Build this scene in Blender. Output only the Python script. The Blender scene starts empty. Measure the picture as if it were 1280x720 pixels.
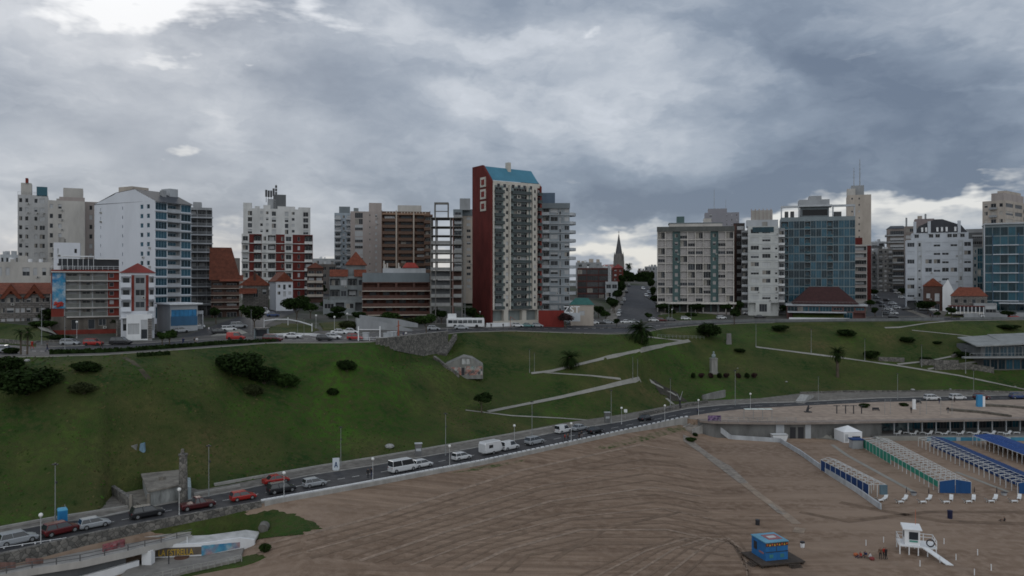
import bpy, bmesh, math, random
from mathutils import Vector, Matrix, noise as mnoise
R = random.Random(7)
C = bpy.context.scene.collection
SC = bpy.context.scene
F = 985.0; HOR = 350.0; CAMZ = 35.0

# ---------------------------------------------------------------- materials
MATS = {}
def _mat(name):
    m = bpy.data.materials.new(name); m.use_nodes = True
    nt = m.node_tree; b = nt.nodes['Principled BSDF']
    return m, nt, b
def mat(name, col, rough=0.8, var=0.18, scale=0.6, metal=0.0, spec=0.3, stain=True, bump=0.0, emit=None):
    """plain surface with uneven colour, long vertical streaks and grime"""
    if name in MATS: return MATS[name]
    m, nt, b = _mat(name); N = nt.nodes; Lk = nt.links
    b.inputs['Roughness'].default_value = rough; b.inputs['Metallic'].default_value = metal
    b.inputs['Specular IOR Level'].default_value = spec
    if var > 0:
        g = N.new('ShaderNodeNewGeometry'); mp = N.new('ShaderNodeMapping')
        mp.inputs['Scale'].default_value = (1, 1, 0.3 if stain else 1)
        Lk.new(g.outputs['Position'], mp.inputs['Vector'])
        n = N.new('ShaderNodeTexNoise'); n.inputs['Scale'].default_value = scale; n.inputs['Detail'].default_value = 6
        n.inputs['Roughness'].default_value = 0.65
        Lk.new(mp.outputs['Vector'], n.inputs['Vector'])
        r = N.new('ShaderNodeValToRGB'); r.color_ramp.elements[0].position = 0.3; r.color_ramp.elements[1].position = 0.7
        lo = [c * (1 - var * 1.6) for c in col]; hi = [min(1, c * (1 + var * 0.5)) for c in col]
        r.color_ramp.elements[0].color = (*lo, 1); r.color_ramp.elements[1].color = (*hi, 1)
        Lk.new(n.outputs['Fac'], r.inputs['Fac']); Lk.new(r.outputs['Color'], b.inputs['Base Color'])
        if bump:
            bp = N.new('ShaderNodeBump'); bp.inputs['Strength'].default_value = bump; bp.inputs['Distance'].default_value = 0.2
            n2 = N.new('ShaderNodeTexNoise'); n2.inputs['Scale'].default_value = scale * 6; n2.inputs['Detail'].default_value = 4
            Lk.new(g.outputs['Position'], n2.inputs['Vector'])
            Lk.new(n2.outputs['Fac'], bp.inputs['Height']); Lk.new(bp.outputs['Normal'], b.inputs['Normal'])
    else:
        b.inputs['Base Color'].default_value = (*col, 1)
    if emit:
        b.inputs['Emission Color'].default_value = (*emit, 1); b.inputs['Emission Strength'].default_value = 1
    MATS[name] = m; return m
def glass(name, col, metal=0.35, rough=0.12):
    if name in MATS: return MATS[name]
    m, nt, b = _mat(name); N = nt.nodes; Lk = nt.links
    b.inputs['Roughness'].default_value = rough; b.inputs['Metallic'].default_value = metal
    b.inputs['Specular IOR Level'].default_value = 0.25
    oi = N.new('ShaderNodeObjectInfo'); g = N.new('ShaderNodeNewGeometry')
    n = N.new('ShaderNodeTexNoise'); n.inputs['Scale'].default_value = 0.45; n.inputs['Detail'].default_value = 3
    Lk.new(g.outputs['Position'], n.inputs['Vector'])
    a = N.new('ShaderNodeMath'); a.operation = 'ADD'; Lk.new(oi.outputs['Random'], a.inputs[0]); Lk.new(n.outputs['Fac'], a.inputs[1])
    r = N.new('ShaderNodeValToRGB'); r.color_ramp.elements[0].position = 0.5; r.color_ramp.elements[1].position = 1.4
    r.color_ramp.elements[0].color = (*[c * 0.45 for c in col], 1); r.color_ramp.elements[1].color = (*[min(1, c * 1.9) for c in col], 1)
    r.color_ramp.elements[1].position = 1.0
    mu = N.new('ShaderNodeMath'); mu.operation = 'MULTIPLY'; mu.inputs[1].default_value = 0.7
    Lk.new(a.outputs[0], mu.inputs[0]); Lk.new(mu.outputs[0], r.inputs['Fac']); Lk.new(r.outputs['Color'], b.inputs['Base Color'])
    MATS[name] = m; return m
def brickmat(name, c1, c2, cm, sc=1.6, row=0.09, w=0.28, rough=0.9):
    if name in MATS: return MATS[name]
    m, nt, b = _mat(name); N = nt.nodes; Lk = nt.links
    tc = N.new('ShaderNodeTexCoord'); sx = N.new('ShaderNodeSeparateXYZ'); cx = N.new('ShaderNodeCombineXYZ')
    Lk.new(tc.outputs['Object'], sx.inputs[0])
    ad = N.new('ShaderNodeMath'); Lk.new(sx.outputs[0], ad.inputs[0]); Lk.new(sx.outputs[1], ad.inputs[1])
    Lk.new(ad.outputs[0], cx.inputs[0]); Lk.new(sx.outputs[2], cx.inputs[1])
    br = N.new('ShaderNodeTexBrick'); br.inputs['Scale'].default_value = 1.0
    br.inputs['Brick Width'].default_value = w * sc; br.inputs['Row Height'].default_value = row * sc; br.inputs['Mortar Size'].default_value = 0.02 * sc
    br.inputs['Color1'].default_value = (*c1, 1); br.inputs['Color2'].default_value = (*c2, 1); br.inputs['Mortar'].default_value = (*cm, 1)
    Lk.new(cx.outputs[0], br.inputs['Vector'])
    n = N.new('ShaderNodeTexNoise'); n.inputs['Scale'].default_value = 0.8; n.inputs['Detail'].default_value = 6
    Lk.new(tc.outputs['Object'], n.inputs['Vector'])
    mx = N.new('ShaderNodeMixRGB'); mx.blend_type = 'MULTIPLY'; mx.inputs['Fac'].default_value = 0.6
    Lk.new(br.outputs['Color'], mx.inputs[1]); Lk.new(n.outputs['Fac'], mx.inputs[2])
    Lk.new(mx.outputs[0], b.inputs['Base Color']); b.inputs['Roughness'].default_value = rough
    MATS[name] = m; return m
def leafmat(name, col, var=0.5):
    if name in MATS: return MATS[name]
    m, nt, b = _mat(name); N = nt.nodes; Lk = nt.links
    g = N.new('ShaderNodeNewGeometry'); n = N.new('ShaderNodeTexNoise'); n.inputs['Scale'].default_value = 0.9; n.inputs['Detail'].default_value = 4
    Lk.new(g.outputs['Position'], n.inputs['Vector'])
    r = N.new('ShaderNodeValToRGB'); r.color_ramp.elements[0].position = 0.35; r.color_ramp.elements[1].position = 0.65
    r.color_ramp.elements[0].color = (*[c * (1 - var) for c in col], 1); r.color_ramp.elements[1].color = (*[c * (1 + var * .7) for c in col], 1)
    Lk.new(n.outputs['Fac'], r.inputs['Fac']); Lk.new(r.outputs['Color'], b.inputs['Base Color'])
    b.inputs['Roughness'].default_value = 0.9; b.inputs['Specular IOR Level'].default_value = 0.03
    MATS[name] = m; return m

# ---------------------------------------------------------------- mesh builder
class MB:
    def __init__(s): s.v = []; s.f = []; s.m = []
    def quad(s, a, b, c, d, m=0):
        i = len(s.v); s.v += [tuple(a), tuple(b), tuple(c), tuple(d)]; s.f.append((i, i+1, i+2, i+3)); s.m.append(m)
    def poly(s, pts, m=0):
        i = len(s.v); s.v += [tuple(p) for p in pts]; s.f.append(tuple(range(i, i+len(pts)))); s.m.append(m)
    def box(s, x0, x1, y0, y1, z0, z1, m=0):
        i = len(s.v)
        s.v += [(x0,y0,z0),(x1,y0,z0),(x1,y1,z0),(x0,y1,z0),(x0,y0,z1),(x1,y0,z1),(x1,y1,z1),(x0,y1,z1)]
        for q in ((0,3,2,1),(4,5,6,7),(0,1,5,4),(1,2,6,5),(2,3,7,6),(3,0,4,7)): s.f.append(tuple(i+k for k in q)); s.m.append(m)
    def prism(s, pts, z0, z1, m=0, mt=None):
        n = len(pts); i = len(s.v)
        s.v += [(p[0], p[1], z0) for p in pts] + [(p[0], p[1], z1) for p in pts]
        s.f.append(tuple(i+k for k in reversed(range(n)))); s.m.append(m)
        s.f.append(tuple(i+n+k for k in range(n))); s.m.append(m if mt is None else mt)
        for k in range(n):
            j = (k+1) % n; s.f.append((i+k, i+j, i+n+j, i+n+k)); s.m.append(m)
    def tube(s, p0, p1, r0, r1=None, n=6, m=0, cap=True):
        r1 = r0 if r1 is None else r1
        p0 = Vector(p0); p1 = Vector(p1); d = (p1-p0).normalized()
        a = Vector((0,0,1)) if abs(d.z) < 0.9 else Vector((1,0,0))
        u = d.cross(a).normalized(); w = d.cross(u)
        i = len(s.v)
        for p, r in ((p0, r0), (p1, r1)):
            for k in range(n):
                t = 2*math.pi*k/n; q = p + u*math.cos(t)*r + w*math.sin(t)*r; s.v.append(tuple(q))
        for k in range(n):
            j = (k+1) % n; s.f.append((i+k, i+j, i+n+j, i+n+k)); s.m.append(m)
        if cap:
            s.f.append(tuple(i+k for k in reversed(range(n)))); s.m.append(m)
            s.f.append(tuple(i+n+k for k in range(n))); s.m.append(m)
    def ball(s, c, r, m=0, nu=8, nv=6, sz=1.0):
        i = len(s.v); c = Vector(c)
        for a in range(nv+1):
            ph = math.pi*a/nv
            for b in range(nu):
                t = 2*math.pi*b/nu
                s.v.append((c.x+r*math.sin(ph)*math.cos(t), c.y+r*math.sin(ph)*math.sin(t), c.z+r*sz*math.cos(ph)))
        for a in range(nv):
            for b in range(nu):
                j = (b+1) % nu
                s.f.append((i+a*nu+b, i+(a+1)*nu+b, i+(a+1)*nu+j, i+a*nu+j)); s.m.append(m)
    def loft(s, rings, m=0, cap=True):
        i = len(s.v); n = len(rings[0])
        for r in rings: s.v += [tuple(p) for p in r]
        for a in range(len(rings)-1):
            for k in range(n):
                j = (k+1) % n; s.f.append((i+a*n+k, i+a*n+j, i+(a+1)*n+j, i+(a+1)*n+k)); s.m.append(m)
        if cap:
            s.f.append(tuple(i+k for k in reversed(range(n)))); s.m.append(m)
            e = i+(len(rings)-1)*n; s.f.append(tuple(e+k for k in range(n))); s.m.append(m)
    def add(s, me, M, off=0):
        i = len(s.v)
        s.v += [tuple(M @ v.co) for v in me.vertices]
        for p in me.polygons: s.f.append(tuple(i+k for k in p.vertices)); s.m.append(p.material_index+off)
    def mesh(s, name, mats, smooth=False, fix=False):
        me = bpy.data.meshes.new(name); me.from_pydata(s.v, [], s.f)
        for m in mats: me.materials.append(m)
        me.polygons.foreach_set('material_index', s.m)
        if smooth: me.polygons.foreach_set('use_smooth', [True]*len(s.f))
        me.update()
        if fix:
            bm = bmesh.new(); bm.from_mesh(me); bmesh.ops.remove_doubles(bm, verts=bm.verts, dist=1e-4)
            bmesh.ops.recalc_face_normals(bm, faces=bm.faces); bm.to_mesh(me); bm.free()
        return me
    def obj(s, name, mats, parent=None, loc=(0,0,0), rz=0, smooth=False, fix=False):
        if not isinstance(mats, (list, tuple)): mats = [mats]
        return link(name, s.mesh(name, mats, smooth, fix), parent, loc, rz)
def link(name, me, parent=None, loc=(0,0,0), rz=0):
    o = bpy.data.objects.new(name, me); C.objects.link(o)
    if parent: o.parent = parent
    o.location = loc
    if rz: o.rotation_euler = (0, 0, rz)
    return o
def tag(o, label=None, cat=None, group=None, kind=None):
    if label: o['label'] = label
    if cat: o['category'] = cat
    if group: o['group'] = group
    if kind: o['kind'] = kind
    return o
def empty(name, loc, rz=0, label=None, cat=None, group=None):
    o = bpy.data.objects.new(name, None); C.objects.link(o); o.location = loc; o.rotation_euler = (0, 0, rz)
    o.empty_display_size = 0.5
    return tag(o, label, cat, group)
def copy_tree(o, parent=None):
    c = o.copy(); C.objects.link(c)
    if parent: c.parent = parent
    for ch in list(o.children): copy_tree(ch, c)
    return c

# ---------------------------------------------------------------- terrain
def interp(t, x):
    if x <= t[0][0]: return t[0][1]
    for (a, b), (c, d) in zip(t, t[1:]):
        if x <= c: return b + (d-b)*(x-a)/(c-a)
    return t[-1][1]
T_D = [(-400,800),(-200,745),(0,692),(50,681),(100,669),(180,653),(291,633),(440,607),(600,577),(740,547),(860,521),(900,515),(940,511),(1000,508),(1100,503),(1280,500),(1600,500)]
T_E = [(-400,760),(-200,715),(0,667),(60,656),(133,646),(200,632),(291,615),(385,595),(470,582),(590,561),(700,540),(780,527),(860,511),(900,507),(950,504),(1000,503),(1100,498),(1280,494),(1600,494)]
T_F = [(-400,745),(-200,705),(0,661),(126,640),(138,622),(205,609),(236,611),(250,615),(313,603),(380,588),(470,574),(590,552),(700,531),(780,519),(860,504),(900,501),(950,499),(1000,493),(1100,490),(1280,490),(1600,490)]
T_F0 = [(-400,745),(-200,705),(0,661),(133,639),(165,633),(231,620),(313,603),(380,588)]
T_C = [(860,523),(887,526),(950,527),(1000,527),(1280,522),(1600,520)]
T_K = [(-400,460),(-200,455),(0,447),(62,446),(130,444),(275,434),(340,429),(430,429),(480,427),(540,420),(580,415.5),(640,414),(700,416),(760,418),(800,417),(830,411),(870,407),(940,404),(1050,403),(1180,401.5),(1280,400),(1600,399)]
T_ZK = [(-200,20.5),(300,20.5),(480,20),(580,19.5),(700,18.5),(830,18.4),(940,18.8),(1050,19.4),(1280,20)]
T_L = [(-400,428),(-200,428),(0,430),(50,434),(100,432),(160,430),(240,425),(300,422),(345,421),(440,418),(520,412.5),(560,411),(640,409),(700,407),(760,405),(830,403),(900,401),(960,399.5),(1100,397),(1180,396.5),(1280,395.5),(1600,395)]
T_ZB = [(0,-1.8),(200,-1.35),(280,-1.1),(345,-.4),(780,-.35),(850,-1.2),(868,-2.8),(895,-4.0),(1600,-4.0)]
T_MD = [(0,26),(60,24),(80,12),(200,12),(300,30),(420,32),(540,14),(700,15),(830,18),(1050,18),(1280,22)]
T_MZ = [(0,3.4),(55,3.0),(75,.4),(200,.3),(300,2.2),(420,2.2),(540,.4),(700,.6),(830,1.2),(1050,.8),(1150,1.2),(1280,2)]
T_N = [(0,32),(350,31),(600,32),(700,33.3),(790,33.6),(900,32),(1000,29),(1100,27.6),(1280,28)]
T_P = [(0,34),(1000,34),(1100,32),(1280,32)]
def Yof(py, z): return (CAMZ-z)*F/(py-HOR)
def sh(px): return 5.6 if px >= 1097 else 0.0   # the beach building is set back under the deck here
def column(px):
    yD = Yof(interp(T_D, px), 0); yE = Yof(interp(T_E, px), 0); yF = Yof(interp(T_F, px), 0)
    yC = yD-1.2 if px < 860 else min(yD-1.2, Yof(interp(T_C, px), 0))
    zB = interp(T_ZB, px); zK = interp(T_ZK, px); yK = Yof(interp(T_K, px), zK); yL = Yof(interp(T_L, px), zK)
    y2 = min(96, yC-22)
    n = [(3, -6.5), (y2*0.62, -6), (y2, -4.7), (yC-interp([(300,2.6),(380,14)],px), interp([(300,-4.55),(380,zB*0.55-2.0)],px)), (yC-0.45+sh(px), zB-(.3 if sh(px) else 0)), (yC+sh(px), 0.0), (yD, 0.0), (yE, 0.0), (yF, 0.1)]
    w = max(0, min(1, (px-465)/30, (585-px)/20))
    for t in (0.12, .25, .38, .5, .62, .75, .88):
        yF0 = Yof(interp(T_F0, px), 0) if px < 378 else yF; y = (yF0 + (yK-yF0)*t)*t**.5 + (yF + (yK-yF)*t)*(1-t**.5)
        nz = mnoise.noise(Vector((px*0.006, t*1.7, 3.1)))*3.0 + mnoise.noise(Vector((px*0.016, t*3.0, 9.1)))*1.5 + mnoise.noise(Vector((px*0.045, t*7, 2.1)))*.35
        env = math.sin(math.pi*t)
        z = 0.1 + (zK-0.1)*(t + 0.10*math.sin(2*math.pi*(t-0.0))*-0.6) + nz*env
        # spur on the left, hollow beside it
        z += env*(2.2*math.exp(-((px-150)/110.0)**2) - 2.4*math.exp(-((px-400)/90.0)**2))
        if w > 0 and t > 0.7:
            z = z*(1-w) + w*(zK-5.2)*(1 if t > 0.8 else 0.93)
            if t > 0.8: y = y*(1-w) + w*(yK-0.8)
        n.append((y, z))
    n += [(yK, zK), (yL, zK)]
    yM = yL + interp(T_MD, px); zM = zK + interp(T_MZ, px)
    n += [(yM, zM), (500, interp(T_N, px)), (900, interp(T_P, px)), (6000, 32)]
    return n
COLS = [-1400,-1000,-700,-500,-350] + list(range(-250, 1561, 6)) + [1650,1800,2050,2400,2800]
NODES = [column(p) for p in COLS]
IB, IC, ID, IE, IF, IK, IL, IM = 4, 5, 6, 7, 8, 16, 17, 18
import bisect
def nodes_at(px):
    px = max(COLS[0]+.01, min(COLS[-1]-.01, px)); i = bisect.bisect_right(COLS, px)-1
    f = (px-COLS[i])/(COLS[i+1]-COLS[i]); a = NODES[i]; b = NODES[i+1]
    return [(p[0]+(q[0]-p[0])*f, p[1]+(q[1]-p[1])*f) for p, q in zip(a, b)]
def ground(x, y):
    y = max(3.01, y); ns = nodes_at(640 + F*x/y)
    for a, b in zip(ns, ns[1:]):
        if y <= b[0]:
            return a[1] + (b[1]-a[1])*(y-a[0])/max(1e-6, b[0]-a[0])
    return 32
def G(px, py, ymin=70):
    u = (px-640)/F; v = (py-HOR)/F; ns = nodes_at(px)
    for a, b in zip(ns, ns[1:]):
        if b[0] < ymin: continue
        fa = CAMZ-v*a[0]-a[1]; fb = CAMZ-v*b[0]-b[1]
        if fa >= 0 and fb <= 0:
            t = fa/(fa-fb) if fa != fb else 0
            y = a[0]+(b[0]-a[0])*t; return Vector((u*y, y, a[1]+(b[1]-a[1])*t))
    y = 600; return Vector((u*y, y, ground(u*y, y)))
def W(px, py, y): return Vector(((px-640)/F*y, y, CAMZ-(py-HOR)/F*y))
def WZ(px, py, z):
    y = Yof(py, z); return Vector(((px-640)/F*y, y, z))
def S(px, Y): return px/F*Y      # pixels to metres at a distance
# ---------------------------------------------------------------- ground materials
def groundmat(name, cols, scales, bump=0.4, rough=0.95, bscale=3.0, stretch=None):
    """cols: list of colours blended by noise layers of the given scales"""
    m, nt, b = _mat(name); N = nt.nodes; Lk = nt.links
    g = N.new('ShaderNodeNewGeometry'); vec = g.outputs['Position']
    if stretch:
        mp = N.new('ShaderNodeMapping'); mp.inputs['Rotation'].default_value = (0,0,stretch[2]); mp.inputs['Scale'].default_value = (stretch[0], stretch[1], 1)
        Lk.new(vec, mp.inputs['Vector']); svec = mp.outputs['Vector']
    else: svec = vec
    cur = None
    for i, (c, sc) in enumerate(zip(cols[1:], scales)):
        n = N.new('ShaderNodeTexNoise'); n.inputs['Scale'].default_value = sc; n.inputs['Detail'].default_value = 7; n.inputs['Roughness'].default_value = .6
        Lk.new(svec if i == 1 else vec, n.inputs['Vector'])
        r = N.new('ShaderNodeMapRange'); r.inputs['From Min'].default_value = .42; r.inputs['From Max'].default_value = .62
        Lk.new(n.outputs['Fac'], r.inputs['Value'])
        mx = N.new('ShaderNodeMixRGB'); Lk.new(r.outputs[0], mx.inputs['Fac'])
        if cur is None: mx.inputs[1].default_value = (*cols[0], 1)
        else: Lk.new(cur, mx.inputs[1])
        mx.inputs[2].default_value = (*c, 1); cur = mx.outputs[0]
    Lk.new(cur, b.inputs['Base Color']); b.inputs['Roughness'].default_value = rough; b.inputs['Specular IOR Level'].default_value = .15
    bp = N.new('ShaderNodeBump'); bp.inputs['Strength'].default_value = bump; bp.inputs['Distance'].default_value = .3
    n2 = N.new('ShaderNodeTexNoise'); n2.inputs['Scale'].default_value = bscale; n2.inputs['Detail'].default_value = 5
    Lk.new(vec, n2.inputs['Vector']); Lk.new(n2.outputs['Fac'], bp.inputs['Height']); Lk.new(bp.outputs['Normal'], b.inputs['Normal'])
    MATS[name] = m; return m, nt, b, bp
GRASS = groundmat('grass', [(.031,.066,.011),(.050,.110,.014),(.084,.074,.030),(.018,.043,.009),(.050,.060,.019)], [.035,.026,.09,.9], 1.0, bscale=2.5)[0]
CITY = groundmat('city_ground', [(.07,.07,.065),(.035,.05,.022),(.10,.095,.088)], [.03,.08], .2)[0]
# sand: damp brown with raked tractor ridges
SAND, nt, sb, sbp = groundmat('sand', [(.230,.164,.120),(.288,.214,.160),(.178,.124,.089),(.258,.191,.144)], [.03,.16,.7], .8, bscale=2.2, stretch=(.25,1.4,-.5))
N = nt.nodes; Lk = nt.links
g = N.new('ShaderNodeNewGeometry'); mp = N.new('ShaderNodeMapping'); mp.inputs['Rotation'].default_value = (0,0,math.radians(-42))
Lk.new(g.outputs['Position'], mp.inputs['Vector'])
mp.inputs['Rotation'].default_value = (0,0,math.radians(-24)); mp.inputs['Scale'].default_value = (.10,1.5,1)
wv = N.new('ShaderNodeTexNoise'); wv.inputs['Scale'].default_value = .50; wv.inputs['Detail'].default_value = 8; wv.inputs['Roughness'].default_value = .7; wv.inputs['Distortion'].default_value = .5
Lk.new(mp.outputs['Vector'], wv.inputs['Vector'])
wr = N.new('ShaderNodeTexWave'); wr.wave_type = 'RINGS'; wr.rings_direction = 'Z'; wr.inputs['Scale'].default_value = .35; wr.inputs['Distortion'].default_value = 2.5; wr.inputs['Detail'].default_value = 2
mpr = N.new('ShaderNodeMapping'); mpr.inputs['Location'].default_value = (-40,-112,0); Lk.new(g.outputs['Position'], mpr.inputs['Vector']); Lk.new(mpr.outputs[0], wr.inputs['Vector'])
# raked area mask: x between about -45 and 42, noise edge
sx = N.new('ShaderNodeSeparateXYZ'); Lk.new(g.outputs['Position'], sx.inputs[0])
def M_(op, a, b=None, c=None, clamp=False):
    n = N.new('ShaderNodeMath'); n.operation = op; n.use_clamp = clamp
    for i, x in enumerate((a, b, c)):
        if x is None: continue
        if isinstance(x, (int, float)): n.inputs[i].default_value = x
        else: Lk.new(x, n.inputs[i])
    return n.outputs[0]
nn = N.new('ShaderNodeTexNoise'); nn.inputs['Scale'].default_value = .06; nn.inputs['Detail'].default_value = 3; Lk.new(g.outputs['Position'], nn.inputs['Vector'])
xm = M_('ADD', sx.outputs[0], M_('MULTIPLY', nn.outputs['Fac'], 26))
mask = M_('MULTIPLY', M_('MULTIPLY_ADD', xm, .09, 1.8, True), M_('MULTIPLY_ADD', xm, -.07, 4.6, True))
bigpatch = M_('MULTIPLY_ADD', nn.outputs['Fac'], 5, -2.0, True)
col0 = sb.inputs['Base Color'].links[0].from_socket
mixw = N.new('ShaderNodeMixRGB'); mixw.blend_type = 'MULTIPLY'; Lk.new(M_('MULTIPLY', mask, .9), mixw.inputs['Fac']); Lk.new(col0, mixw.inputs[1])
rr = N.new('ShaderNodeValToRGB'); rr.color_ramp.elements[0].color = (.64,.61,.59,1); rr.color_ramp.elements[1].color = (1.0,.98,.96,1)
rr.color_ramp.elements[0].position = .40; rr.color_ramp.elements[1].position = .60
Lk.new(wv.outputs['Fac'], rr.inputs['Fac']); Lk.new(rr.outputs[0], mixw.inputs[2])
Lk.new(mixw.outputs[0], sb.inputs['Base Color'])
bh = M_('ADD', M_('MULTIPLY', wv.outputs['Fac'], mask), sbp.inputs['Height'].links[0].from_socket)
Lk.new(bh, sbp.inputs['Height']); sbp.inputs['Strength'].default_value = .4

ASPH = groundmat('asphalt', [(.050,.050,.054),(.066,.066,.070),(.040,.040,.043)], [.08,.6], .1, rough=.7)[0]
PAVE = groundmat('paving', [(.16,.150,.135),(.21,.195,.175),(.12,.112,.10)], [.12,.8], .2)[0]
PINK = groundmat('deck_paving', [(.32,.255,.205),(.37,.30,.245),(.25,.20,.165)], [.08,.5], .1)[0]
CONC = mat('concrete', (.30,.29,.27), .9, .25, .4)
KERB = mat('kerb_concrete', (.33,.32,.30), .9, .2, .5)
PAINT = mat('road_paint', (.55,.55,.53), .7, .25, 2)
WHITE = mat('white_paint', (.70,.71,.72), .6, .08, .5)
DARK = mat('dark_metal', (.03,.03,.035), .5, .1)
def rubble(name, c1, c2, sc):
    m, nt, b = _mat(name); N = nt.nodes; Lk = nt.links; tc = N.new('ShaderNodeNewGeometry')
    v = N.new('ShaderNodeTexVoronoi'); v.inputs['Scale'].default_value = sc; v2 = N.new('ShaderNodeTexVoronoi'); v2.feature = 'DISTANCE_TO_EDGE'; v2.inputs['Scale'].default_value = sc
    n = N.new('ShaderNodeTexNoise'); n.inputs['Scale'].default_value = .5; n.inputs['Detail'].default_value = 6
    for q in (v, v2, n): Lk.new(tc.outputs['Position'], q.inputs['Vector'])
    sp = N.new('ShaderNodeSeparateXYZ'); Lk.new(v.outputs['Color'], sp.inputs[0]); mx = N.new('ShaderNodeMixRGB'); Lk.new(sp.outputs[0], mx.inputs[0]); mx.inputs[1].default_value = (*c1,1); mx.inputs[2].default_value = (*c2,1)
    r = N.new('ShaderNodeValToRGB'); r.color_ramp.elements[0].color = (.35,.35,.35,1); r.color_ramp.elements[1].position = .09; Lk.new(v2.outputs['Distance'], r.inputs[0])
    m2 = N.new('ShaderNodeMixRGB'); m2.blend_type = 'MULTIPLY'; m2.inputs[0].default_value = 1; Lk.new(mx.outputs[0], m2.inputs[1]); Lk.new(r.outputs[0], m2.inputs[2])
    m3 = N.new('ShaderNodeMixRGB'); m3.blend_type = 'MULTIPLY'; m3.inputs[0].default_value = .7; Lk.new(m2.outputs[0], m3.inputs[1]); Lk.new(n.outputs['Fac'], m3.inputs[2])
    Lk.new(m3.outputs[0], b.inputs['Base Color']); b.inputs['Roughness'].default_value = .95
    bp = N.new('ShaderNodeBump'); bp.inputs['Strength'].default_value = .8; bp.inputs['Distance'].default_value = .15; Lk.new(v2.outputs['Distance'], bp.inputs['Height']); Lk.new(bp.outputs['Normal'], b.inputs['Normal'])
    MATS[name] = m; return m
STONE = rubble('rubble_stone', (.30,.28,.25), (.13,.125,.115), 1.7)
UPAVE = groundmat('upper_paving', [(.105,.10,.094),(.14,.13,.12),(.075,.073,.07)], [.12,.8], .2)[0]
LAND = mat('light_metal', (.26,.27,.27), .45, .1)

# ---------------------------------------------------------------- ground sheet
def sheet():
    mb = MB(); n = len(NODES[0]); k = len(COLS); sub = {3:2, 2:3, 1:1, IK:3, IL:2, IM:6}
    rows = []
    for i, px in enumerate(COLS):
        r = []
        ns = NODES[i]
        for a in range(n-1):
            s = sub.get(a, 1)
            for q in range(s): 
                t = q/s; r.append((ns[a][0]*(1-t)+ns[a+1][0]*t, ns[a][1]*(1-t)+ns[a+1][1]*t, a))
        r.append((ns[-1][0], ns[-1][1], n-1)); rows.append(r)
    m = len(rows[0])
    for i, px in enumerate(COLS):
        for (y, z, a) in rows[i]: mb.v.append(((px-640)/F*y, y, z))
    for i in range(k-1):
        for j in range(m-1):
            a = rows[i][j][2]; mi = 0
            if a <= 4: mi = 0
            elif a < IF: mi = 2
            elif a < IK: mi = 1
            elif a < IM and not (COLS[i] < 62 and a == IL): mi = 2
            elif a == IL: mi = 1
            else: mi = 2
            mb.f.append((i*m+j, (i+1)*m+j, (i+1)*m+j+1, i*m+j+1)); mb.m.append(mi)
    o = mb.obj('ground', [SAND, GRASS, CITY], smooth=False)
    # smooth the slope and the beach
    o.data.polygons.foreach_set('use_smooth', [x < 2 for x in mb.m]); return tag(o, kind='structure')
sheet()

def strip(name, fa, fb, px0, px1, off, mats, thick=0.0, step=6, kind='structure', obj=True, mb=None, sub=2):
    """sheet between two curves given as functions px -> (Y, z)"""
    mb = mb or MB(); p = px0; pts = []
    while p < px1: pts.append(p); p += step
    pts.append(px1); base = len(mb.v)
    for q in pts:
        (ya, za), (yb, zb) = fa(q), fb(q)
        for s in range(sub+1):
            t = s/sub; y = ya+(yb-ya)*t; z = za+(zb-za)*t+off; mb.v.append(((q-640)/F*y, y, z))
    w = sub+1
    for i in range(len(pts)-1):
        for s in range(sub):
            mb.f.append((base+i*w+s, base+(i+1)*w+s, base+(i+1)*w+s+1, base+i*w+s+1)); mb.m.append(0)
    if thick:
        for s in (0, sub):
            for i in range(len(pts)-1):
                a = mb.v[base+i*w+s]; b = mb.v[base+(i+1)*w+s]
                c = (b[0], b[1], b[2]-thick); d = (a[0], a[1], a[2]-thick)
                mb.quad(a, b, c, d, 1 if isinstance(mats, (list, tuple)) and len(mats) > 1 else 0)
    if obj: return tag(mb.obj(name, mats), kind=kind)
    return mb
def node(i, dy=0.0, dz=0.0): return lambda px: (lambda n: (n[i][0]+dy, n[i][1]+dz))(nodes_at(px))
def lerpn(i, j, t, dz=0.0):
    def f(px):
        n = nodes_at(px); return (n[i][0]*(1-t)+n[j][0]*t, n[i][1]*(1-t)+n[j][1]*t+dz)
    return f
X0, X1 = -250, 1560
def deckY(px):
    yD = Yof(interp(T_D, px), 0); return yD-1.2 if px < 860 else min(yD-1.2, Yof(interp(T_C, px), 0))
strip('coastal_road', node(ID), node(IE), X0, X1, .03, ASPH)
strip('coastal_pavement', node(IE), node(IF, .3), X0, X1, .14, [PAVE, KERB], .16)
strip('promenade', node(IC), node(ID), X0, 862, .15, [PAVE, KERB], .18)
strip('promenade_deck', lambda px: (deckY(px), 0.0), node(ID), 862, X1, .15, [PINK, KERB], .5)
strip('boulevard_pavement', node(IK), lerpn(IK, IL, .12), X0, X1, .15, [UPAVE, KERB], .2)
strip('boulevard', lerpn(IK, IL, .12), lerpn(IK, IL, .95), X0, X1, .04, ASPH, sub=3)
strip('boulevard_pavement', lerpn(IK, IL, .95), lerpn(IL, IM, .25), 45, X1, .17, [UPAVE, KERB], .2)
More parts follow.
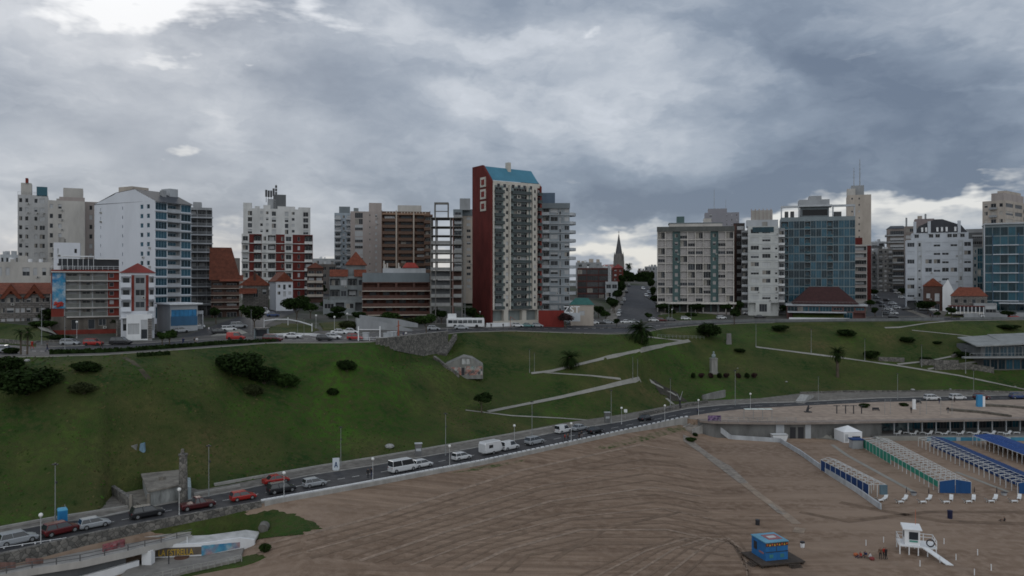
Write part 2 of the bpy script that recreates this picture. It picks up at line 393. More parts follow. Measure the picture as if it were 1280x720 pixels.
# road markings
def marks(i, j, t, px0, px1, off, dash, w):
    mb = MB(); p = px0
    while p < px1:
        f = lerpn(i, j, t); g = lerpn(i, j, t+w)
        q = p+dash*.5
        a, b, c, d = f(p), f(q), g(q), g(p)
        P3 = lambda px, yz: ((px-640)/F*yz[0], yz[0], yz[1]+off)
        mb.quad(P3(p, a), P3(q, b), P3(q, c), P3(p, d)); p += dash
    return mb
tag(marks(ID, IE, .49, -100, 1500, .036, 18, .02).obj('road_marking', PAINT), kind='structure')
tag(marks(IK, IL, .52, -100, 1500, .046, 10, .02).obj('road_marking', PAINT), kind='structure')
tag(strip('', lerpn(IE, IF, 0), lerpn(IE, IF, .06), X0, X1, .146, KERB, obj=False).obj('kerb_line', KERB), kind='structure')

# draped ribbons along pixel polylines
def drape(name, pts, width, off, mats, widths=None, kind='structure', label=None, cat=None, step=3.0, cap=0.0):
    if len(pts) > 1 and not widths:
        q = []
        for (a, b), (c, d) in zip(pts, pts[1:]):
            k = max(1, int(math.hypot(c-a, d-b)/9)); q += [(a+(c-a)*i/k, b+(d-b)*i/k) for i in range(k)]
        pts = q+[pts[-1]]
    P = [G(*p) for p in pts]; out = []
    for i, (a, b) in enumerate(zip(P, P[1:])):
        n = max(1, int((b-a).length/step))
        for k in range(n): out.append(((a+(b-a)*(k/n)), i+k/n))
    out.append((P[-1], len(P)-1)); mb = MB(); rows = []
    for i, (p, u) in enumerate(out):
        q0 = out[max(0, i-1)][0]; q1 = out[min(len(out)-1, i+1)][0]
        d = (q1-q0); d.z = 0; d.normalize(); nrm = Vector((-d.y, d.x, 0))
        w = (widths[int(u)]*(1-u%1)+widths[min(len(widths)-1, int(u)+1)]*(u%1)) if widths else width
        r = []
        for s in (-.5, -.17, .17, .5):
            q = p + nrm*w*s; r.append((q.x, q.y, ground(q.x, q.y)+off))
        zc = max(v[2] for v in r) if cap else None
        if cap: r = [(v[0], v[1], zc) for v in r]
        rows.append(r)
    for r in rows: mb.v += r
    for i in range(len(rows)-1):
        for s in range(3): mb.f.append((i*4+s, i*4+s+1, (i+1)*4+s+1, (i+1)*4+s)); mb.m.append(0)
    if cap:
        for i in range(len(rows)-1):
            for s in (0, 3):
                a = rows[i][s]; b = rows[i+1][s]; mb.quad(a, b, (b[0], b[1], b[2]-cap), (a[0], a[1], a[2]-cap), 0)
    o = mb.obj(name, mats); return tag(o, label, cat, kind=kind)
# side streets
drape('side_street', [(262,424),(300,407),(345,390),(392,372),(440,360)], 13, .10, ASPH, widths=[15,14,13,12,12])
drape('main_street', [(794,404),(797,392),(799,378),(799,365),(798,357)], 15, .12, ASPH, widths=[19,18,17,15,14])
drape('street_pavement', [(763,402),(770,385),(776,370),(780,360)], 4, .16, PAVE)
drape('street_pavement', [(833,398),(829,385),(820,370),(815,360)], 4, .16, PAVE)
drape('avenue', [(1133,398),(1125,388),(1112,376),(1097,366),(1084,358)], 26, .12, ASPH, widths=[30,26,24,20,16])
drape('avenue_pavement', [(1180,396),(1160,380),(1140,371),(1118,362)], 5, .18, PAVE)
drape('traffic_island', [(1135,388),(1165,399)], 3, .22, PAVE)
drape('traffic_island', [(735,410),(790,410)], 3, .2, PAVE)
# paths across the slope
PATHM = mat('path_concrete', (.27,.262,.235), .9, .15, .4)
drape('slope_path', [(610,515),(640,509),(700,497),(757,484),(800,474)], 1.0, .12, PATHM)
drape('slope_path', [(582,513),(640,520),(700,523),(755,527)], .6, .1, PATHM)
drape('slope_path', [(664,467),(690,464),(760,447),(820,434),(862,426)], 1.0, .12, PATHM)
drape('slope_path', [(680,466),(740,470),(776,474)], .45, .1, PATHM)
drape('slope_path', [(800,420),(832,424),(862,427)], .5, .1, PATHM)
drape('slope_path', [(945,434),(1040,446),(1120,457),(1200,470),(1290,489)], .85, .12, PATHM)
drape('slope_path', [(1106,410),(1124,409.5),(1160,404),(1190,401.5)], .8, .12, PATHM)
drape('slope_path', [(1140,413),(1200,419),(1240,424)], .5, .1, PATHM)
drape('slope_path', [(1122,456),(1160,452),(1190,446),(1215,437),(1228,430)], .8, .2, PATHM)
drape('slope_path', [(1160,462),(1200,456),(1225,452),(1250,454)], .8, .2, PATHM)
WORN = mat('worn_earth', (.075,.066,.042), .95, .3, .5)
drape('dirt_track', [(155,447),(165,452),(176,462),(186,474)], 1.0, .05, WORN)
# beach walkway of worn slabs and the ramp down
SLAB = mat('worn_slab', (.27,.235,.20), .9, .35, .8)
drape('beach_walkway', [(858,545),(862,553),(880,566),(905,583),(930,604)], 1.7, .05, SLAB, widths=[1.6,3.0,2.1,2.8,1.8])
drape('sand_track', [(930,604),(950,620),(978,640),(996,655)], 1.5, .04, mat('pale_sand', (.30,.235,.18), .95, .25))
drape('beach_walkway', [(962,630),(975,641),(981,643)], .9, .05, SLAB)
drape('beach_walkway', [(992,662),(1006,664)], 2.6, .05, mat('pale_sand', (.25,.215,.18), .95, .2))
drape('beach_walkway', [(1040,556),(1060,570),(1100,592),(1142,615)], .9, .05, PATHM)
drape('beach_walkway', [(1195,590),(1260,615)], .9, .05, PATHM)
drape('beach_walkway', [(1018,546),(1050,550),(1110,552)], 2.2, .05, PATHM)
for pts, w in (([(1000,640),(1060,652),(1160,640),(1290,640)], 1.3), ([(1050,628),(1100,638),(1180,652),(1290,655)], 1.6), ([(690,700),(760,660),(850,640),(935,660)], .8)):
    drape('tyre_track', pts, w, .03, mat('damp_sand', (.175,.120,.083), .9, .25, .6))
rk = random.Random(3)
for k in range(15):
    s = k/14; e = 560+s*118
    pts = [(300+s*330+rk.uniform(-12,12), 716-(1-s)*26), (470+s*190, 664+s*30-(1-s)*18), (650+s*90, e+28*(1-s)+rk.uniform(-3,3)), (800+s*40, e-4+6*s), (850+s*62, e+4+s*14)]
    drape('rake_line', pts, .42 if k % 2 else .7, .03, MATS['damp_sand'] if k % 3 else mat('ridge_sand', (.27,.20,.15), .95, .3, .8))
for k in range(7):
    pts = [(720+k*22, 722), (790+k*18, 690-k*1.5), (850+k*12, 672), (905+k*5, 670+k*4), (925+k*2, 690+k*6)]
    drape('rake_line', pts, .4, .032, MATS['ridge_sand'] if k % 2 else MATS['damp_sand'])
    # patches of grass on the sand
def patch(name, poly, off, m, sub=10):
    P = [G(*p) for p in poly]; c = sum(P, Vector())/len(P); mb = MB(); n = len(P); ring = []
    K = 90
    for k in range(K):
        t = k/K*n; i = int(t); q = P[i].lerp(P[(i+1) % n], t % 1); q = c+(q-c)*(1+.12*mnoise.noise(Vector((k*.7, c.x, 0)))); ring.append(q)
    for s in range(1, 13):
        for q in ring:
            p = c+(q-c)*(s/12); mb.v.append((p.x, p.y, ground(p.x, p.y)+off*(1.0 if s < 12 else -.5)))
    ci = len(mb.v); mb.v.append((c.x, c.y, ground(c.x, c.y)+off))
    for k in range(K):
        j = (k+1) % K; mb.f.append((ci, k, j)); mb.m.append(0)
        for s in range(11): mb.f.append((s*K+k, (s+1)*K+k, (s+1)*K+j, s*K+j)); mb.m.append(0)
    return tag(mb.obj(name, m), kind='stuff')
patch('grass_patch', [(205,668),(250,648),(300,641),(345,636),(372,643),(405,660),(380,668),(330,672),(290,676),(240,672)], .12, GRASS)
patch('grass_patch', [(130,664),(200,656),(260,643),(300,634),(310,640),(260,660),(210,668)], .1, GRASS)
patch('grass_patch', [(290,697),(320,692),(336,695),(320,703),(280,712),(230,722),(200,724),(250,710)], .1, GRASS)
SPARSE = groundmat('sparse_grass', [(.20,.145,.10),(.05,.075,.022),(.04,.06,.018),(.22,.16,.115)], [.35,.9,.6], .4)[0]
patch('grass_patch', [(560,592),(620,580),(660,574),(650,578),(600,588)], .06, SPARSE)
patch('grass_patch', [(740,561),(800,545),(850,531),(868,536),(820,548),(760,562)], .06, SPARSE)
# sea behind the camera
mb = MB(); mb.quad((-5000,-6000,-5.6),(5000,-6000,-5.6),(5000,42,-5.6),(-5000,42,-5.6))
sea = mb.obj('sea', mat('sea_water', (.05,.075,.08), .15, .1, .02)); tag(sea, kind='structure')

# ---------------------------------------------------------------- world
world = bpy.data.worlds.new('World'); SC.world = world; world.use_nodes = True
nt = world.node_tree; N = nt.nodes; Lk = nt.links
bg = N['Background']; bg.inputs['Strength'].default_value = 0.1
SUNEL, SUNAZ = math.radians(24), math.radians(-26)   # sun veiled behind the cloud, ahead and to the left
sky = N.new('ShaderNodeTexSky'); sky.sky_type = 'NISHITA'; sky.sun_disc = False; sky.sun_elevation = SUNEL; sky.sun_rotation = SUNAZ
tc = N.new('ShaderNodeTexCoord'); sx = N.new('ShaderNodeSeparateXYZ'); Lk.new(tc.outputs['Generated'], sx.inputs[0])
dx, dy, dz = sx.outputs
def vec(a, b, c=0):
    n = N.new('ShaderNodeCombineXYZ')
    for i, x in enumerate((a, b, c)):
        if isinstance(x, (int, float)): n.inputs[i].default_value = x
        else: Lk.new(x, n.inputs[i])
    return n.outputs[0]
def noise(v, sc, det=6, ro=.55, dist=0):
    n = N.new('ShaderNodeTexNoise'); n.inputs['Scale'].default_value = sc; n.inputs['Detail'].default_value = det; n.inputs['Roughness'].default_value = ro
    n.inputs['Distortion'].default_value = dist; Lk.new(v, n.inputs['Vector']); return n
# azimuth a and elevation tangent e of the direction
az = M_('ARCTAN2', dx, dy); hz = M_('SQRT', M_('ADD', M_('MULTIPLY', dx, dx), M_('MULTIPLY', dy, dy)))
el = M_('ARCTAN2', dz, hz)
ze = M_('MAXIMUM', M_('ADD', dz, .10), .02)
pl = vec(M_('DIVIDE', dx, ze), M_('DIVIDE', dy, ze), 0)
av = vec(az, M_('MULTIPLY', el, 1.9), .37)
nA = noise(pl, .55, 8, .55, .3); nB = noise(av, 3.6, 7, .48, .15); nC = noise(av, 9, 6, .52, .2)
nD = noise(vec(az, M_('MULTIPLY', el, 6), 2.2), 5.0, 8, .6, .5)
n1 = M_('SUBTRACT', nB.outputs['Fac'], .5); n2 = M_('SUBTRACT', nC.outputs['Fac'], .5); n3 = M_('SUBTRACT', nA.outputs['Fac'], .5); n4 = M_('SUBTRACT', nD.outputs['Fac'], .5)
# distorted coordinates
nW = noise(av, 5, 5, .6); sw = N.new('ShaderNodeSeparateXYZ'); Lk.new(nW.outputs['Color'], sw.inputs[0])
da = M_('ADD', az, M_('MULTIPLY', M_('SUBTRACT', sw.outputs[0], .5), .30))
de = M_('ADD', el, M_('MULTIPLY', M_('SUBTRACT', sw.outputs[1], .5), .16))
def blob(px, py, rx, ry, s):
    a0 = math.atan2(px-640, F); e0 = math.atan2((HOR-py), math.hypot(F, px-640))
    ra = rx/F; re = ry/F
    u = M_('MULTIPLY', M_('SUBTRACT', da, a0), 1/ra); v = M_('MULTIPLY', M_('SUBTRACT', de, e0), 1/re)
    d = M_('ADD', M_('MULTIPLY', u, u), M_('MULTIPLY', v, v))
    return M_('MULTIPLY', M_('EXPONENT', M_('MULTIPLY', d, -1.0)), s)
def total(l):
    t = l[0]
    for x in l[1:]: t = M_('ADD', t, x)
    return t
tone = total([blob(*b) for b in [
    (120,60,260,90,.20),(60,240,110,34,-.20),(330,210,200,60,.06),(640,95,110,24,-.20),(470,150,160,36,-.10),
    (740,150,150,70,.17),(560,20,260,50,-.02),(860,225,240,42,-.34),(960,120,140,60,-.05),(1120,140,160,80,-.10),(1230,215,90,34,-.28),
    (760,262,120,26,-.14),(1060,170,60,26,.10),(930,100,60,30,.08),(1250,30,120,60,-.04),(620,200,110,40,.06),(300,250,170,30,-.10),(470,235,140,40,.06)]])
nE = noise(vec(M_('ADD', da, 3.3), M_('MULTIPLY', de, 2.1), .9), 4.2, 10, .52, .2); nF = noise(vec(M_('ADD', da, 7.1), M_('MULTIPLY', de, 2.6), 4.9), 8.5, 9, .55, .3)
edge = M_('MULTIPLY_ADD', nE.outputs['Fac'], 5.0, -2.2, True); edge2 = M_('MULTIPLY_ADD', nF.outputs['Fac'], 4.0, -1.7, True)
tone = M_('ADD', tone, M_('MULTIPLY', n1, 1.25)); tone = M_('ADD', tone, M_('MULTIPLY', n2, .50)); tone = M_('ADD', tone, M_('MULTIPLY', n3, .3))
tone = M_('ADD', tone, M_('MULTIPLY', M_('SUBTRACT', edge, .5), .26)); tone = M_('ADD', tone, M_('MULTIPLY', M_('SUBTRACT', edge2, .5), .15))
tone = M_('ADD', tone, .54)
ramp = N.new('ShaderNodeValToRGB'); cr = ramp.color_ramp
cr.elements[0].position = 0.0; cr.elements[0].color = (.152,.194,.268,1)
cr.elements[1].position = 1.0; cr.elements[1].color = (.64,.68,.75,1)
e = cr.elements.new(.30); e.color = (.245,.297,.378,1)
e = cr.elements.new(.55); e.color = (.38,.43,.505,1)
e = cr.elements.new(.78); e.color = (.53,.572,.635,1)
Lk.new(tone, ramp.inputs['Fac'])
# openings where the bright sky behind shows
gap = total([blob(*b) for b in [
    (155,0,80,20,1.15),(235,-34,120,30,1.0),(60,6,40,12,.55),(205,66,42,13,.85),(212,192,22,9,.55),(540,72,26,8,.5),(322,97,14,6,.55),(708,40,14,7,.4),(545,140,40,8,.2),(400,22,30,14,.4),
    (775,290,50,14,.85),(770,318,90,16,.85),(1100,246,60,13,.85),(1190,240,50,12,.85),(1130,275,110,20,.55),(620,320,300,14,.5),(880,285,130,14,.5),(980,262,60,12,.5),(12,290,40,26,.75),(965,272,22,14,.7),(900,335,120,14,.7),(1040,330,200,14,.6),(290,300,70,10,.35),(280,330,250,14,.4)]])
gap = M_('ADD', gap, M_('MULTIPLY', n2, 1.0)); gap = M_('ADD', gap, M_('MULTIPLY', n4, 1.7))
gap = M_('MULTIPLY_ADD', gap, 1.6, -.52, True)
mxg = N.new('ShaderNodeMixRGB'); Lk.new(M_('MULTIPLY', gap, .95), mxg.inputs['Fac']); Lk.new(ramp.outputs[0], mxg.inputs[1])
hot = N.new('ShaderNodeValToRGB'); Lk.new(M_('MULTIPLY', el, 2.8), hot.inputs['Fac'])
hot.color_ramp.elements[0].color = (.74,.73,.69,1); hot.color_ramp.elements[1].color = (.92,.95,1.0,1)
Lk.new(hot.outputs[0], mxg.inputs[2])
# the sky over the sea, behind the viewer, is thinner and brighter
back = M_('MULTIPLY_ADD', dy, -1.6, .0, True)
mxb = N.new('ShaderNodeMixRGB'); Lk.new(M_('MULTIPLY', back, .95), mxb.inputs['Fac']); Lk.new(mxg.outputs[0], mxb.inputs[1]); mxb.inputs[2].default_value = (.98,1.02,1.06,1)
sc10 = N.new('ShaderNodeMixRGB'); sc10.blend_type = 'MULTIPLY'; sc10.inputs['Fac'].default_value = 1; sc10.inputs[2].default_value = (10,10,10,1); Lk.new(mxb.outputs[0], sc10.inputs[1])
mxs = N.new('ShaderNodeMixRGB'); mxs.inputs['Fac'].default_value = .95; Lk.new(sky.outputs[0], mxs.inputs[1]); Lk.new(sc10.outputs[0], mxs.inputs[2])
Lk.new(mxs.outputs[0], bg.inputs['Color'])
world.cycles.sampling_method = 'MANUAL'; world.cycles.sample_map_resolution = 512

sl = bpy.data.lights.new('sun', 'SUN'); sl.energy = .5; sl.angle = math.radians(16); sl.color = (1,.95,.88)
so = bpy.data.objects.new('sun', sl); C.objects.link(so)
dvec = Vector((math.sin(SUNAZ)*math.cos(SUNEL), math.cos(SUNAZ)*math.cos(SUNEL), math.sin(SUNEL)))
so.rotation_euler = dvec.to_track_quat('Z', 'Y').to_euler()

cam = bpy.data.cameras.new('camera'); co = bpy.data.objects.new('camera', cam); C.objects.link(co)
co.location = (0, 0, CAMZ); co.rotation_euler = (math.radians(90), 0, 0)
cam.sensor_width = 36; cam.lens = 36*F/1280; cam.shift_y = -10/1280; cam.clip_end = 20000; cam.clip_start = .5
SC.camera = co
SC.view_settings.view_transform = 'Standard'; SC.view_settings.look = 'None'; SC.view_settings.gamma = 1; SC.view_settings.exposure = 0
SC.cycles.max_bounces = 5; SC.cycles.diffuse_bounces = 2; SC.cycles.glossy_bounces = 2; SC.cycles.use_denoising = True
SC.cycles.filter_width = 1.7
# ---------------------------------------------------------------- building kit
GLASS_D = glass('window_glass', (.016,.019,.023), .0, .3)
GLASS_B = glass('blue_glass', (.014,.046,.066), .10, .08)
GLASS_T = glass('teal_glass', (.010,.042,.058), .12, .08)
SHUT = mat('roller_shutter', (.42,.43,.44), .8, .1, 1.5)
SHUTG = mat('grey_shutter', (.27,.27,.27), .8, .1, 1.5)
FRW = mat('window_frame_white', (.34,.34,.34), .6, .05)
FRD = mat('window_frame_dark', (.06,.06,.065), .5, .05)
CURT = mat('curtain', (.30,.28,.25), .9, .3, 2)
ROOFT = mat('orange_tiles', (.185,.055,.031), .85, .3, 1.2, stain=False, bump=.6)
ROOFR = mat('red_metal_roof', (.20,.035,.030), .6, .2, .6)
SLATE = mat('slate_roof', (.055,.060,.070), .6, .2, .8)
TYPES = dict(  # opening w, h, sill (fractions), recess, balcony kind, projection
 w=(.45,.46,.30,.18,None,0), W=(.80,.50,.28,.18,None,0), v=(.16,.36,.34,.18,None,0), G=(.94,.90,.05,.10,None,0),
 g=(.94,.76,.15,.12,None,0), o=(.92,.86,.03,1.3,'f',0), b=(.70,.74,.03,.2,'p',1.15), B=(.94,.84,.03,.9,'p',.9),
 D=(.55,.74,.03,.25,None,0), s=(.30,.30,.40,.15,None,0), c=(.88,.86,.02,1.6,None,0))
WCACHE = {}
def winmesh(w, h, st, gm, fm, sm):
    k = (round(w, 2), round(h, 2), st, gm.name, fm.name, sm.name)
    if k in WCACHE: return WCACHE[k]
    mb = MB(); x = w/2; t = min(.07, w*.08)
    mb.quad((-x,0,0),(x,0,0),(x,0,h),(-x,0,h), 0)
    mb.box(-x, -x+t, -.05, .0, 0, h, 1); mb.box(x-t, x, -.05, .0, 0, h, 1)
    mb.box(-x+t, x-t, -.05, .0, 0, t, 1); mb.box(-x+t, x-t, -.05, .0, h-t, h, 1)
    nd = max(1, int(round(w/1.1)))
    for i in range(1, nd):
        u = -x + w*i/nd; mb.box(u-t*.5, u+t*.5, -.045, .0, t, h-t, 1)
    if st in (1, 2):
        z = h*.5 if st == 1 else t; mb.box(-x+t, x-t, -.035, -.005, z, h-t, 2)
    if st == 3: mb.quad((-x+t,-.01,t),(0,-.01,t),(0,-.01,h-t),(-x+t,-.01,h-t), 3)
    WCACHE[k] = mb.mesh('window', [gm, fm, sm, CURT]); return WCACHE[k]
def acmesh():
    if 'ac' not in WCACHE:
        mb = MB(); mb.box(-.4,.4,-.32,0,0,.55,0); mb.tube((0,-.325,.27),(0,-.34,.27),.2,.2,8,1); WCACHE['ac'] = mb.mesh('air_conditioner', [LGREY0, DARK])
    return WCACHE['ac']
LGREY0 = mat('ac_casing', (.42,.42,.40), .7, .1)
def balmesh(w, proj, kind, m, slabm):
    k = ('bal', round(w, 2), proj, kind, m.name, slabm.name)
    if k in WCACHE: return WCACHE[k]
    mb = MB(); x = w/2
    if kind == 'f':
        mb.box(-x, x, -.06, .06, 0, .95, 0); mb.box(-x, x, -.10, .10, .95, 1.02, 1)
    else:
        mb.box(-x, x, -proj, 0, -.16, 0, 1)
        if kind == 'p':
            mb.box(-x, x, -proj, -proj+.1, 0, .95, 0); mb.box(-x, -x+.1, -proj+.1, 0, 0, .95, 0); mb.box(x-.1, x, -proj+.1, 0, 0, .95, 0)
        else:
            mb.box(-x, x, -proj, -proj+.05, .95, 1.02, 0); mb.box(-x, -x+.05, -proj, 0, .95, 1.02, 0); mb.box(x-.05, x, -proj, 0, .95, 1.02, 0)
            n = max(2, int(w/.30))
            for i in range(n+1):
                u = -x+.03+(w-.06)*i/n; mb.box(u-.025, u+.025, -proj+.01, -proj+.04, 0, .95, 0)
    WCACHE[k] = mb.mesh('balcony', [m, slabm]); return WCACHE[k]

class Bld: pass
def solve(L, Cx, Rr, Y, th, wl, wr):
    th = math.radians(th); c, s = math.cos(th), math.sin(th); uC = (Cx-640)/F; Px = uC*Y
    if Rr is not None:
        u = (Rr-640)/F; wr = (u*Y-Px)/(c-u*s)
    if L is not None:
        u = (L-640)/F; wl = (Px-u*Y)/(s+u*c)
    return Px, wl, wr
def bld(name, label, L, Cx, Rr, Y, th, top, n, fr, fl, wall, gh=None, wl=12, wr=12, back=None, acc=None, balm=None, slabm=None,
        gm=None, fm=None, sm=None, shut=.35, parapet=.5, base=None, bands=None, cat='building', group=None, roofm=None, gfr=None, gfl=None, states=None, balkind=None, over=None, cap=100, basez=None):
    """one building: corner at pixel column Cx and distance Y, faces running left and right from it"""
    if L is None: th = -math.degrees(math.atan((Cx-640)/F))*.92
    X, wl, wr = solve(L, Cx, Rr, Y, th, wl, wr)
    thr = math.radians(th); d1 = Vector((math.cos(thr), math.sin(thr))); d2 = Vector((-math.sin(thr), math.cos(thr)))
    P0 = Vector((X, Y)); cs = [P0, P0+d1*wr, P0+d1*wr+d2*wl, P0+d2*wl]
    gz = [ground(c.x, max(c.y, 60)) for c in cs]
    zb = basez if basez is not None else (ground(X, Y) if base is None else CAMZ-(base-HOR)/F*Y)
    zt = CAMZ-(top-HOR)/F*Y; H = zt-zb; B = Bld()
    root = empty(name, (X, Y, zb), thr, label, cat, group)
    B.root = root; B.wr, B.wl, B.H = wr, wl, H; B.Y = Y; B.th = thr
    acc = acc or {}; keys = list(acc); mats = [wall, back or wall] + [acc[k] for k in keys] + [roofm or CONC]
    mi = {k: i+2 for i, k in enumerate(keys)}; mr = len(mats)-1
    balm = balm or wall; slabm = slabm or CONC; gm = gm or GLASS_D; fm = fm or FRW; sm = sm or SHUT
    fh = (H-parapet)/n if gh is None else (H-parapet-gh)/(n-1); gh = gh or fh; B.fh = fh; B.gh = gh
    mb = MB(); kids = []
    def face(wid, spec, gspec, P, rz, U):
        if spec is None:
            mb.quad(P(0,-6,0), P(wid,-6,0), P(wid,H,0), P(0,H,0), 0); return
        bays0 = parse(spec); gb = parse(gspec) if gspec is not None else bays0
        mb.quad(P(0,-6,0), P(wid,-6,0), P(wid,0,0), P(0,0,0), 0)
        mb.quad(P(0,H-parapet,0), P(wid,H-parapet,0), P(wid,H,0), P(0,H,0), mi.get('top', 0))
        for j in range(n):
            z0 = 0 if j == 0 else gh+(j-1)*fh; hh = gh if j == 0 else fh; bays = gb if j == 0 else bays0
            if over and j in over: bays = parse(over[j]) if isinstance(over[j], str) else bays
            tw = sum(b[1] for b in bays); u = 0
            for bi, (t, bw, mk) in enumerate(bays):
                w = bw/tw*wid; m = mi.get(mk, 0); u0, u1 = u, u+w; u += w; z1 = z0+hh
                if t == '.': mb.quad(P(u0,z0,0), P(u1,z0,0), P(u1,z1,0), P(u0,z1,0), m); continue
                fw, fhh, sl, rec, bk, pr = TYPES[t]
                ow, oh = w*fw, hh*fhh
                if t in 'ws' : ow = min(ow, 2.0)
                if t == 'w': ow = max(ow, min(1.0, w*.8))
                a = (u0+u1)/2-ow/2; b = a+ow; c = z0+hh*sl; d = c+oh
                mb.quad(P(u0,z0,0), P(u1,z0,0), P(u1,c,0), P(u0,c,0), m); mb.quad(P(u0,d,0), P(u1,d,0), P(u1,z1,0), P(u0,z1,0), m)
                mb.quad(P(u0,c,0), P(a,c,0), P(a,d,0), P(u0,d,0), m); mb.quad(P(b,c,0), P(u1,c,0), P(u1,d,0), P(b,d,0), m)
                r = -rec
                mb.quad(P(a,c,0), P(a,c,r), P(a,d,r), P(a,d,0), m); mb.quad(P(b,c,r), P(b,c,0), P(b,d,0), P(b,d,r), m)
                mb.quad(P(a,c,0), P(b,c,0), P(b,c,r), P(a,c,r), m); mb.quad(P(a,d,r), P(b,d,r), P(b,d,0), P(a,d,0), m)
                st = R.random(); s = 2 if st < shut*.6 else 1 if st < shut else 3 if st < shut+.15 else 0
                if states is not None: s = states
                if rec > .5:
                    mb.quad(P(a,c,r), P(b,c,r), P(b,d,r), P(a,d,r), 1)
                    if t == 'c': continue
                    ww = ow*.7; wh = oh*.86
                    kids.append((z0, 'window', winmesh(ww, wh, s, gm, fm, sm), P((a+b)/2, c, r+.04), rz))
                else:
                    kids.append((z0, 'window', winmesh(ow, oh, s, gm, fm, sm), P((a+b)/2, c, r), rz))
                    if t in 'wWv' and R.random() < .16 and w > 1.6: kids.append((z0, 'air_conditioner', acmesh(), P(min(b+.1, u1-.5), c-.75, .01), rz))
                if bk and (balm is not None):
                    if bk == 'f': kids.append((z0+.1, 'balcony', balmesh(ow, 0, 'f', balm, slabm), P((a+b)/2, c, -.06), rz))
                    else: kids.append((z0+.1, 'balcony', balmesh(w*.97, pr, balkind or 'p', balm, slabm), P((a+b)/2, c, .005), rz))
            if bands and j > 0:
                bm_, bp, bh = bands
                bandl.append((P, wid, z0, bp, bh))
    bandl = []
    face(wr, fr, gfr, lambda u, z, d: (u, -d, z), 0, 0)
    nk = len(kids)
    face(wl, fl, gfl, lambda u, z, d: (-d, wl-u, z), -math.pi/2, 0)
    mb.quad((wr,0,-6),(wr,wl,-6),(wr,wl,H),(wr,0,H)); mb.quad((wr,wl,-6),(0,wl,-6),(0,wl,H),(wr,wl,H))
    # roof with a parapet upstand
    z = H-.5
    mb.quad((.25,.25,z),(wr-.25,.25,z),(wr-.25,wl-.25,z),(.25,wl-.25,z), mr)
    for (x0,y0,x1,y1) in ((0,0,wr,.25),(0,wl-.25,wr,wl),(0,.25,.25,wl-.25),(wr-.25,.25,wr,wl-.25)):
        mb.quad((x0,y0,H),(x1,y0,H),(x1,y1,H),(x0,y1,H), 0)
    for a, b in (((.25,.25),(wr-.25,.25)),((wr-.25,.25),(wr-.25,wl-.25)),((wr-.25,wl-.25),(.25,wl-.25)),((.25,wl-.25),(.25,.25))):
        mb.quad((*a,z),(*b,z),(*b,H),(*a,H), 0)
    B.wallobj = mb.obj('wall', mats, root)
    if bands:
        for (P, wid, z0, bp, bh) in bandl:
            m2 = MB(); a = P(-bp*.5, z0-bh/2, bp); b = P(wid+bp*.5, z0+bh/2, .003)
            m2.box(min(a[0],b[0]), max(a[0],b[0]), min(a[1],b[1]), max(a[1],b[1]), a[2], b[2]); m2.obj('floor_slab', bands[0], root)
    for kind in ('window', 'balcony', 'air_conditioner'):
        ks = sorted([k for k in kids if k[1] == kind], key=lambda k: -k[0])
        for k in ks[:cap]: link(kind, k[2], root, k[3], k[4])
        if len(ks) > cap:
            m3 = MB(); allm = []; 
            for k in ks[cap:]:
                ms = [x for x in k[2].materials]; off = None
                for i in range(len(allm)-len(ms)+1):
                    if allm[i:i+len(ms)] == ms: off = i; break
                if off is None: off = len(allm); allm += ms
                m3.add(k[2], Matrix.Translation(k[3]) @ Matrix.Rotation(k[4], 4, 'Z'), off)
            tag(m3.obj(kind, allm, root), kind='stuff')
    return B
def parse(s):
    out = []
    for t in s.split():
        mk = None
        if ':' in t: t, mk = t.split(':')
        rep = 1
        if '*' in t: t, rp = t.split('*'); rep = int(rp)
        w = t[1:]; w = 1.0 if not w else (float('0.'+w) if t[0] == '.' and '.' not in w else float(w))
        out += [(t[0], w, mk)]*rep
    return out
# additional parts in the building's own axes (fx, fy fractions of the sides; z metres above the roof unless abs)
def addbox(B, name, fx0, fx1, fy0, fy1, z0, z1, m, top=True):
    b = B.H if top else 0; mb = MB(); mb.box(fx0*B.wr, fx1*B.wr, fy0*B.wl, fy1*B.wl, b+z0, b+z1)
    return mb.obj(name, m, B.root)
def hip(B, x0, x1, y0, y1, z, h, m, name='roof', over=.4, ridge=.5):
    """hipped or (ridge=1) gabled roof; x/y in metres local"""
    x0 -= over; x1 += over; y0 -= over; y1 += over; mb = MB(); w = x1-x0; d = y1-y0
    if w >= d: r0 = (x0+w*(1-ridge)/2, (y0+y1)/2, z+h); r1 = (x1-w*(1-ridge)/2, (y0+y1)/2, z+h)
    else: r0 = ((x0+x1)/2, y0+d*(1-ridge)/2, z+h); r1 = ((x0+x1)/2, y1-d*(1-ridge)/2, z+h)
    a, b, c, e = (x0,y0,z),(x1,y0,z),(x1,y1,z),(x0,y1,z)
    if w >= d: mb.quad(a,b,r1,r0); mb.quad(c,e,r0,r1); mb.poly([b,c,r1]); mb.poly([e,a,r0])
    else: mb.quad(b,c,r1,r0); mb.quad(e,a,r0,r1); mb.poly([a,b,r0]); mb.poly([c,e,r1])
    mb.poly([a,e,c,b]); return mb.obj(name, m, B.root)
def antenna(B, x, y, z, h, r=.12, arms=True):
    mb = MB(); mb.tube((x,y,z),(x,y,z+h), r, r*.5, 5)
    if arms:
        for k in range(3): mb.tube((x-.8,y,z+h*(.5+.15*k)),(x+.8,y,z+h*(.5+.15*k)), .05, .05, 4)
    mb.obj('antenna', LAND, B.root)
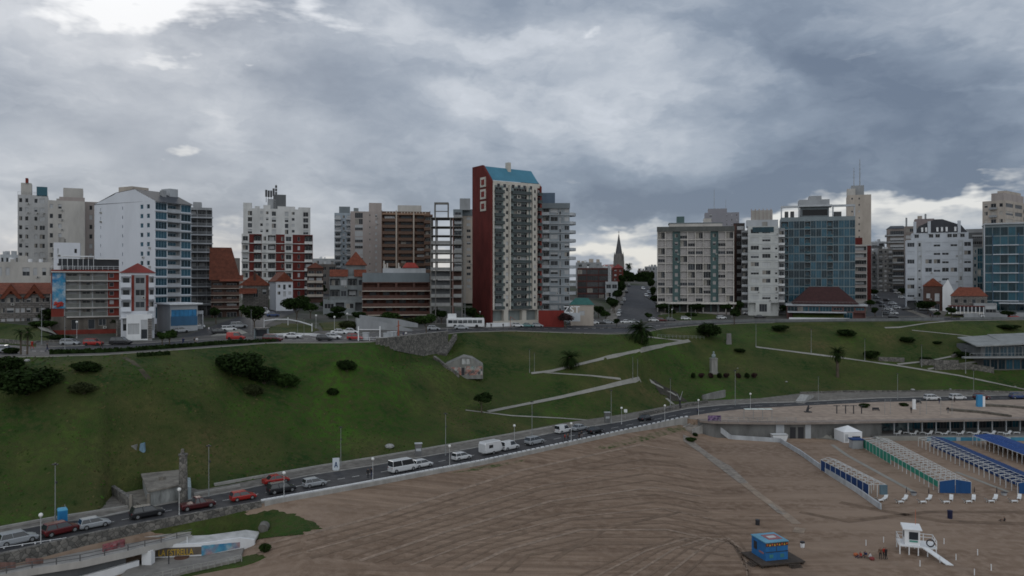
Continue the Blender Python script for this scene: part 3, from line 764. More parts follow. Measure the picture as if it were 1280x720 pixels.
def clutter(B, n, m=None, hmax=2.2):
    for i in range(n):
        w = R.uniform(1, 3); x = R.uniform(.5, max(.6, B.wr-w-.5)); y = R.uniform(.5, max(.6, min(B.wl-2.5, 9)))
        mb = MB()
        if R.random() < .4:
            mb.tube((x+.6,y+.6,B.H-.5),(x+.6,y+.6,B.H+R.uniform(.8,1.5)), .6, .6, 10); mb.obj('water_tank', WHITE, B.root)
        else:
            mb.box(x, x+w, y, y+R.uniform(1,2), B.H-.5, B.H+R.uniform(.6, hmax)); mb.obj('roof_box', m or CONC, B.root)
def railing(B, x0, y0, x1, y1, z, h=1.0, m=None, name='roof_rail'):
    mb = MB(); L = math.hypot(x1-x0, y1-y0); n = max(2, int(L/1.2))
    for i in range(n+1):
        t = i/n; x = x0+(x1-x0)*t; y = y0+(y1-y0)*t; mb.box(x-.03, x+.03, y-.03, y+.03, z, z+h)
    mb.tube((x0,y0,z+h),(x1,y1,z+h), .04, .04, 4); mb.tube((x0,y0,z+h*.5),(x1,y1,z+h*.5), .025, .025, 4)
    mb.obj(name, m or LAND, B.root)
def text(s, size, m, parent, loc, rot, ext=.03):
    cu = bpy.data.curves.new('lettering', 'FONT'); cu.body = s; cu.size = size; cu.extrude = ext; cu.align_x = 'CENTER'
    cu.materials.append(m); t = bpy.data.objects.new('lettering_curve', cu); C.objects.link(t)
    me = bpy.data.meshes.new_from_object(t.evaluated_get(bpy.context.evaluated_depsgraph_get())); bpy.data.objects.remove(t)
    o = bpy.data.objects.new('lettering', me); C.objects.link(o); o.parent = parent; o.location = loc; o.rotation_euler = rot
    return o

# ---------------------------------------------------------------- wall materials
M_ = None
CREAM = mat('cream_plaster', (.46,.44,.41), .9, .15, .25)
PWHITE = mat('white_plaster', (.60,.62,.66), .85, .06, .2)
GREYP = mat('grey_plaster', (.30,.31,.32), .9, .15, .3)
LGREY = mat('light_grey_plaster', (.42,.44,.46), .9, .14, .3)
DGREY = mat('dark_grey_plaster', (.12,.125,.13), .9, .15, .3)
REDP = mat('red_plaster', (.19,.036,.026), .85, .22, .5)
REDD = mat('dark_red_plaster', (.125,.022,.018), .85, .25, .5)
BROWN = brickmat('brown_brick', (.20,.105,.065), (.16,.08,.05), (.14,.10,.08), sc=3)
BRICK = brickmat('red_brick', (.15,.054,.036), (.115,.042,.03), (.10,.065,.054), sc=3)
DBRICK = brickmat('dark_brick', (.13,.062,.045), (.10,.05,.036), (.09,.06,.05), sc=3)
GSTONE = brickmat('grey_stone', (.30,.28,.26), (.20,.19,.18), (.14,.13,.12), sc=6)
PINKG = mat('pinkish_plaster', (.36,.315,.295), .9, .12, .3)
BEIGE = mat('beige_plaster', (.42,.37,.32), .9, .15, .3)
TEALP = mat('teal_panel', (.075,.125,.125), .7, .15, .4)
BLUEP = mat('blue_panel', (.04,.12,.22), .6, .15, .4)
SGREY = mat('slate_panel', (.16,.185,.20), .7, .12, .4)

# ================================================================ LEFT GROUP
# grey stone building with red gables
b = bld('apartment_building', 'low grey stone building with red gabled tile roof at the edge of a lawn', None, -32, 63, 205, 0, 368, 3, 'w w1.1 W1.6 w w W1.7 w w w1.2 W1.6 w w', None, GSTONE, wl=14, shut=.45, gfr='w w1.1 W1.6 . w W1.7 w D w1.2 W1.6 w w', parapet=.3, base=409)
hip(b, 0, b.wr, 0, b.wl, b.H, 3.0, ROOFT, ridge=.98)
for fx in (.16, .47, .78):
    x = b.wr*fx; mb = MB(); zt = b.H+3.4; w = 2.6
    mb.poly([(x-w,-.5,b.H-1.2),(x,-.5,b.H+2.6),(x+w,-.5,b.H-1.2),(x+w*.6,-.5,b.H-1.2),(x,-.5,b.H+.9),(x-w*.6,-.5,b.H-1.2)])
    mb.quad((x-w,-.6,b.H-1.2),(x,-.6,b.H+2.7),(x,7,b.H+2.7),(x-w,7,b.H-1.2)); mb.quad((x,-.6,b.H+2.7),(x+w,-.6,b.H-1.2),(x+w,7,b.H-1.2),(x,7,b.H+2.7))
    mb.obj('roof_gable', ROOFT, b.root)
# low flats behind it
b = bld('apartment_building', 'low pale flats with roof terraces behind the red gabled roof', None, -20, 72, 232, 0, 327, 3, 'w W w . W w w W', None, CREAM, wl=12, shut=.5)
clutter(b, 6, CREAM)
# orange building with the mural
b = bld('apartment_building', 'orange red apartment block with blue sea mural and grey balconies', None, 64, 149, 196, 0, 337, 6, '.1.6 o2:k o1.6:k o2:k w1:r .5', None, REDP, gh=3.4, wl=13, back=CREAM, acc={'k': GREYP, 'r': REDP, 's': mat('brown_base', (.13,.115,.10), .9, .3)}, balm=mat('smoky_parapet', (.15,.155,.145), .7, .2), shut=.3, parapet=.4,
        gfr='.1.6:s D1.2:s .4:s D1.2:s W.9:s .1.2:s')
b.wallobj.data  # keep
mb = MB(); mur, nt, bb, _ = groundmat('mural_paint', [(.03,.15,.32),(.06,.30,.45),(.02,.06,.15),(.45,.50,.52),(.03,.20,.35)], [.12,.25,.5,.3], .0, rough=.7)
mb.box(b.wr*.015, b.wr*.205, -.12, -.002, b.H*.36, b.H*.96); mb.obj('mural', mur, b.root)
mb = MB(); x0 = b.wr*.02; 
for k in range(12):
    a = k/12*4.0; mb.ball((x0+.5+a*.45+.15*math.sin(k*2.1), -.14, b.H*.40+.5*math.sin(k*.9)+.4), .38, 0, 6, 4, .7)
mb.obj('mural_shape', mat('mural_red', (.40,.05,.04), .8, .2), b.root)
for j in range(6): addbox(b, 'floor_slab', .0 if j == 5 else .22, 1.02, -.05, 0.0005, b.gh+b.fh*j-.28, b.gh+b.fh*j-.0, CREAM, top=False)
# glazed roof terrace
mb = MB(); z = b.H
mb.box(b.wr*.14, b.wr*.62, 1.0, 6, z+3.3, z+3.55); mb.obj('terrace_roof', WHITE, b.root)
mb = MB(); mb.box(b.wr*.66, b.wr*1.0, 1.0, 6, z+2.7, z+2.9); mb.obj('terrace_roof', WHITE, b.root)
for i in range(7):
    u = b.wr*(.15+i*.077); addbox(b, 'terrace_post', u/b.wr, u/b.wr+.006, .08, .09, 0, 3.3, WHITE)
mb = MB(); mb.quad((b.wr*.1,2.2,z-.4),(b.wr,2.2,z-.4),(b.wr,2.2,z+2.8),(b.wr*.1,2.2,z+2.8)); mb.obj('terrace_glazing', GLASS_D, b.root)
railing(b, 0, .1, b.wr, .1, b.H, .9, WHITE)
clutter(b, 3, DGREY)
# white, red and grey building with a red roof
b = bld('apartment_building', 'small white apartment block with red and grey panels under a sloping red roof', None, 151, 193, 190, 4, 341, 4, 'B1.8 .5:r W2:g .5:r B1', None, PWHITE, gh=6.6, wl=14, acc={'r': REDP, 'g': GREYP}, balm=PWHITE, shut=.4, slabm=PWHITE,
        gfr='W3 D1 W1')
hip(b, 0, b.wr, 0, b.wl, b.H, 2.4, ROOFR, ridge=.86)
mb = MB(); mb.box(0, b.wr, -2.2, 0, 5.0, 5.2); mb.obj('canopy', WHITE, b.root)
b2 = bld('shop_pavilion', 'low white shopfront with stone corner under the white apartment block', None, 158, 190, 186, 2, 394, 1, 'W2 G1 .6:s', None, WHITE, wl=4.5, acc={'s': GSTONE}, parapet=.9, cat='shop')
# cream complex behind
b = bld('apartment_building', 'stepped cream apartment complex behind the low red gabled roofs', None, 22, 60, 285, 0, 243, 12, 'w1 w1 .5 w1 W1.1 .4', None, mat('cream_shaded_plaster', (.42,.42,.42), .9, .15, .25), wl=18, shut=.5, cap=60)
addbox(b, 'roof_box', .1, .45, .1, .5, 0, 4.5, CREAM); addbox(b, 'roof_box', .25, .34, .05, .3, 4.5, 6.2, REDP)
addbox(b, 'glass_penthouse', .62, .98, .0, .3, -.3, 3.2, GLASS_T); railing(b, 0, .1, b.wr, .1, b.H)
b = bld('apartment_building', 'cream flats tower with plain blank flank and a boxy stair tower', None, 60, 106, 270, 14, 250, 11, 'w1 .2 w1.2 .6 .2.6', None, CREAM, wl=16, shut=.45, cap=70)
addbox(b, 'stair_tower', .40, .95, .2, .8, 0, 4.8, CREAM); clutter(b, 3, CREAM)
addbox(b, 'parapet_wall', .3, 1, .0, .04, 0, 1.3, PINKG)
bld('apartment_building', 'narrow cream rear wing with small windows beside the blank white gable', None, 106, 122, 288, 30, 252, 11, '.4 w1 .5', None, PINKG, wl=12, shut=.2)
# small white block
b = bld('apartment_building', 'plain white low block in front of the cream complex', None, 67, 100, 240, 0, 303, 5, 'v1 . s1', None, PWHITE, wl=10); clutter(b, 2)
# white gable tower with blue glass side
b = bld('apartment_tower', 'tall white gabled tower with blue glass side and slate roof', 118, 194, 239, 232, 62, 251, 12, 'g1.2 o1.4:k g1.1', '.4 v.35 .1.6 v.4 .1.2 w.55 w.55 .3', PWHITE, gh=4.4, back=GREYP, acc={'k': LGREY}, balm=LGREY, gm=GLASS_B, fm=mat('blue_frame', (.25,.36,.44), .6, .1), shut=.12, parapet=.2, cap=100, base=401, states=0)
x, y = b.wr, b.wl; H = b.H
mb = MB(); hr = 5.6   # gable wall: the roof line climbs from both ends
gp = [(0,0,H),(0,y,H+.2),(0,y*.66,H+2.8),(0,y*.64,H+3.2),(0,y*.33,H+3.9)]
mb.poly([gp[0], gp[4], gp[3], gp[2], gp[1]]); q = [(p[0]+x, p[1], p[2]) for p in gp]; mb.poly([q[0], q[1], q[2], q[3], q[4]])
mb.obj('gable', PWHITE, b.root)
mb = MB()
mb.quad((.02,-.9,H-.3),(x+.4,-.9,H-.3),(x+.4,y*.33,H+3.95),(.02,y*.33,H+3.95)); mb.quad((-.1,y*.33,H+3.96),(x+.4,y*.33,H+3.96),(x+.4,y*.64,H+3.3),(-.1,y*.64,H+3.3))
mb.quad((-.0,y*.64,H+3.3),(x,y*.64,H+3.3),(x,y*1.02,H+.1),(-.0,y*1.02,H+.1)); mb.obj('roof', SLATE, b.root)
addbox(b, 'roof_box', .05, .5, .40, .62, 2.5, 5.0, BEIGE); addbox(b, 'roof_box', .75, .98, .2, .34, 1.5, 4.9, LGREY); addbox(b, 'chimney', .5, .58, .16, .22, 1.5, 4.0, GREYP)
for i in range(13): addbox(b, 'floor_band', -.012, 1.012, -.012, .0002, b.gh+(i-1)*b.fh-.12 if i else b.gh-.1, b.gh+(i-1)*b.fh+.14 if i else b.gh+.1, LGREY, top=False) if i != 1 else None
# blue ground floor hall
b = bld('shop_pavilion', 'blue fronted hall with white canopy at the foot of the gabled tower', 196, 213, 247, 205, 45, 381, 1, 'g1', None, LGREY, wl=9, gm=glass('deep_blue_glass', (.02,.10,.20), .4), parapet=.9, fm=BLUEP, base=408, states=0, cat='hall')
mb = MB(); mb.box(-.8, b.wr+.8, -1.4, b.wl, b.H, b.H+.35); mb.obj('canopy', WHITE, b.root)
mb = MB(); mb.box(.1, b.wr-.1, -.12, -.01, .1, b.H*.45); mb.obj('blue_panel', BLUEP, b.root)
bld('entrance_porch', 'small pale portal with dark opening beside the blue hall', None, 236, 254, 212, 10, 389, 1, 'c1', None, LGREY, wl=3, parapet=.4, base=408, cat='porch')
# balcony tower
b = bld('apartment_tower', 'grey tower wrapped in dark continuous balconies beside the gabled tower', None, 238, 265, 258, 30, 259, 12, 'o1.2 o1.6 o1', None, GREYP, gh=6, wl=16, back=DGREY, balm=DGREY, slabm=LGREY, shut=.15, bands=(LGREY, .8, .35), base=403)
addbox(b, 'roof_box', .1, .5, .3, .7, 0, 2.2, GREYP)
# dark brick building with large roof
b = bld('apartment_building', 'dark brick block with balconies under a steep rust red roof', None, 264, 299, 248, 48, 350, 5, 'B1.2 B1.4', None, DBRICK, gh=4.5, back=DBRICK, balm=DBRICK, slabm=BEIGE, shut=.1, bands=(BEIGE, .5, .25), base=404)
mb = MB(); x, y, H = b.wr, b.wl, b.H
mb.poly([(-.6,-.6,H),(x+.5,-.6,H),(x*.72,y*.45,H+10.5),(-.6,y*.45,H+10.5)]); mb.poly([(x+.5,-.6,H),(x+.5,y+.6,H),(x*.72,y*.45,H+10.5)])
mb.poly([(-.6,y+.6,H),(-.6,-.6,H),(-.6,y*.45,H+10.5)]); mb.poly([(x+.5,y+.6,H),(-.6,y+.6,H),(-.6,y*.45,H+10.5),(x*.72,y*.45,H+10.5)]); mb.obj('roof', mat('rust_tiles', (.12,.038,.022), .85, .3, .8, stain=False), b.root)
mb = MB(); mb.poly([(x*.3,-1.6,H-.4),(x+1.2,-1.6,H-.4),(x+1.2,2,H+1.6),(x*.3,2,H+1.6)]); mb.obj('lower_roof', ROOFT, b.root)
# houses with orange roofs
b = bld('house', 'stone house with orange tile roofs and a chimney behind the sloping garden', None, 303, 336, 285, 8, 357, 1, 'w1 D1 w1', None, GSTONE, wl=11, base=372)
hip(b, -1, b.wr+.5, 0, b.wl, b.H, 4.6, ROOFT, ridge=.6); addbox(b, 'chimney', .42, .50, .05, .12, 0, 5.5, DBRICK)
mb = MB(); mb.poly([(-2,-3,-.2+b.H*.35),(b.wr*.55,-3,b.H*.35),(b.wr*.55,.2,b.H*.8),(-2,.2,b.H*.8)]); mb.obj('porch_roof', ROOFT, b.root)
b = bld('house', 'white gabled house with orange roof next to the stone house', 337, 345, 366, 278, 30, 352, 2, 'w1 D.8 w1', '.1', PWHITE, base=371)
hip(b, 0, b.wr, 0, b.wl, b.H, 3.4, ROOFT, ridge=1.0)
# white and red tower
WR = mat('tower_white', (.55,.55,.54), .85, .15, .3)
b = bld('apartment_tower', 'red and white tower crowned by a cluster of antennas', None, 302, 391, 345, 4, 292, 7, 'b1 .6:r o1.1:r w.8 o1.1 .6:r w.6:r b1.1 .6:r w.5:r .5:r o1.2:r', None, WR, wl=22, acc={'r': REDD}, bands=(WR, .35, .3), back=DGREY, balm=WR, slabm=WR, shut=.2, base=373, cap=100, parapet=.1)
b2 = MB(); 
bb = b
up = bld('x', 'x', None, 304, 388, 347, 4, 260, 4, '.3 D.8 .5 w.6 w.6 D.8 .6 D.7 w.7 .5 D1', None, WR, wl=18, parapet=.6, balm=DGREY, basez=CAMZ-(292-HOR)/F*347)
ur = up.root
for ch in list(ur.children):
    ch.parent = bb.root; ch.matrix_parent_inverse = Matrix.Identity(4)
    off = Matrix.Rotation(-bb.th, 3, 'Z') @ (ur.location-bb.root.location); ch.location = Vector(ch.location)+off
bpy.data.objects.remove(ur)
H = CAMZ-(260-HOR)/F*347-bb.root.location.z
def crown(B, z, pieces, m):
    for f0, f1, h in pieces:
        mb = MB(); mb.box(f0*B.wr, f1*B.wr, 2.2, 6, z, z+h); mb.obj('roof_box', m, B.root)
crown(bb, H, [(.02,.14,2.4),(.18,.25,1.0),(.30,.40,1.6),(.5,.75,1.2),(.8,.97,-.0+1.0)], WR)
mb = MB(); mb.box(.44*bb.wr, .62*bb.wr, 3, 8, H, H+6.5); mb.obj('roof_box', DGREY, bb.root)
mb = MB(); mb.box(.36*bb.wr, .48*bb.wr, 3, 8, H, H+4.5); mb.obj('roof_box', GREYP, bb.root)
for i in range(5):
    x = bb.wr*(.34+i*.035); hh = R.uniform(5, 8.5); mb = MB(); mb.tube((x,4,H+3),(x,4,H+3+hh), .12, .08, 5)
    for s in range(3): mb.box(x-.45, x+.45, 3.7, 4.3, H+3+hh*(.45+.18*s), H+3+hh*(.45+.18*s)+1.1)
    mb.obj('antenna', FRD, bb.root)
# brown houses beyond the side street
b = bld('house', 'brown chalet with dark balconies up the side street beyond the trees', None, 384, 404, 330, 12, 335, 4, 'b1 b1', None, DBRICK, wl=12, back=DGREY, balm=BEIGE, base=371); hip(b, 0, b.wr, 0, b.wl, b.H, 2.5, mat('rust_tiles', (.2,.06,.03)), ridge=.4)
b = bld('house', 'low dull flats with flat roofs on the hill left of the grey blue tower', None, 391, 420, 400, 0, 330, 4, 'W1 w1 W1', None, mat('dull_plaster', (.16,.145,.135), .9, .2, .3), wl=12, shut=.1); clutter(b, 3)
bld('house', 'small pale house filling the gap below the antenna tower', None, 361, 386, 352, 0, 352, 2, 'w1 w1 w1', None, mat('dull_plaster', (.16,.145,.135)), wl=10)
# grey modern stepped block with orange roofs
CG = mat('bluish_concrete', (.22,.24,.245), .9, .2, .3)
b = bld('apartment_building', 'stepped grey concrete block with orange pyramid roof and awnings', None, 412, 458, 285, 3, 345, 4, 'o1.2 W.8 o1.2 W1', None, CG, wl=15, gh=4, back=DGREY, balm=CG, shut=.12, base=402)
mb = MB(); z = b.H; w = b.wr
mb.box(w*.45, w*.98, 3, 11, z, z+4); mb.obj('attic', CG, b.root)
hip(b, w*.44, w*1.0, 2.5, 11.5, z+4, 5.2, ROOFT, ridge=.08, name='pyramid_roof')
mb = MB(); mb.poly([(0,-.5,z-.2),(w*.5,-.5,z-.2),(w*.5,2.6,z+2.4),(0,2.6,z+2.4)]); mb.obj('awning', ROOFT, b.root)
mb = MB(); mb.poly([(w*.66,-.5,z-.2),(w*1.0,-.5,z-.2),(w*1.0,2.6,z+2.4),(w*.66,2.6,z+2.4)]); mb.obj('awning', ROOFT, b.root)
b2 = bld('terrace_building', 'low concrete terraces in front of the stepped grey block', None, 404, 453, 268, 2, 375, 2, 'W1.2 c1 W1 c.8', None, CG, wl=14, back=DGREY, base=402, cat='building')
railing(b2, 0, .1, b2.wr, .1, b2.H)
# towers behind
b = bld('apartment_tower', 'grey blue tower of small balconies left of the pinkish slab', None, 418, 441, 410, 5, 266, 14, 'b1 w.7 b1', None, mat('blue_grey_plaster', (.30,.345,.385), .9, .12, .3), wl=18, balm=LGREY, shut=.3, base=372, cap=60)
addbox(b, 'roof_box', .25, .85, .1, .6, 0, 3.5, SGREY)
b = bld('apartment_tower', 'pinkish slab tower with a single column of wide white windows', None, 438, 478, 392, 4, 264, 14, '.5 G1 .6 s.4 .3 w.5 .5', None, PINKG, wl=16, shut=.75, base=372, cap=60)
addbox(b, 'roof_box', .58, .98, .1, .6, 0, 4.5, PINKG); addbox(b, 'roof_box', .10, .25, .1, .4, 0, 1.8, CG)
b = bld('apartment_tower', 'brown brick slab tower with three pale vertical ribs', None, 477, 538, 368, 4, 264, 13, 'o2:k o2:k o2:k', None, BROWN, wl=15, acc={'k': BROWN}, back=DBRICK, balm=BROWN, slabm=BROWN, fm=FRD, shut=.08, base=372, parapet=1.4)
for f in (.30, .655): addbox(b, 'rib', f-.014, f+.014, -.03, 0, -b.H, .4, BEIGE)
for f in (.0, .985): addbox(b, 'rib', f, f+.014, -.02, 0, -b.H, .3, BROWN)
addbox(b, 'parapet_wall', .0, 1, -.015, -.001, -1.5, -.9, mat('tan_strip', (.30,.19,.13)))
for i in range(16):
    if i % 5: addbox(b, 'roof_block', .03+i*.061, .055+i*.061, -.01, .0, -.8, -.2, BEIGE)
addbox(b, 'roof_box', .33, .82, .2, .7, 0, 3.2, CREAM)
b = bld('apartment_building', 'brown brick wing stepping down beside the concrete skeleton', None, 530, 541, 362, 4, 268, 12, 'o1', None, BROWN, wl=12, back=DBRICK, balm=BROWN, base=375, shut=0)
# brick terraces block
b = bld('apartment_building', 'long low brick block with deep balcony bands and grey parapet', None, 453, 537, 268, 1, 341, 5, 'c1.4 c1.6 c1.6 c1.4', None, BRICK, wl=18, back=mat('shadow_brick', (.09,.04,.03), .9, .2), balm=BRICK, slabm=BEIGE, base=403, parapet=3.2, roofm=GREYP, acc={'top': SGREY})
for i in range(1, 5):
    addbox(b, 'balcony', .0, 1, -.09, -.0005, b.fh*i-.1, b.fh*i+1.0, BRICK, top=False); addbox(b, 'floor_slab', -.005, 1.005, -.105, -.0006, b.fh*i-.42, b.fh*i-.101, BEIGE, top=False)
for i in range(1, 5):
    for q in range(4):
        k = link('window', winmesh(2.2, 2.0, 0, GLASS_D, FRD, SHUT), b.root, ((q+.35+R.random()*.3)*b.wr/4, 1.56, b.fh*(i-1)+.1))
for f, h in ((.31,4.2),(.33,3.0),(.36,3.4),(.53,3.5),(.55,2.2),(.74,2.0)): addbox(b, 'chimney', f, f+.02, .2, .24, -.4, h, CREAM)
mb = MB(); z = b.H; x = b.wr*.62; mb.box(x, x+4.6, 3, 7, z-.4, z+1.8); mb.obj('roof_box', DBRICK, b.root)
mb = MB(); hx = x+2.3; mb.loft([[(x-.6,2.4,z+1.8),(x+5.2,2.4,z+1.8),(x+5.2,7.6,z+1.8),(x-.6,7.6,z+1.8)],[(hx-1.5,4.4,z+3.6),(hx+1.5,4.4,z+3.6),(hx+1.5,5.6,z+3.6),(hx-1.5,5.6,z+3.6)]]); mb.obj('roof', mat('red_dormer_roof', (.30,.045,.035), .8, .2), b.root)
addbox(b, 'roof_wall', .30, .95, .15, .17, -.4, 1.6, LGREY)
# concrete skeleton
def skeleton():
    Y = 262; X = (538-640)/F*Y; w = S(578-538, Y); zb = ground(X, Y); H = CAMZ-(272-HOR)/F*Y-zb; n = 12
    root = empty('unfinished_building', (X, Y, zb), math.radians(2), 'bare concrete skeleton tower under construction with open floors', 'building'); fh = H/n; d = 11
    for i in range(n+1):
        if i < 2 and i: continue
        mb = MB(); mb.box(0, w, 0, d, fh*i-.10, fh*i+.10); mb.obj('floor_slab', mat('raw_concrete', (.165,.16,.15), .9, .25, .3), root)
        if 2 <= i < n-2:
            mb = MB(); mb.box(.15, w*.62, .1, .2, fh*i+.14, fh*i+1.15); mb.obj('balcony', mat('fresh_plaster', (.24,.24,.235), .9, .2), root)
            mb = MB(); mb.box(w*.72, w-.15, .1, .2, fh*i+.14, fh*i+1.15); mb.obj('balcony', MATS['fresh_plaster'], root)
            if i < 6:
                mb = MB(); mb.box(.2, w*.6, 2.6, 2.8, fh*i+.14, fh*(i+1)-.14); mb.obj('back_wall', DGREY, root)
                mb = MB(); mb.box(w*.62, w-.2, 2.6, 2.8, fh*i+.14, fh*(i+1)-.14); mb.obj('back_wall', DBRICK, root)
    for u in (.01, .16, .62, .70, .985):
        for v in (0.02, .5, .97):
            mb = MB(); x = u*w; y = v*d; mb.box(x-.13, x+.13, y-.13, y+.13, 0, H); mb.obj('column', MATS['raw_concrete'] if u != .70 else mat('salmon_column', (.24,.15,.13), .9, .2), root)
    mb = MB(); x0, x1 = w*.10, w*.52; t = H+5
    for a in (x0, x1):
        for c in (3, 7): mb.box(a, a+.3, c, c+.3, H, t)
    mb.box(x0, x1+.3, 3, 3.3, t, t+.4); mb.box(x0, x1+.3, 7, 7.3, t, t+.4); mb.box(x0, x0+.3, 3.3, 7, t, t+.4); mb.box(x1, x1+.3, 3.3, 7, t, t+.4); mb.box(x0+.3, x1, 3, 3.25, H+2.2, H+2.5)
    mb.obj('roof_frame', MATS['raw_concrete'], root)
    mb = MB()
    for k in range(5):
        mb.tube((w+.8, .4+k*.6, 0), (w+.8, .4+k*.6, H*.9), .05, .05, 4)
    for i in range(20): mb.tube((w+.8,.3,i*H*.045),(w+.8,3,i*H*.045), .04, .04, 4); mb.tube((w-.2,.3,i*H*.045),(w+.9,.3,i*H*.045), .04, .04, 4)
    mb.obj('scaffolding', LAND, root)
skeleton()
b = bld('apartment_tower', 'beige tower with one column of small windows half hidden by the red tower', None, 578, 597, 345, 0, 268, 12, '.2 w1 .5', None, BEIGE, wl=15, shut=.7, base=362); addbox(b, 'parapet_wall', -.6, 1.0, -.02, -.001, -.6, 2.2, SGREY)
b = bld('apartment_building', 'grey flank building behind the skeleton with balconies', None, 567, 578, 340, 0, 262, 13, 'b1', None, SGREY, wl=14, balm=GREYP, base=372); 
addbox(b, 'roof_box', .7, 1.9, .1, .4, 0, 5, GREYP)

# ================================================================ RED LANDMARK TOWER
LM = mat('tower_cream', (.53,.50,.445), .85, .14, .3)
b = bld('apartment_tower', 'tallest tower with a dark red flank and teal sloping roof', 592, 614, 676, 272, 33, 229, 17, '.25 b.9:g .22 w.28 .2 b1.9:g .35 w.25 .12 b.35:r', '.1', LM, gh=4.2, back=mat('grey_render', (.22,.25,.25), .9, .15), acc={'g': mat('green_grey_render', (.20,.24,.235), .9, .12), 'r': REDD}, balm=mat('smoked_railing', (.045,.06,.06), .3, .1), slabm=DGREY, shut=.15, base=402, cap=100, gfr='c1 .2 c1.2 .2 c1 .2')
x, y, H = b.wr, b.wl, b.H
mb = MB(); top = CAMZ-(204-HOR)/F*272-b.root.location.z
mb.poly([(-.35,-.3,-2),(-.35,y+.3,-2),(-.35,y+.3,top),(-.35,y*.45,top),(-.35,-.3,H+1)]); mb.poly([(.5,-.3,-2),(.5,-.3,H+1),(.5,y*.45,top),(.5,y+.3,top),(.5,y+.3,-2)])
mb.quad((-.35,-.3,-2),(-.35,-.3,H+1),(.5,-.3,H+1),(.5,-.3,-2)); mb.quad((-.35,-.3,H+1),(-.35,y*.45,top),(.5,y*.45,top),(.5,-.3,H+1)); mb.quad((-.35,y*.45,top),(-.35,y+.3,top),(.5,y+.3,top),(.5,y*.45,top))
mb.quad((-.35,y+.3,-2),(.5,y+.3,-2),(.5,y+.3,top),(-.35,y+.3,top))
mb.obj('red_flank', REDD, b.root)
mb = MB(); mb.poly([(x-.5,-.3,H-2),(x-.5,-.3,H),(x-.5,y*.5,top-1.5),(x-.5,y+.3,top-1.5),(x-.5,y+.3,H-2)]); mb.poly([(x+.2,-.3,H-2),(x+.2,y+.3,H-2),(x+.2,y+.3,top-1.5),(x+.2,y*.5,top-1.5),(x+.2,-.3,H)])
mb.quad((x-.5,-.3,H),(x+.2,-.3,H),(x+.2,y*.5,top-1.5),(x-.5,y*.5,top-1.5)); mb.obj('red_flank', REDD, b.root)
mb = MB(); TR = mat('teal_roof', (.06,.20,.28), .6, .12, .3)
mb.quad((.5,.5,H+1.2),(x-.5,.5,H+1.2),(x-.5,y*.45,top-.6),(.5,y*.45,top-.3)); mb.quad((.5,y*.45,top-.3),(x-.5,y*.45,top-.6),(x-.5,y,top-.6),(.5,y,top-.3)); mb.obj('roof', TR, b.root)
addbox(b, 'chimney', .46, .52, .35, .5, 3, top-H+1.6, LM); addbox(b, 'red_edge', .972, 1.0, -.05, -.0305, -H+4, 0, REDP)
addbox(b, 'parapet_wall', .01, .99, -.0, .04, .0, 1.0, LM)
for f in (.14,.26,.43,.55,.66,.80): link('window', winmesh(1.2, 1.3, 0, GLASS_D, FRW, SHUT), b.root, (x*f, -.06, H-1.2))
for f in (.02, .345, .70, .81): addbox(b, 'pilaster', f, f+.028, -.045, -.001, -H+4, 0, LM)
for k in range(3):   # white framed openings near the top of the flank
    z = top-6.3-k*4.2; yy = y*.42; mb = MB()
    mb.box(-.6, -.351, yy-2.2, yy+1.4, z-1.5, z+1.9); mb.obj('flank_frame', LM, b.root)
    mb = MB(); mb.box(-.7, -.601, yy-1.4, yy+.6, z-.8, z+1.1); mb.obj('flank_opening', mat('flank_dark', (.20,.04,.035), .9), b.root)
for i in range(1, 16):
    z = b.gh+(i-1)*b.fh+b.fh*.45; mb = MB(); mb.box(x*.505, x*.575, -.28, -.2, z, z+1.2)
    mb.box(x*.52, x*.56, -.285, -.281, z+.2, z+1.0, 1); mb.obj('balcony_screen', [LM, GLASS_D], b.root)
# grey balcony tower right
b = bld('apartment_tower', 'broad grey blue tower with rounded end balconies beside the red tower', None, 672, 712, 296, 5, 256, 13, 'W.8 o1.3 W1.6 D.5 v.4 W1', None, mat('blue_grey_wall', (.27,.30,.325), .9, .12, .3), wl=14, back=GREYP, balm=LGREY, shut=.4, bands=(LGREY, .4, .22), base=401)
for i in range(1, 13):
    mb = MB(); z = b.gh+(i-1)*b.fh; w = b.wr; pts = [(w+.02, .5)] + [(w+2.6*math.sin(t), 4.5-4.0*math.cos(t)) for t in [k*math.pi/6 for k in range(1, 7)]] + [(w+.02, 8.5)]
    mb.prism(pts, z-.15, z+.95); mb.obj('balcony', LGREY, b.root)
addbox(b, 'roof_box', .0, .55, .2, .7, .0, 4.8, mat('dark_blue_panel', (.09,.13,.18), .7, .1)); addbox(b, 'parapet_wall', -.01, 1.01, -.04, -.001, -1.4, .6, SGREY)
# low things at the foot of the towers
b = bld('perimeter_wall', 'red boundary wall at the foot of the grey balcony tower', None, 673, 705, 275, 2, 388, 1, '.1', None, mat('bright_red_wall', (.19,.025,.02), .8, .2), wl=.6, base=402, parapet=.1, cat='wall')
b = bld('shop_pavilion', 'low pale pavilion with a dark teal roof at the street corner', None, 713, 742, 285, 6, 381, 1, '.1 s1 .1', None, BEIGE, wl=8, base=402, cat='pavilion')
hip(b, 0, b.wr, 0, b.wl, b.H, 2.4, mat('dark_teal_roof', (.035,.13,.115), .7, .2), ridge=.5)
p = W(714.5, 391, 279); t = empty('letter_sculpture', (p.x, p.y, p.z), 0, 'white sculpted letters on a low plinth by the teal roofed pavilion', 'sculpture')
text('ZST', 3.4, WHITE, t, (0,0,0), (math.radians(90),0,0), .15)
mb = MB(); mb.box(-3, 3, -.5, .5, -3, -.02); mb.obj('plinth', LGREY, t)
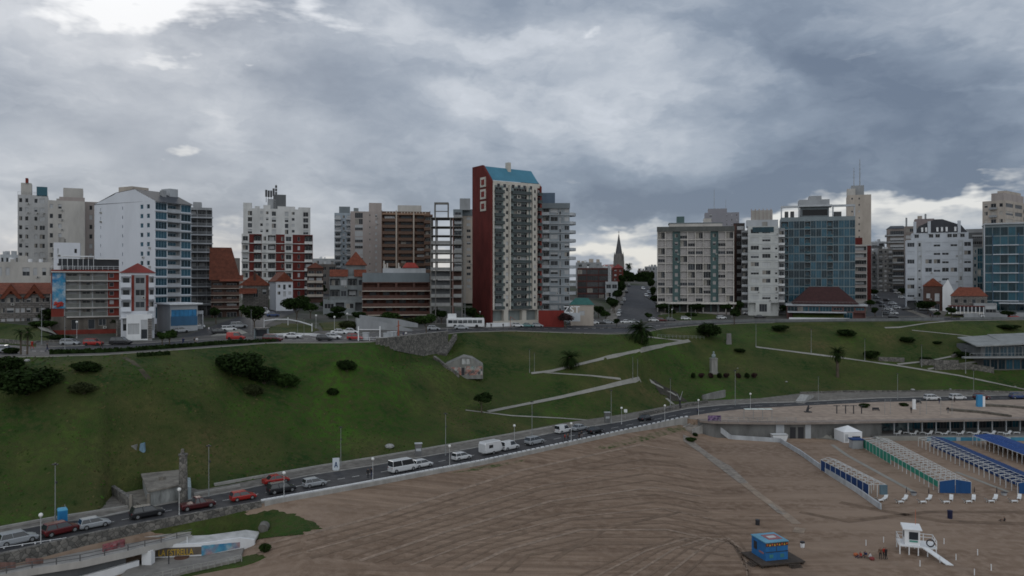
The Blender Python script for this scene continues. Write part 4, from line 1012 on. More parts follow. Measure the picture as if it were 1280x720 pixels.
# street flank
b = bld('apartment_building', 'dark red brick block with long window bands left of the main street', None, 722, 762, 400, 12, 335, 5, 'g1 g1.3 g1.2', None, mat('oxblood_brick', (.085,.032,.028), .85, .2), wl=30, gm=glass('dim_glass', (.03,.03,.032), .1), fm=FRD, shut=.03, base=375)
addbox(b, 'pilaster', .95, 1.0, -.03, .0, -b.H, 1.5, LGREY); clutter(b, 5, GREYP)
b = bld('apartment_building', 'grey stepped roofs above the dark red brick block', None, 720, 752, 455, 8, 328, 5, 'w1 w1 w1', None, GREYP, wl=20); clutter(b, 6, BEIGE)
b = bld('apartment_building', 'narrow grey shopfront row sloping down the main street', None, 757, 772, 380, 40, 352, 3, 'W1 W1', None, LGREY, wl=10, base=384)
b = bld('house', 'red house with pale gable in front of the church', None, 766, 779, 480, 20, 335, 3, 'w1 w1', 'w1', mat('faded_red_wall', (.13,.035,.028), .9, .2), wl=14, base=352); hip(b, 0, b.wr, 0, b.wl, b.H, 2.5, ROOFR, ridge=.6)
# church
def church():
    Y = 640; X = (773.5-640)/F*Y; z0 = ground(X, Y)-2; root = empty('church', (X, Y, z0), .3, 'distant church with a slender pointed stone spire', 'church')
    st = mat('church_stone', (.17,.16,.15), .9, .2, .2); zz = lambda py: CAMZ-(py-HOR)/F*Y-z0
    mb = MB(); w = 3.3; mb.box(-w, w, -w, w, 0, zz(326)); mb.obj('tower', st, root)
    mb = MB(); mb.tube((0,0,zz(326)),(0,0,zz(317)), 3.6, 3.2, 8); mb.obj('belfry', st, root)
    mb = MB(); mb.tube((0,0,zz(318)),(0,0,zz(292)), 3.1, .12, 8); mb.obj('spire', mat('spire_slate', (.085,.085,.09), .8, .2, .5), root)
    mb = MB(); mb.tube((0,0,zz(293)),(0,0,zz(288)), .12, .1, 4); mb.box(-.9, .9, -.1, .1, zz(290.4), zz(289.9)); mb.obj('cross', DARK, root)
    for a in range(4):
        an = math.pi/4+a*math.pi/2; x, y = 3.4*math.cos(an)*1.1, 3.4*math.sin(an)*1.1; mb = MB(); mb.tube((x,y,zz(329)),(x,y,zz(322)), .7, .7, 6); mb.tube((x,y,zz(322)),(x,y,zz(315)), .7, .05, 6); mb.obj('pinnacle', st, root)
    mb = MB(); mb.box(-4, 4, 3.31, 30, 0, zz(338)); mb.obj('nave', DBRICK, root)
    mb = MB(); mb.poly([(-6.5,3.3,zz(338)),(6.5,3.3,zz(338)),(0,3.3,zz(330))]); mb.quad((-6.5,3.3,zz(338)),(0,3.3,zz(330)),(0,30,zz(330)),(-6.5,30,zz(338))); mb.quad((0,3.3,zz(330)),(6.5,3.3,zz(338)),(6.5,30,zz(338)),(0,30,zz(330))); mb.obj('roof', ROOFR, root)
church()
for i, (l, r, t, Y, m, lab) in enumerate([(797,812,338,640,mat('dull_plaster',(.16,.145,.135)),'dull distant flats at the far end of the main street'),(806,824,333,690,GREYP,'grey distant flats with flat roofs right of the street end'),(724,745,329,700,GREYP,'grey distant rooftop left of the church'),(742,764,333,620,LGREY,'light distant block with roof boxes beside the church'),(0,24,318,420,LGREY,'white flat roofed block on the horizon at far left'),(383,420,323,620,GREYP,'low dark flats on the skyline behind the brown chalet'),(236,300,322,520,mat('dull_plaster',(.16,.145,.135)),'dull block glimpsed behind the steep rust roof')]):
    b = bld('distant_building', lab, None, l, r, Y, 0, t, 4, 'w1 w1 w1 w1', None, m, wl=15, basez=ground((l-640)/F*Y, Y)-2); clutter(b, 3, m)
# ================================================================ RIGHT GROUP
GR = mat('grid_concrete', (.56,.53,.49), .9, .14, .3); PK = mat('grid_panel', (.29,.27,.262), .9, .15, .5)
def gridfront():
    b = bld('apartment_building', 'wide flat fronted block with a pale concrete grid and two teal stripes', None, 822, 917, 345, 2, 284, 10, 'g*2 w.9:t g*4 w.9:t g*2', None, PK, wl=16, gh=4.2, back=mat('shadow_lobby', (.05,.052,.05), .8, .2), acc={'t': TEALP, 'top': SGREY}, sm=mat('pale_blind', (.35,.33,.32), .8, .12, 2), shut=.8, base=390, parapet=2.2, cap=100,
            gfr='c2 c2 c2 c2 c2')
    w = b.wr; tw = 9.8; fs = [0, 1, 2, 2.9, 3.9, 4.9, 5.9, 6.9, 7.8, 8.8, 9.8]
    for f in fs:
        m = GR if f not in (2, 2.9, 6.9, 7.8) else TEALP
        addbox(b, 'pilaster', f/tw-.004, f/tw+.004, -.035, -.001, -b.H+.0, -2.0, m)
    for j in range(10):
        z = b.gh+j*b.fh
        for a, c in ((0, 2), (2.9, 6.9), (7.8, 9.8)): addbox(b, 'floor_slab', a/tw+.004, c/tw-.004, -.03, -.0011, z-.14, z+.14, GR, top=False)
    addbox(b, 'cornice', -.01, 1.01, -.06, -.001, -2.0, .1, mat('dark_cornice', (.10,.105,.10), .8, .2)); addbox(b, 'canopy', .0, 1.06, -.12, 0, -b.H+3.6, -b.H+4.4, GR)
    addbox(b, 'attic', .16, .86, .15, .8, -.4, 1.6, CREAM); addbox(b, 'attic_roof', .15, .87, .14, .81, 1.6, 2.0, SGREY); addbox(b, 'roof_box', .26, .36, .2, .5, 2, 4.8, TEALP); addbox(b, 'roof_box', .62, .72, .2, .5, 2, 3.8, CREAM)
gridfront()
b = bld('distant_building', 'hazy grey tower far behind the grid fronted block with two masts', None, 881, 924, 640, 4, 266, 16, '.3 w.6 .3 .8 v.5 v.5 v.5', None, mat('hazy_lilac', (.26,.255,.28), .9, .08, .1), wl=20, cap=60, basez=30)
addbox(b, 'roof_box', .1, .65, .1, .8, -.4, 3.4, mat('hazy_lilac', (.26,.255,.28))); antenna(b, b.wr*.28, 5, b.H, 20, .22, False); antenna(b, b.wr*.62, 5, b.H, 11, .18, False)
b = bld('apartment_building', 'narrow dark brown block squeezed between the grid block and the white flats', None, 917, 931, 352, 0, 279, 11, '.3:r W1', None, mat('near_black_brick', (.05,.042,.04), .9, .2), wl=14, acc={'r': BRICK}, shut=.6, base=388)
b = bld('apartment_tower', 'white flats with bay windows and white terrace clutter on the roof', None, 935, 973, 338, 3, 283, 10, '.2 W1.2 .15 W1.2 .3 w.5', None, mat('off_white', (.48,.49,.475), .85, .12, .3), wl=14, gh=4.5, shut=.62, sm=mat('pale_blind_cool', (.45,.46,.46), .8, .1), bands=(LGREY, .12, .12), base=390, gfr='c.4 D.7 c.4', balm=LGREY)
addbox(b, 'attic', -.05, 1.0, .1, .7, 0, 2.8, LGREY); addbox(b, 'roof_box', .12, .82, .15, .5, 2.8, 7.0, CREAM); clutter(b, 3)
addbox(b, 'penthouse_glazing', .15, .85, -.02, -.001, -2.6, -.4, GLASS_T)
for i in range(6): addbox(b, 'roof_fin', .1+i*.13, .13+i*.13, .1, .13, 2.8, 7.6, PINKG)
b2 = bld('apartment_building', 'grey sliver of stacked balconies attached to the white flats', None, 927, 936, 342, 0, 288, 10, 'B1', None, GREYP, wl=10, balm=LGREY, back=DGREY, base=388)
b2 = bld('apartment_building', 'stack of small white balconies between the white flats and the blue glass tower', None, 973, 981, 342, 0, 285, 10, 'b1', None, GREYP, wl=10, balm=WHITE, base=388)
# blue glass tower
FB = mat('tower_frame_grey', (.19,.225,.24), .7, .1, .3)
b = bld('glass_tower', 'broad blue green glass tower with an open concrete crown on the roof', None, 976, 1069, 352, 2, 272, 11, 'o1.3:k G.9 G.9 G.9 o1:n G.9 G.9 G.9 o1:n G.9 G.9 G.9 G.9', None, FB, wl=22, gh=3.4, acc={'k': SGREY, 'n': SGREY, 'top': FB}, back=DGREY, balm=GLASS_T, gm=GLASS_B, fm=FB, shut=.0, base=388, parapet=1.6, cap=100, states=0, bands=(mat('spandrel_teal', (.16,.21,.225), .5, .1), .05, .22))
w, H = b.wr, b.H
for f in (.0, .24, .70, .985): addbox(b, 'crown_column', f, f+.018, .03, .07, 0, 4.9, LGREY)
for f0, f1 in ((.0, .25), (.70, 1.003)): addbox(b, 'crown_beam', f0, f1, .02, .08, 4.3, 5.2, LGREY)
addbox(b, 'crown_beam', .25, .70, .02, .4, 4.6, 5.4, LGREY); addbox(b, 'penthouse', .28, .66, .1, .8, 0, 4.6, SGREY); addbox(b, 'penthouse_glazing', .30, .64, .096, .099, .8, 3.4, GLASS_D)
addbox(b, 'roof_box', .26, .68, .3, .8, 5.4, 8.3, GREYP); addbox(b, 'roof_box', .40, .57, .3, .7, 8.3, 9.9, GREYP)
for f in (.06, .14): addbox(b, 'roof_box', f, f+.05, .2, .4, 0, 3.0, DGREY)
addbox(b, 'roof_box', .74, .84, .3, .5, 0, 2.6, DGREY)
# pavilion restaurant with hipped dark red roof
b = bld('restaurant', 'two storey restaurant pavilion with a big dark red hipped roof', None, 984, 1082, 322, 0, 381, 2, 'G1 G1 G1 G1.2 W1 G1 W1', None, mat('dusky_red_wall', (.15,.075,.068), .9, .15), gh=3.2, wl=14, gm=GLASS_T, shut=0, base=399, gfr='.8 .8 c1 .8 c1 G1 c1', cat='restaurant')
hip(b, b.wr*.12, b.wr*.86, -1, b.wl+2, b.H+.6, 6.8, mat('maroon_tiles', (.050,.020,.019), .85, .25, .8), ridge=.45, over=1.6)
addbox(b, 'terrace_floor', -.02, 1.02, -.15, .5, -.3, .4, LGREY); addbox(b, 'terrace_floor', .0, .75, -.35, 0, -b.H+2.9, -b.H+3.3, LGREY)
addbox(b, 'upper_room', .14, .84, .1, .9, .4, 1.4, mat('dusky_red_wall', (.15,.075,.068)))
mb = MB(); mb.quad((2,-5.3,.6),(b.wr*.72,-5.3,.6),(b.wr*.72,-1,3.0),(2,-1,3.0)); mb.obj('planted_bank', GRASS, b.root)
addbox(b, 'garden_wall', .02, .78, -.40, -.38, -b.H, -b.H+1.0, WHITE); railing(b, 0, -2, b.wr, -2, b.H+.4, .9)
# beige tower with masts
b = bld('apartment_tower', 'tall slim beige tower with rooftop masts behind the blue glass tower', None, 1059, 1089, 470, 3, 244, 15, '.2 s.5 .2 s.4 .9', None, BEIGE, wl=20, cap=60, shut=.1, base=365)
addbox(b, 'roof_box', .0, .35, .1, .6, 0, 4.0, CREAM); addbox(b, 'roof_box', .18, .72, .2, .6, .0, 6.0, GREYP); antenna(b, b.wr*.30, 6, b.H+5, 12, .25); antenna(b, b.wr*.55, 6, b.H+5, 17, .3)
b = bld('apartment_building', 'banded red and white balcony block at the corner of the avenue', None, 1062, 1089, 400, 3, 306, 8, 'o1.5:k .35:r', None, CREAM, wl=16, acc={'r': REDD, 'k': CREAM}, back=DGREY, balm=PINKG, base=376)
addbox(b, 'attic', .1, .6, .1, .6, -.3, 3.6, REDD)
SM = mat('smoky_plaster', (.20,.195,.19), .9, .2, .3)
for l, r, Y, t, n, sp, m, lab in [(1084,1101,520,313,9,'w1 b1 w1',GREYP,'grey distant block with small balconies right of the beige tower'),(1089,1106,560,302,10,'b1 b1',LGREY,'pale green grey distant block above the avenue trees'),
        (1098,1116,500,311,9,'b1 w1 b1',SM,'smoky mid rise with dark balconies up the avenue'),(1116,1132,560,300,9,'w1 w1',LGREY,'distant light block topping the hill behind the balcony flats')]:
    b = bld('distant_building', lab, None, l, r, Y, 8, t, n, sp, None, m, wl=14, balm=DGREY, back=DGREY, base=366); clutter(b, 3, m)
b = bld('apartment_building', 'brown grey flats with stacked dark balconies along the avenue', None, 1109, 1134, 540, 12, 286, 10, 'b1', 'b1 w.7 b1', mat('taupe_plaster', (.23,.20,.185), .9, .2, .3), balm=GREYP, base=372, back=DGREY); hip(b, 0, b.wr, 0, b.wl, b.H, 2.2, SLATE, ridge=.6)
b = bld('apartment_building', 'taupe gabled flats crowned with chimneys behind the white mansard block', None, 1131, 1168, 490, 4, 283, 10, 'W1 b1 W1', None, mat('taupe_plaster', (.23,.20,.185)), wl=16, balm=GREYP, base=368)
addbox(b, 'attic', .35, 1, .1, .8, 0, 4.5, mat('mauve_plaster', (.24,.20,.20), .9, .1)); addbox(b, 'chimney', .03, .09, .1, .2, 0, 5.5, GREYP); addbox(b, 'chimney', .45, .6, .2, .4, 4, 6.5, BEIGE); addbox(b, 'chimney', .68, .74, .1, .2, 4, 7.5, GREYP)
# white mansard block
PB = mat('pale_blue_plaster', (.50,.53,.57), .85, .10, .2)
b = bld('apartment_building', 'pale blue white block with a black mansard roof and dormers', None, 1133, 1216, 366, 5, 300, 8, 'W1.1 .2 w.6:k .3 W1 W1 W1 W1 w.6:k W1 .1', None, PB, wl=15, acc={'k': LGREY}, gh=4.4, shut=.62, sm=mat('pale_blue_blind', (.48,.51,.55), .8, .08), fm=mat('pale_frame', (.5,.52,.55), .7, .05), base=386, gfr='c1 c.6 c1 .3 c1 c1 c1', parapet=.5, back=DGREY)
w, H, y = b.wr, b.H, b.wl
addbox(b, 'attic', .09, .94, .04, .9, 0, 3.2, PB)
mb = MB(); mb.loft([[(w*.13,.4,H+3.2),(w*.92,.4,H+3.2),(w*.92,y,H+3.2),(w*.13,y,H+3.2)],[(w*.20,2.4,H+6.4),(w*.84,2.4,H+6.4),(w*.84,y-2,H+6.4),(w*.20,y-2,H+6.4)],[(w*.44,4,H+9.5),(w*.56,4,H+9.5),(w*.56,y-4,H+9.5),(w*.44,y-4,H+9.5)]]); mb.obj('mansard_roof', mat('black_slate', (.030,.032,.038), .6, .2), b.root)
for f in (.23,.29,.46,.53,.60,.73): addbox(b, 'dormer', f, f+.03, .02, .2, 3.6, 5.6, WHITE)
for f in (.11,.33,.78): addbox(b, 'chimney', f, f+.045, .02, .12, 2.6, 8.4, PB)
for f in (.16,.38,.48,.66,.74,.85): link('window', winmesh(1.8, 1.6, 0, GLASS_D, FRW, SHUT), b.root, (w*f, y*.04-.03, H+.9))
b = bld('apartment_tower', 'plain dark grey slab behind the gap left of the blue glass block', None, 1207, 1240, 430, 3, 291, 10, '.3 W1 .3', None, DGREY, wl=12, base=372); addbox(b, 'parapet_wall', 0, 1, 0, .05, 0, 2, GREYP)
b = bld('apartment_building', 'grey building with green glazed strip beside the blue glass block', None, 1216, 1231, 385, 3, 309, 8, 'w.6 G1:k', None, mat('stone_grey', (.19,.20,.20), .9, .15), wl=12, acc={'k': TEALP}, gm=GLASS_T, base=380, shut=0)
# houses
b = bld('house', 'brick house with orange roof and white gable front of the mansard block', None, 1155, 1188, 350, 8, 362, 2, 'w1 D1 w1', None, DBRICK, wl=10, base=390); hip(b, 0, b.wr*.72, 0, b.wl, b.H+1.5, 3.6, ROOFT, ridge=.9)
addbox(b, 'upper_wall', 0, .72, 0, 1, 0, 1.5, DBRICK)
mb = MB(); x = b.wr
mb.poly([(x*.70,-.8,-.5),(x*1.12,-.8,-.5),(x*1.12,-.8,b.H-.5),(x*.90,-.8,b.H+4.6),(x*.70,-.8,b.H+1.2)]); mb.poly([(x*.70,-.4,-.5),(x*.70,-.4,b.H+1.2),(x*.90,-.4,b.H+4.6),(x*1.12,-.4,b.H-.5),(x*1.12,-.4,-.5)]); mb.quad((x*.70,-.8,b.H+1.2),(x*.90,-.8,b.H+4.6),(x*.90,-.4,b.H+4.6),(x*.70,-.4,b.H+1.2)); mb.quad((x*.90,-.8,b.H+4.6),(x*1.12,-.8,b.H-.5),(x*1.12,-.4,b.H-.5),(x*.90,-.4,b.H+4.6))
mb.obj('gable', WHITE, b.root)
b = bld('house', 'villa with an orange hipped roof and a glazed veranda by the lawn', None, 1190, 1234, 325, 6, 370, 2, 'w1 w1 w1 w1', None, GSTONE, wl=10, base=392, shut=.4); hip(b, 0, b.wr, 0, b.wl, b.H, 3.6, ROOFT, ridge=.55)
mb = MB(); mb.box(-1.5, b.wr*.9, -4.5, -.01, 3.1, 3.4); mb.obj('veranda_roof', REDD, b.root)
for i in range(10): 
    u = -1.3+i*(b.wr*.9+1)/9; mb = MB(); mb.box(u-.12, u+.12, -4.4, -4.16, 0, 3.1); mb.obj('veranda_post', WHITE, b.root)
mb = MB(); mb.box(-1.2, b.wr*.88, -4.2, -4.1, 0, 1.0); mb.box(-1.2, b.wr*.88, -4.15, -4.12, 1.0, 3.1, 1); mb.obj('veranda_front', [CREAM, GLASS_D], b.root)
b = bld('annex_building', 'low white framed glass annex right of the villa', None, 1217, 1246, 318, 3, 379, 1, 'G1 G1', None, GREYP, wl=9, gm=GLASS_D, base=391, parapet=.8, cat='annex')
# blue glass block at the right edge
b = bld('glass_tower', 'dark blue glass office block with white floor lines at the right edge', None, 1231, 1300, 338, 2, 281, 9, 'G1 G1 G1 G1 G1 G1 G1', None, FB, wl=18, gh=4.2, gm=GLASS_T, fm=mat('dark_blue_frame', (.04,.07,.09), .5, .05), shut=0, states=0, parapet=1.0, base=388, cap=100)
addbox(b, 'cornice', -.02, 1.02, -.04, 1, 0, .6, LGREY)
for j in range(1, 8): addbox(b, 'floor_slab', .15, .62, -.05, -.001, b.gh+(j-1)*b.fh-.15, b.gh+(j-1)*b.fh+.2, PB, top=False)
for f in (.15, .62): addbox(b, 'pilaster', f-.004, f+.004, -.03, -.001, -b.H, -b.fh, BLUEP)
addbox(b, 'corner_post', -.02, .003, -.03, 0, -b.H, 0, LGREY)
addbox(b, 'canopy', .25, 1.0, -.35, -.05, -b.H+3.1, -b.H+3.5, PB)
b = bld('apartment_tower', 'beige tower with many windows rising behind the blue glass office block', 1228, 1256, 1300, 380, 40, 250, 13, 'W1 W1 b1 W1', 'w1 b1 w1', BEIGE, shut=.5, balm=GREYP, sm=mat('beige_blind', (.42,.39,.35), .8, .1), base=380, cap=60); addbox(b, 'roof_box', .0, .55, .05, .6, 0, 3.6, PINKG); addbox(b, 'roof_box', .1, .5, .1, .5, 3.6, 5.0, BEIGE)
# ---- glass pavilion half way down the slope at the right
def glass_pavilion():
    P = G(1222, 462); Y = P.y; root = empty('glass_pavilion', (P.x, P.y, P.z), .05, 'glass beach pavilion with tilted pale roofs on the slope', 'pavilion'); w = S(110, Y); H = S(34, Y)
    mb = MB(); mb.box(2, w, 0, 12, -2, H*.42); mb.box(0, w, -1.2, 12, H*.42, H*.5); mb.obj('wall', [mat('pavilion_wall', (.13,.125,.12), .9, .2)], root)
    for i in range(10):
        u = 2+i*(w-3)/10; link('window', winmesh((w-4)/10*.9, H*.36, 0, GLASS_B, FRD, SHUT), root, (u+1, -.03, .1)); link('window', winmesh((w-4)/10*.94, H*.36, 0, GLASS_B, LAND, SHUT), root, (u+1, -.9, H*.5))
    mb = MB(); mb.box(.5, w, -.85, 12, H*.5, H*.86); mb.obj('upper_wall', DGREY, root)
    for (x0, x1, y0, z0, z1) in ((-2, w*.5, -2.5, H*.86, H*1.05), (w*.30, w+4, -1.5, H*.90, H*1.15)):
        mb = MB(); mb.loft([[(x0,y0,z0),(x1,y0,z0+.6),(x1,y0,z0+1.0),(x0,y0,z0+.3)],[(x0+4,14,z1),(x1,14,z1+.6),(x1,14,z1+1.0),(x0+4,14,z1+.3)]]); mb.obj('roof', mat('membrane_roof', (.27,.28,.275), .7, .2, .3), root)
    mb = MB()
    for i in range(14): u = -4+i*(w+4)/14; mb.box(u-.04, u+.04, -2.2, -2.1, H*.5, H*.5+1.1)
    mb.box(-4, w, -2.2, -2.1, H*.5+1.05, H*.5+1.15); mb.box(-6, w, -2.3, -.9, H*.44, H*.5-.01); mb.obj('terrace_rail', LAND, root)
glass_pavilion()
# ================================================================ VEHICLES
TYRE = mat('tyre_rubber', (.02,.02,.02), .9, 0); RIM = mat('wheel_rim', (.30,.31,.32), .4, 0, metal=.6); CGL = mat('car_glass', (.02,.025,.03), .08, 0, spec=.8)
HLT = mat('headlight_lens', (.5,.5,.5), .2, 0); TLT = mat('taillight_lens', (.25,.01,.01), .3, 0); TRIM = mat('black_trim', (.025,.025,.025), .7, 0)
CARC = dict(white=(.62,.63,.64), silver=(.33,.35,.37), grey=(.12,.125,.13), black=(.018,.019,.022), red=(.33,.022,.018), darkred=(.10,.012,.014), maroon=(.07,.012,.014), blue=(.03,.06,.16), green=(.03,.06,.045), cream=(.5,.48,.42), teal=(.10,.22,.22))
def paint(c):
    n = 'car_paint_'+c
    if n not in MATS:
        m = mat(n, CARC[c], .28, .06, .8, metal=.15, spec=.6, stain=False)
    return MATS[n]
# kind: length, halfwidth, beltline, roof height, cabin (rear base, rear top, front top, front base), bonnet height, clearance
KINDS_ = dict(hatch=(4.0,.84,.92,1.48,(-1.95,-1.72,.35,1.05),.86), sedan=(4.5,.86,.90,1.44,(-1.55,-.95,.45,1.15),.84), suv=(4.6,.92,1.05,1.70,(-2.22,-1.95,.55,1.25),.98),
  pickup=(5.1,.92,1.02,1.75,(-.65,-.45,.55,1.15),.98), van=(5.2,.95,1.25,2.25,(-2.55,-2.50,1.55,2.15),1.15), caravan=(4.6,1.05,1.3,2.6,(-2.25,-2.2,2.15,2.25),1.3), smallvan=(4.3,.88,1.05,1.85,(-2.1,-2.05,.6,1.25),.95))
CM = {}
def car_meshes(kind, color):
    k = (kind, color)
    if k in CM: return CM[k]
    L, hw, belt, roof, cab, bon = KINDS_[kind]; h = L/2; p = paint(color); out = []
    def ring(x, w, z0, z1): 
        r = [(-w*.90,z0),(-w,z0+.18),(-w,z1-.16),(-w*.90,z1)]; return [(x, a, b) for a, b in r]+[(x, -a, b) for a, b in reversed(r)]
    mb = MB(); cz = .24
    if kind == 'caravan':
        mb.loft([ring(-h, hw*.96, .5, 2.2), ring(-h+.25, hw, .42, 2.6), ring(h-.5, hw, .42, 2.6), ring(h, hw*.95, .6, 1.7)])
    else:
        rear = bon+.06 if kind == 'sedan' else (belt if kind != 'pickup' else belt)
        mb.loft([ring(-h, hw*.90, .42, rear-.12), ring(-h+.12, hw*.97, cz, rear), ring(cab[0]+.2, hw, cz-.02, belt), ring(cab[3]-.25, hw, cz-.02, belt), ring(cab[3]+.1, hw*.99, cz-.02, bon+.03), ring(h-.35, hw*.95, cz, bon-.10), ring(h-.05, hw*.86, .30, bon-.24), ring(h, hw*.80, .40, .60)])
    me = mb.mesh('body', [p], smooth=False); out.append(('body', me, None))
    if kind == 'caravan':
        mb = MB()
        for s in (-1, 1): mb.box(-1.3, -.2, s*hw-.02 if s > 0 else s*hw-.0-.02, s*hw+.02, 1.35, 2.0)
        out.append(('side_window', mb.mesh('side_window', [CGL]), None))
        mb = MB(); mb.box(h-.02, h+1.0, -.06, .06, .45, .55); out.append(('drawbar', mb.mesh('drawbar', [TRIM]), None))
    else:
        a, b, c, d = cab; wt = hw*.80 if kind not in ('van',) else hw*.9
        mb = MB(); bz = belt-.03
        mb.loft([[(a,-hw*.95,bz),(d,-hw*.93,bz),(d,hw*.93,bz),(a,hw*.95,bz)],[(b,-wt,roof-.05),(c,-wt,roof-.05),(c,wt,roof-.05),(b,wt,roof-.05)]])
        out.append(('glazing', mb.mesh('glazing', [CGL]), None))
        mb = MB(); mb.loft([[(b-.05,-wt-.01,roof-.06),(c+.05,-wt-.01,roof-.06),(c+.05,wt+.01,roof-.06),(b-.05,wt+.01,roof-.06)],[(b+.1,-wt+.12,roof+.02),(c-.15,-wt+.12,roof+.02),(c-.15,wt-.12,roof+.02),(b+.1,wt-.12,roof+.02)]])
        for s in (-1, 1):      # pillars
            for t0, wd in ((0, .09), (.44, .07), (.99, .06)):
                xb = a+(d-a)*t0; xt = b+(c-b)*t0
                if t0 == 0: xb += .05; xt += .05
                if kind == 'van' and t0 == .44: wd = .12
                mb.tube((xb, s*hw*.955, bz), (xt, s*(wt+.005), roof-.05), wd*.6, wd*.6, 4)
        if kind == 'smallvan': 
            for s in (-1, 1): mb.quad((a,s*(hw*.955),bz),(a+1.7,s*(hw*.955),bz),(b+1.6,s*(wt+.01),roof-.05),(b,s*(wt+.01),roof-.05))
        out.append(('roof', mb.mesh('roof', [p]), None))
    # lamps, bumpers, wheels
    r = .33 if kind in ('hatch', 'sedan', 'caravan') else .37
    mw = MB(); mw.tube((0,-.11,0),(0,.11,0), r, r, 14); out_w = mw.mesh('wheel', [TYRE])
    mr = MB(); mr.tube((0,-.115,0),(0,.115,0), r*.6, r*.6, 10); out_r = mr.mesh('rim', [RIM])
    xs = (-h+.78, h-.82) if kind != 'caravan' else (0,)
    for x in xs:
        for s in (-1, 1): out.append(('wheel', out_w, (x, s*(hw-.10), r), out_r))
    if kind != 'caravan':
        ml = MB(); ml.box(-.05, .03, -.16, .16, -.09, .09); mh = ml.mesh('headlight', [HLT]); mt = MB(); mt.box(-.03, .04, -.12, .12, -.13, .13); mt = mt.mesh('taillight', [TLT])
        for s in (-1, 1):
            out.append(('headlight', mh, (h-.06, s*hw*.64, bon-.30))); out.append(('taillight', mt, (-h+.03, s*hw*.74, bon-.18)))
        mb = MB(); mb.box(-h-.02, -h+.10, -hw*.8, hw*.8, .28, .50); out.append(('bumper', mb.mesh('bumper', [TRIM if kind in ('suv','pickup') else p]), None))
    CM[k] = out; return out
def car(kind, color, label, px, py, heading, z=None, group=None, far=False, P=None, cat=None):
    P = P or G(px, py); x, y = P.x, P.y
    L = KINDS_[kind][0]; h = math.radians(heading); c, s = math.cos(h), math.sin(h)
    z1 = ground(x+c*L*.35, y+s*L*.35); z0 = ground(x-c*L*.35, y-s*L*.35); zz = (z0+z1)/2+.05
    slope = math.atan2(z1-z0, L*.7)
    root = empty('parked_car' if cat is None else cat.replace(' ', '_'), (x, y, zz), 0, label, cat or ('car' if kind in ('hatch','sedan') else kind if kind != 'smallvan' else 'van'), group)
    root.rotation_euler = (0, -slope, h)
    ms = car_meshes(kind, color)
    for it in ms:
        if far and it[0] in ('headlight', 'taillight', 'bumper'): continue
        o = link(it[0], it[1], root, it[2] or (0,0,0))
        if it[0] == 'wheel' and not far: link('rim', it[3], o)
    return root
def road_heading(px, i=ID):
    n0, n1 = nodes_at(px-6), nodes_at(px+6); a = Vector(((px-6-640)/F*n0[i][0], n0[i][0])); b = Vector(((px+6-640)/F*n1[i][0], n1[i][0]))
    return math.degrees(math.atan2(b.y-a.y, b.x-a.x))
GL = 'cars along the coastal road'
def on(i, j, t, px):
    n = nodes_at(px); y = n[i][0]*(1-t)+n[j][0]*t; return Vector(((px-640)/F*y, y, n[i][1]*(1-t)+n[j][1]*t))
for kind, col, px, t, lab in [
    ('suv','silver',22,.30,'silver SUV on the coastal road nearest the left edge of the picture'),('suv','darkred',76,.34,'dark red SUV between two silver cars on the coastal road'),
    ('hatch','silver',118,.34,'silver hatchback behind the dark red SUV by the stone wall'),('suv','black',184,.36,'black SUV passing the ruined concrete hut'),
    ('pickup','maroon',247,.28,'maroon pickup parked on the sea wall side below the ruin'),('hatch','red',304,.30,'bright red hatchback with an open door by the sea wall'),
    ('suv','black',352,.32,'black hatch backed car beside a globe lamp near the red car'),('hatch','silver',393,.32,'small silver car alone ahead of the two people on the sea wall'),
    ('van','white',503,.30,'white minibus with dark windows parked by the sea wall'),('hatch','white',528,.34,'white hatchback nose to tail with the white minibus'),
    ('hatch','white',577,.36,'white hatchback parked alone between minibus and caravan'),('smallvan','white',637,.40,'white van towing the boxy caravan'),
    ('suv','silver',668,.42,'silver SUV just ahead of the caravan and its van'),('sedan','black',807,.62,'black saloon driving alone near the beach ramp')]:
    car(kind, col, lab, px, 0, road_heading(px), P=on(ID, IE, t, px), group=GL)
car('caravan', 'white', 'boxy white caravan hitched behind a white van', 0, 0, road_heading(612), P=on(ID, IE, .38, 613), group=GL)
for kind, col, px, py, lab in [('sedan','red',345,604,'red saloon parked on the inland apron of the coastal road'),('smallvan','white',704,541,'white delivery van parked on the inland side of the coastal road'),
    ('sedan','silver',724,538,'silver saloon between the white delivery van and a black saloon'),('sedan','black',744,541,'black saloon at the end of the inland side parked trio')]:
    car(kind, col, lab, px, py, road_heading(px), group=GL)
GRW = 'cars behind the promenade deck'
for kind, col, px, lab in [('suv','white',1165,'white SUV behind the promenade, left of its pair'),('suv','white',1197,'white SUV behind the promenade, right of its pair'),('suv','darkred',1227,'dark red SUV on the road behind the blue kiosk sign'),('suv','blue',1272,'dark blue SUV on the road at the right edge')]:
    car(kind, col, lab, px, 0, road_heading(px), P=on(ID, IE, .3, px), group=GRW)
GU = 'cars on the clifftop boulevard'
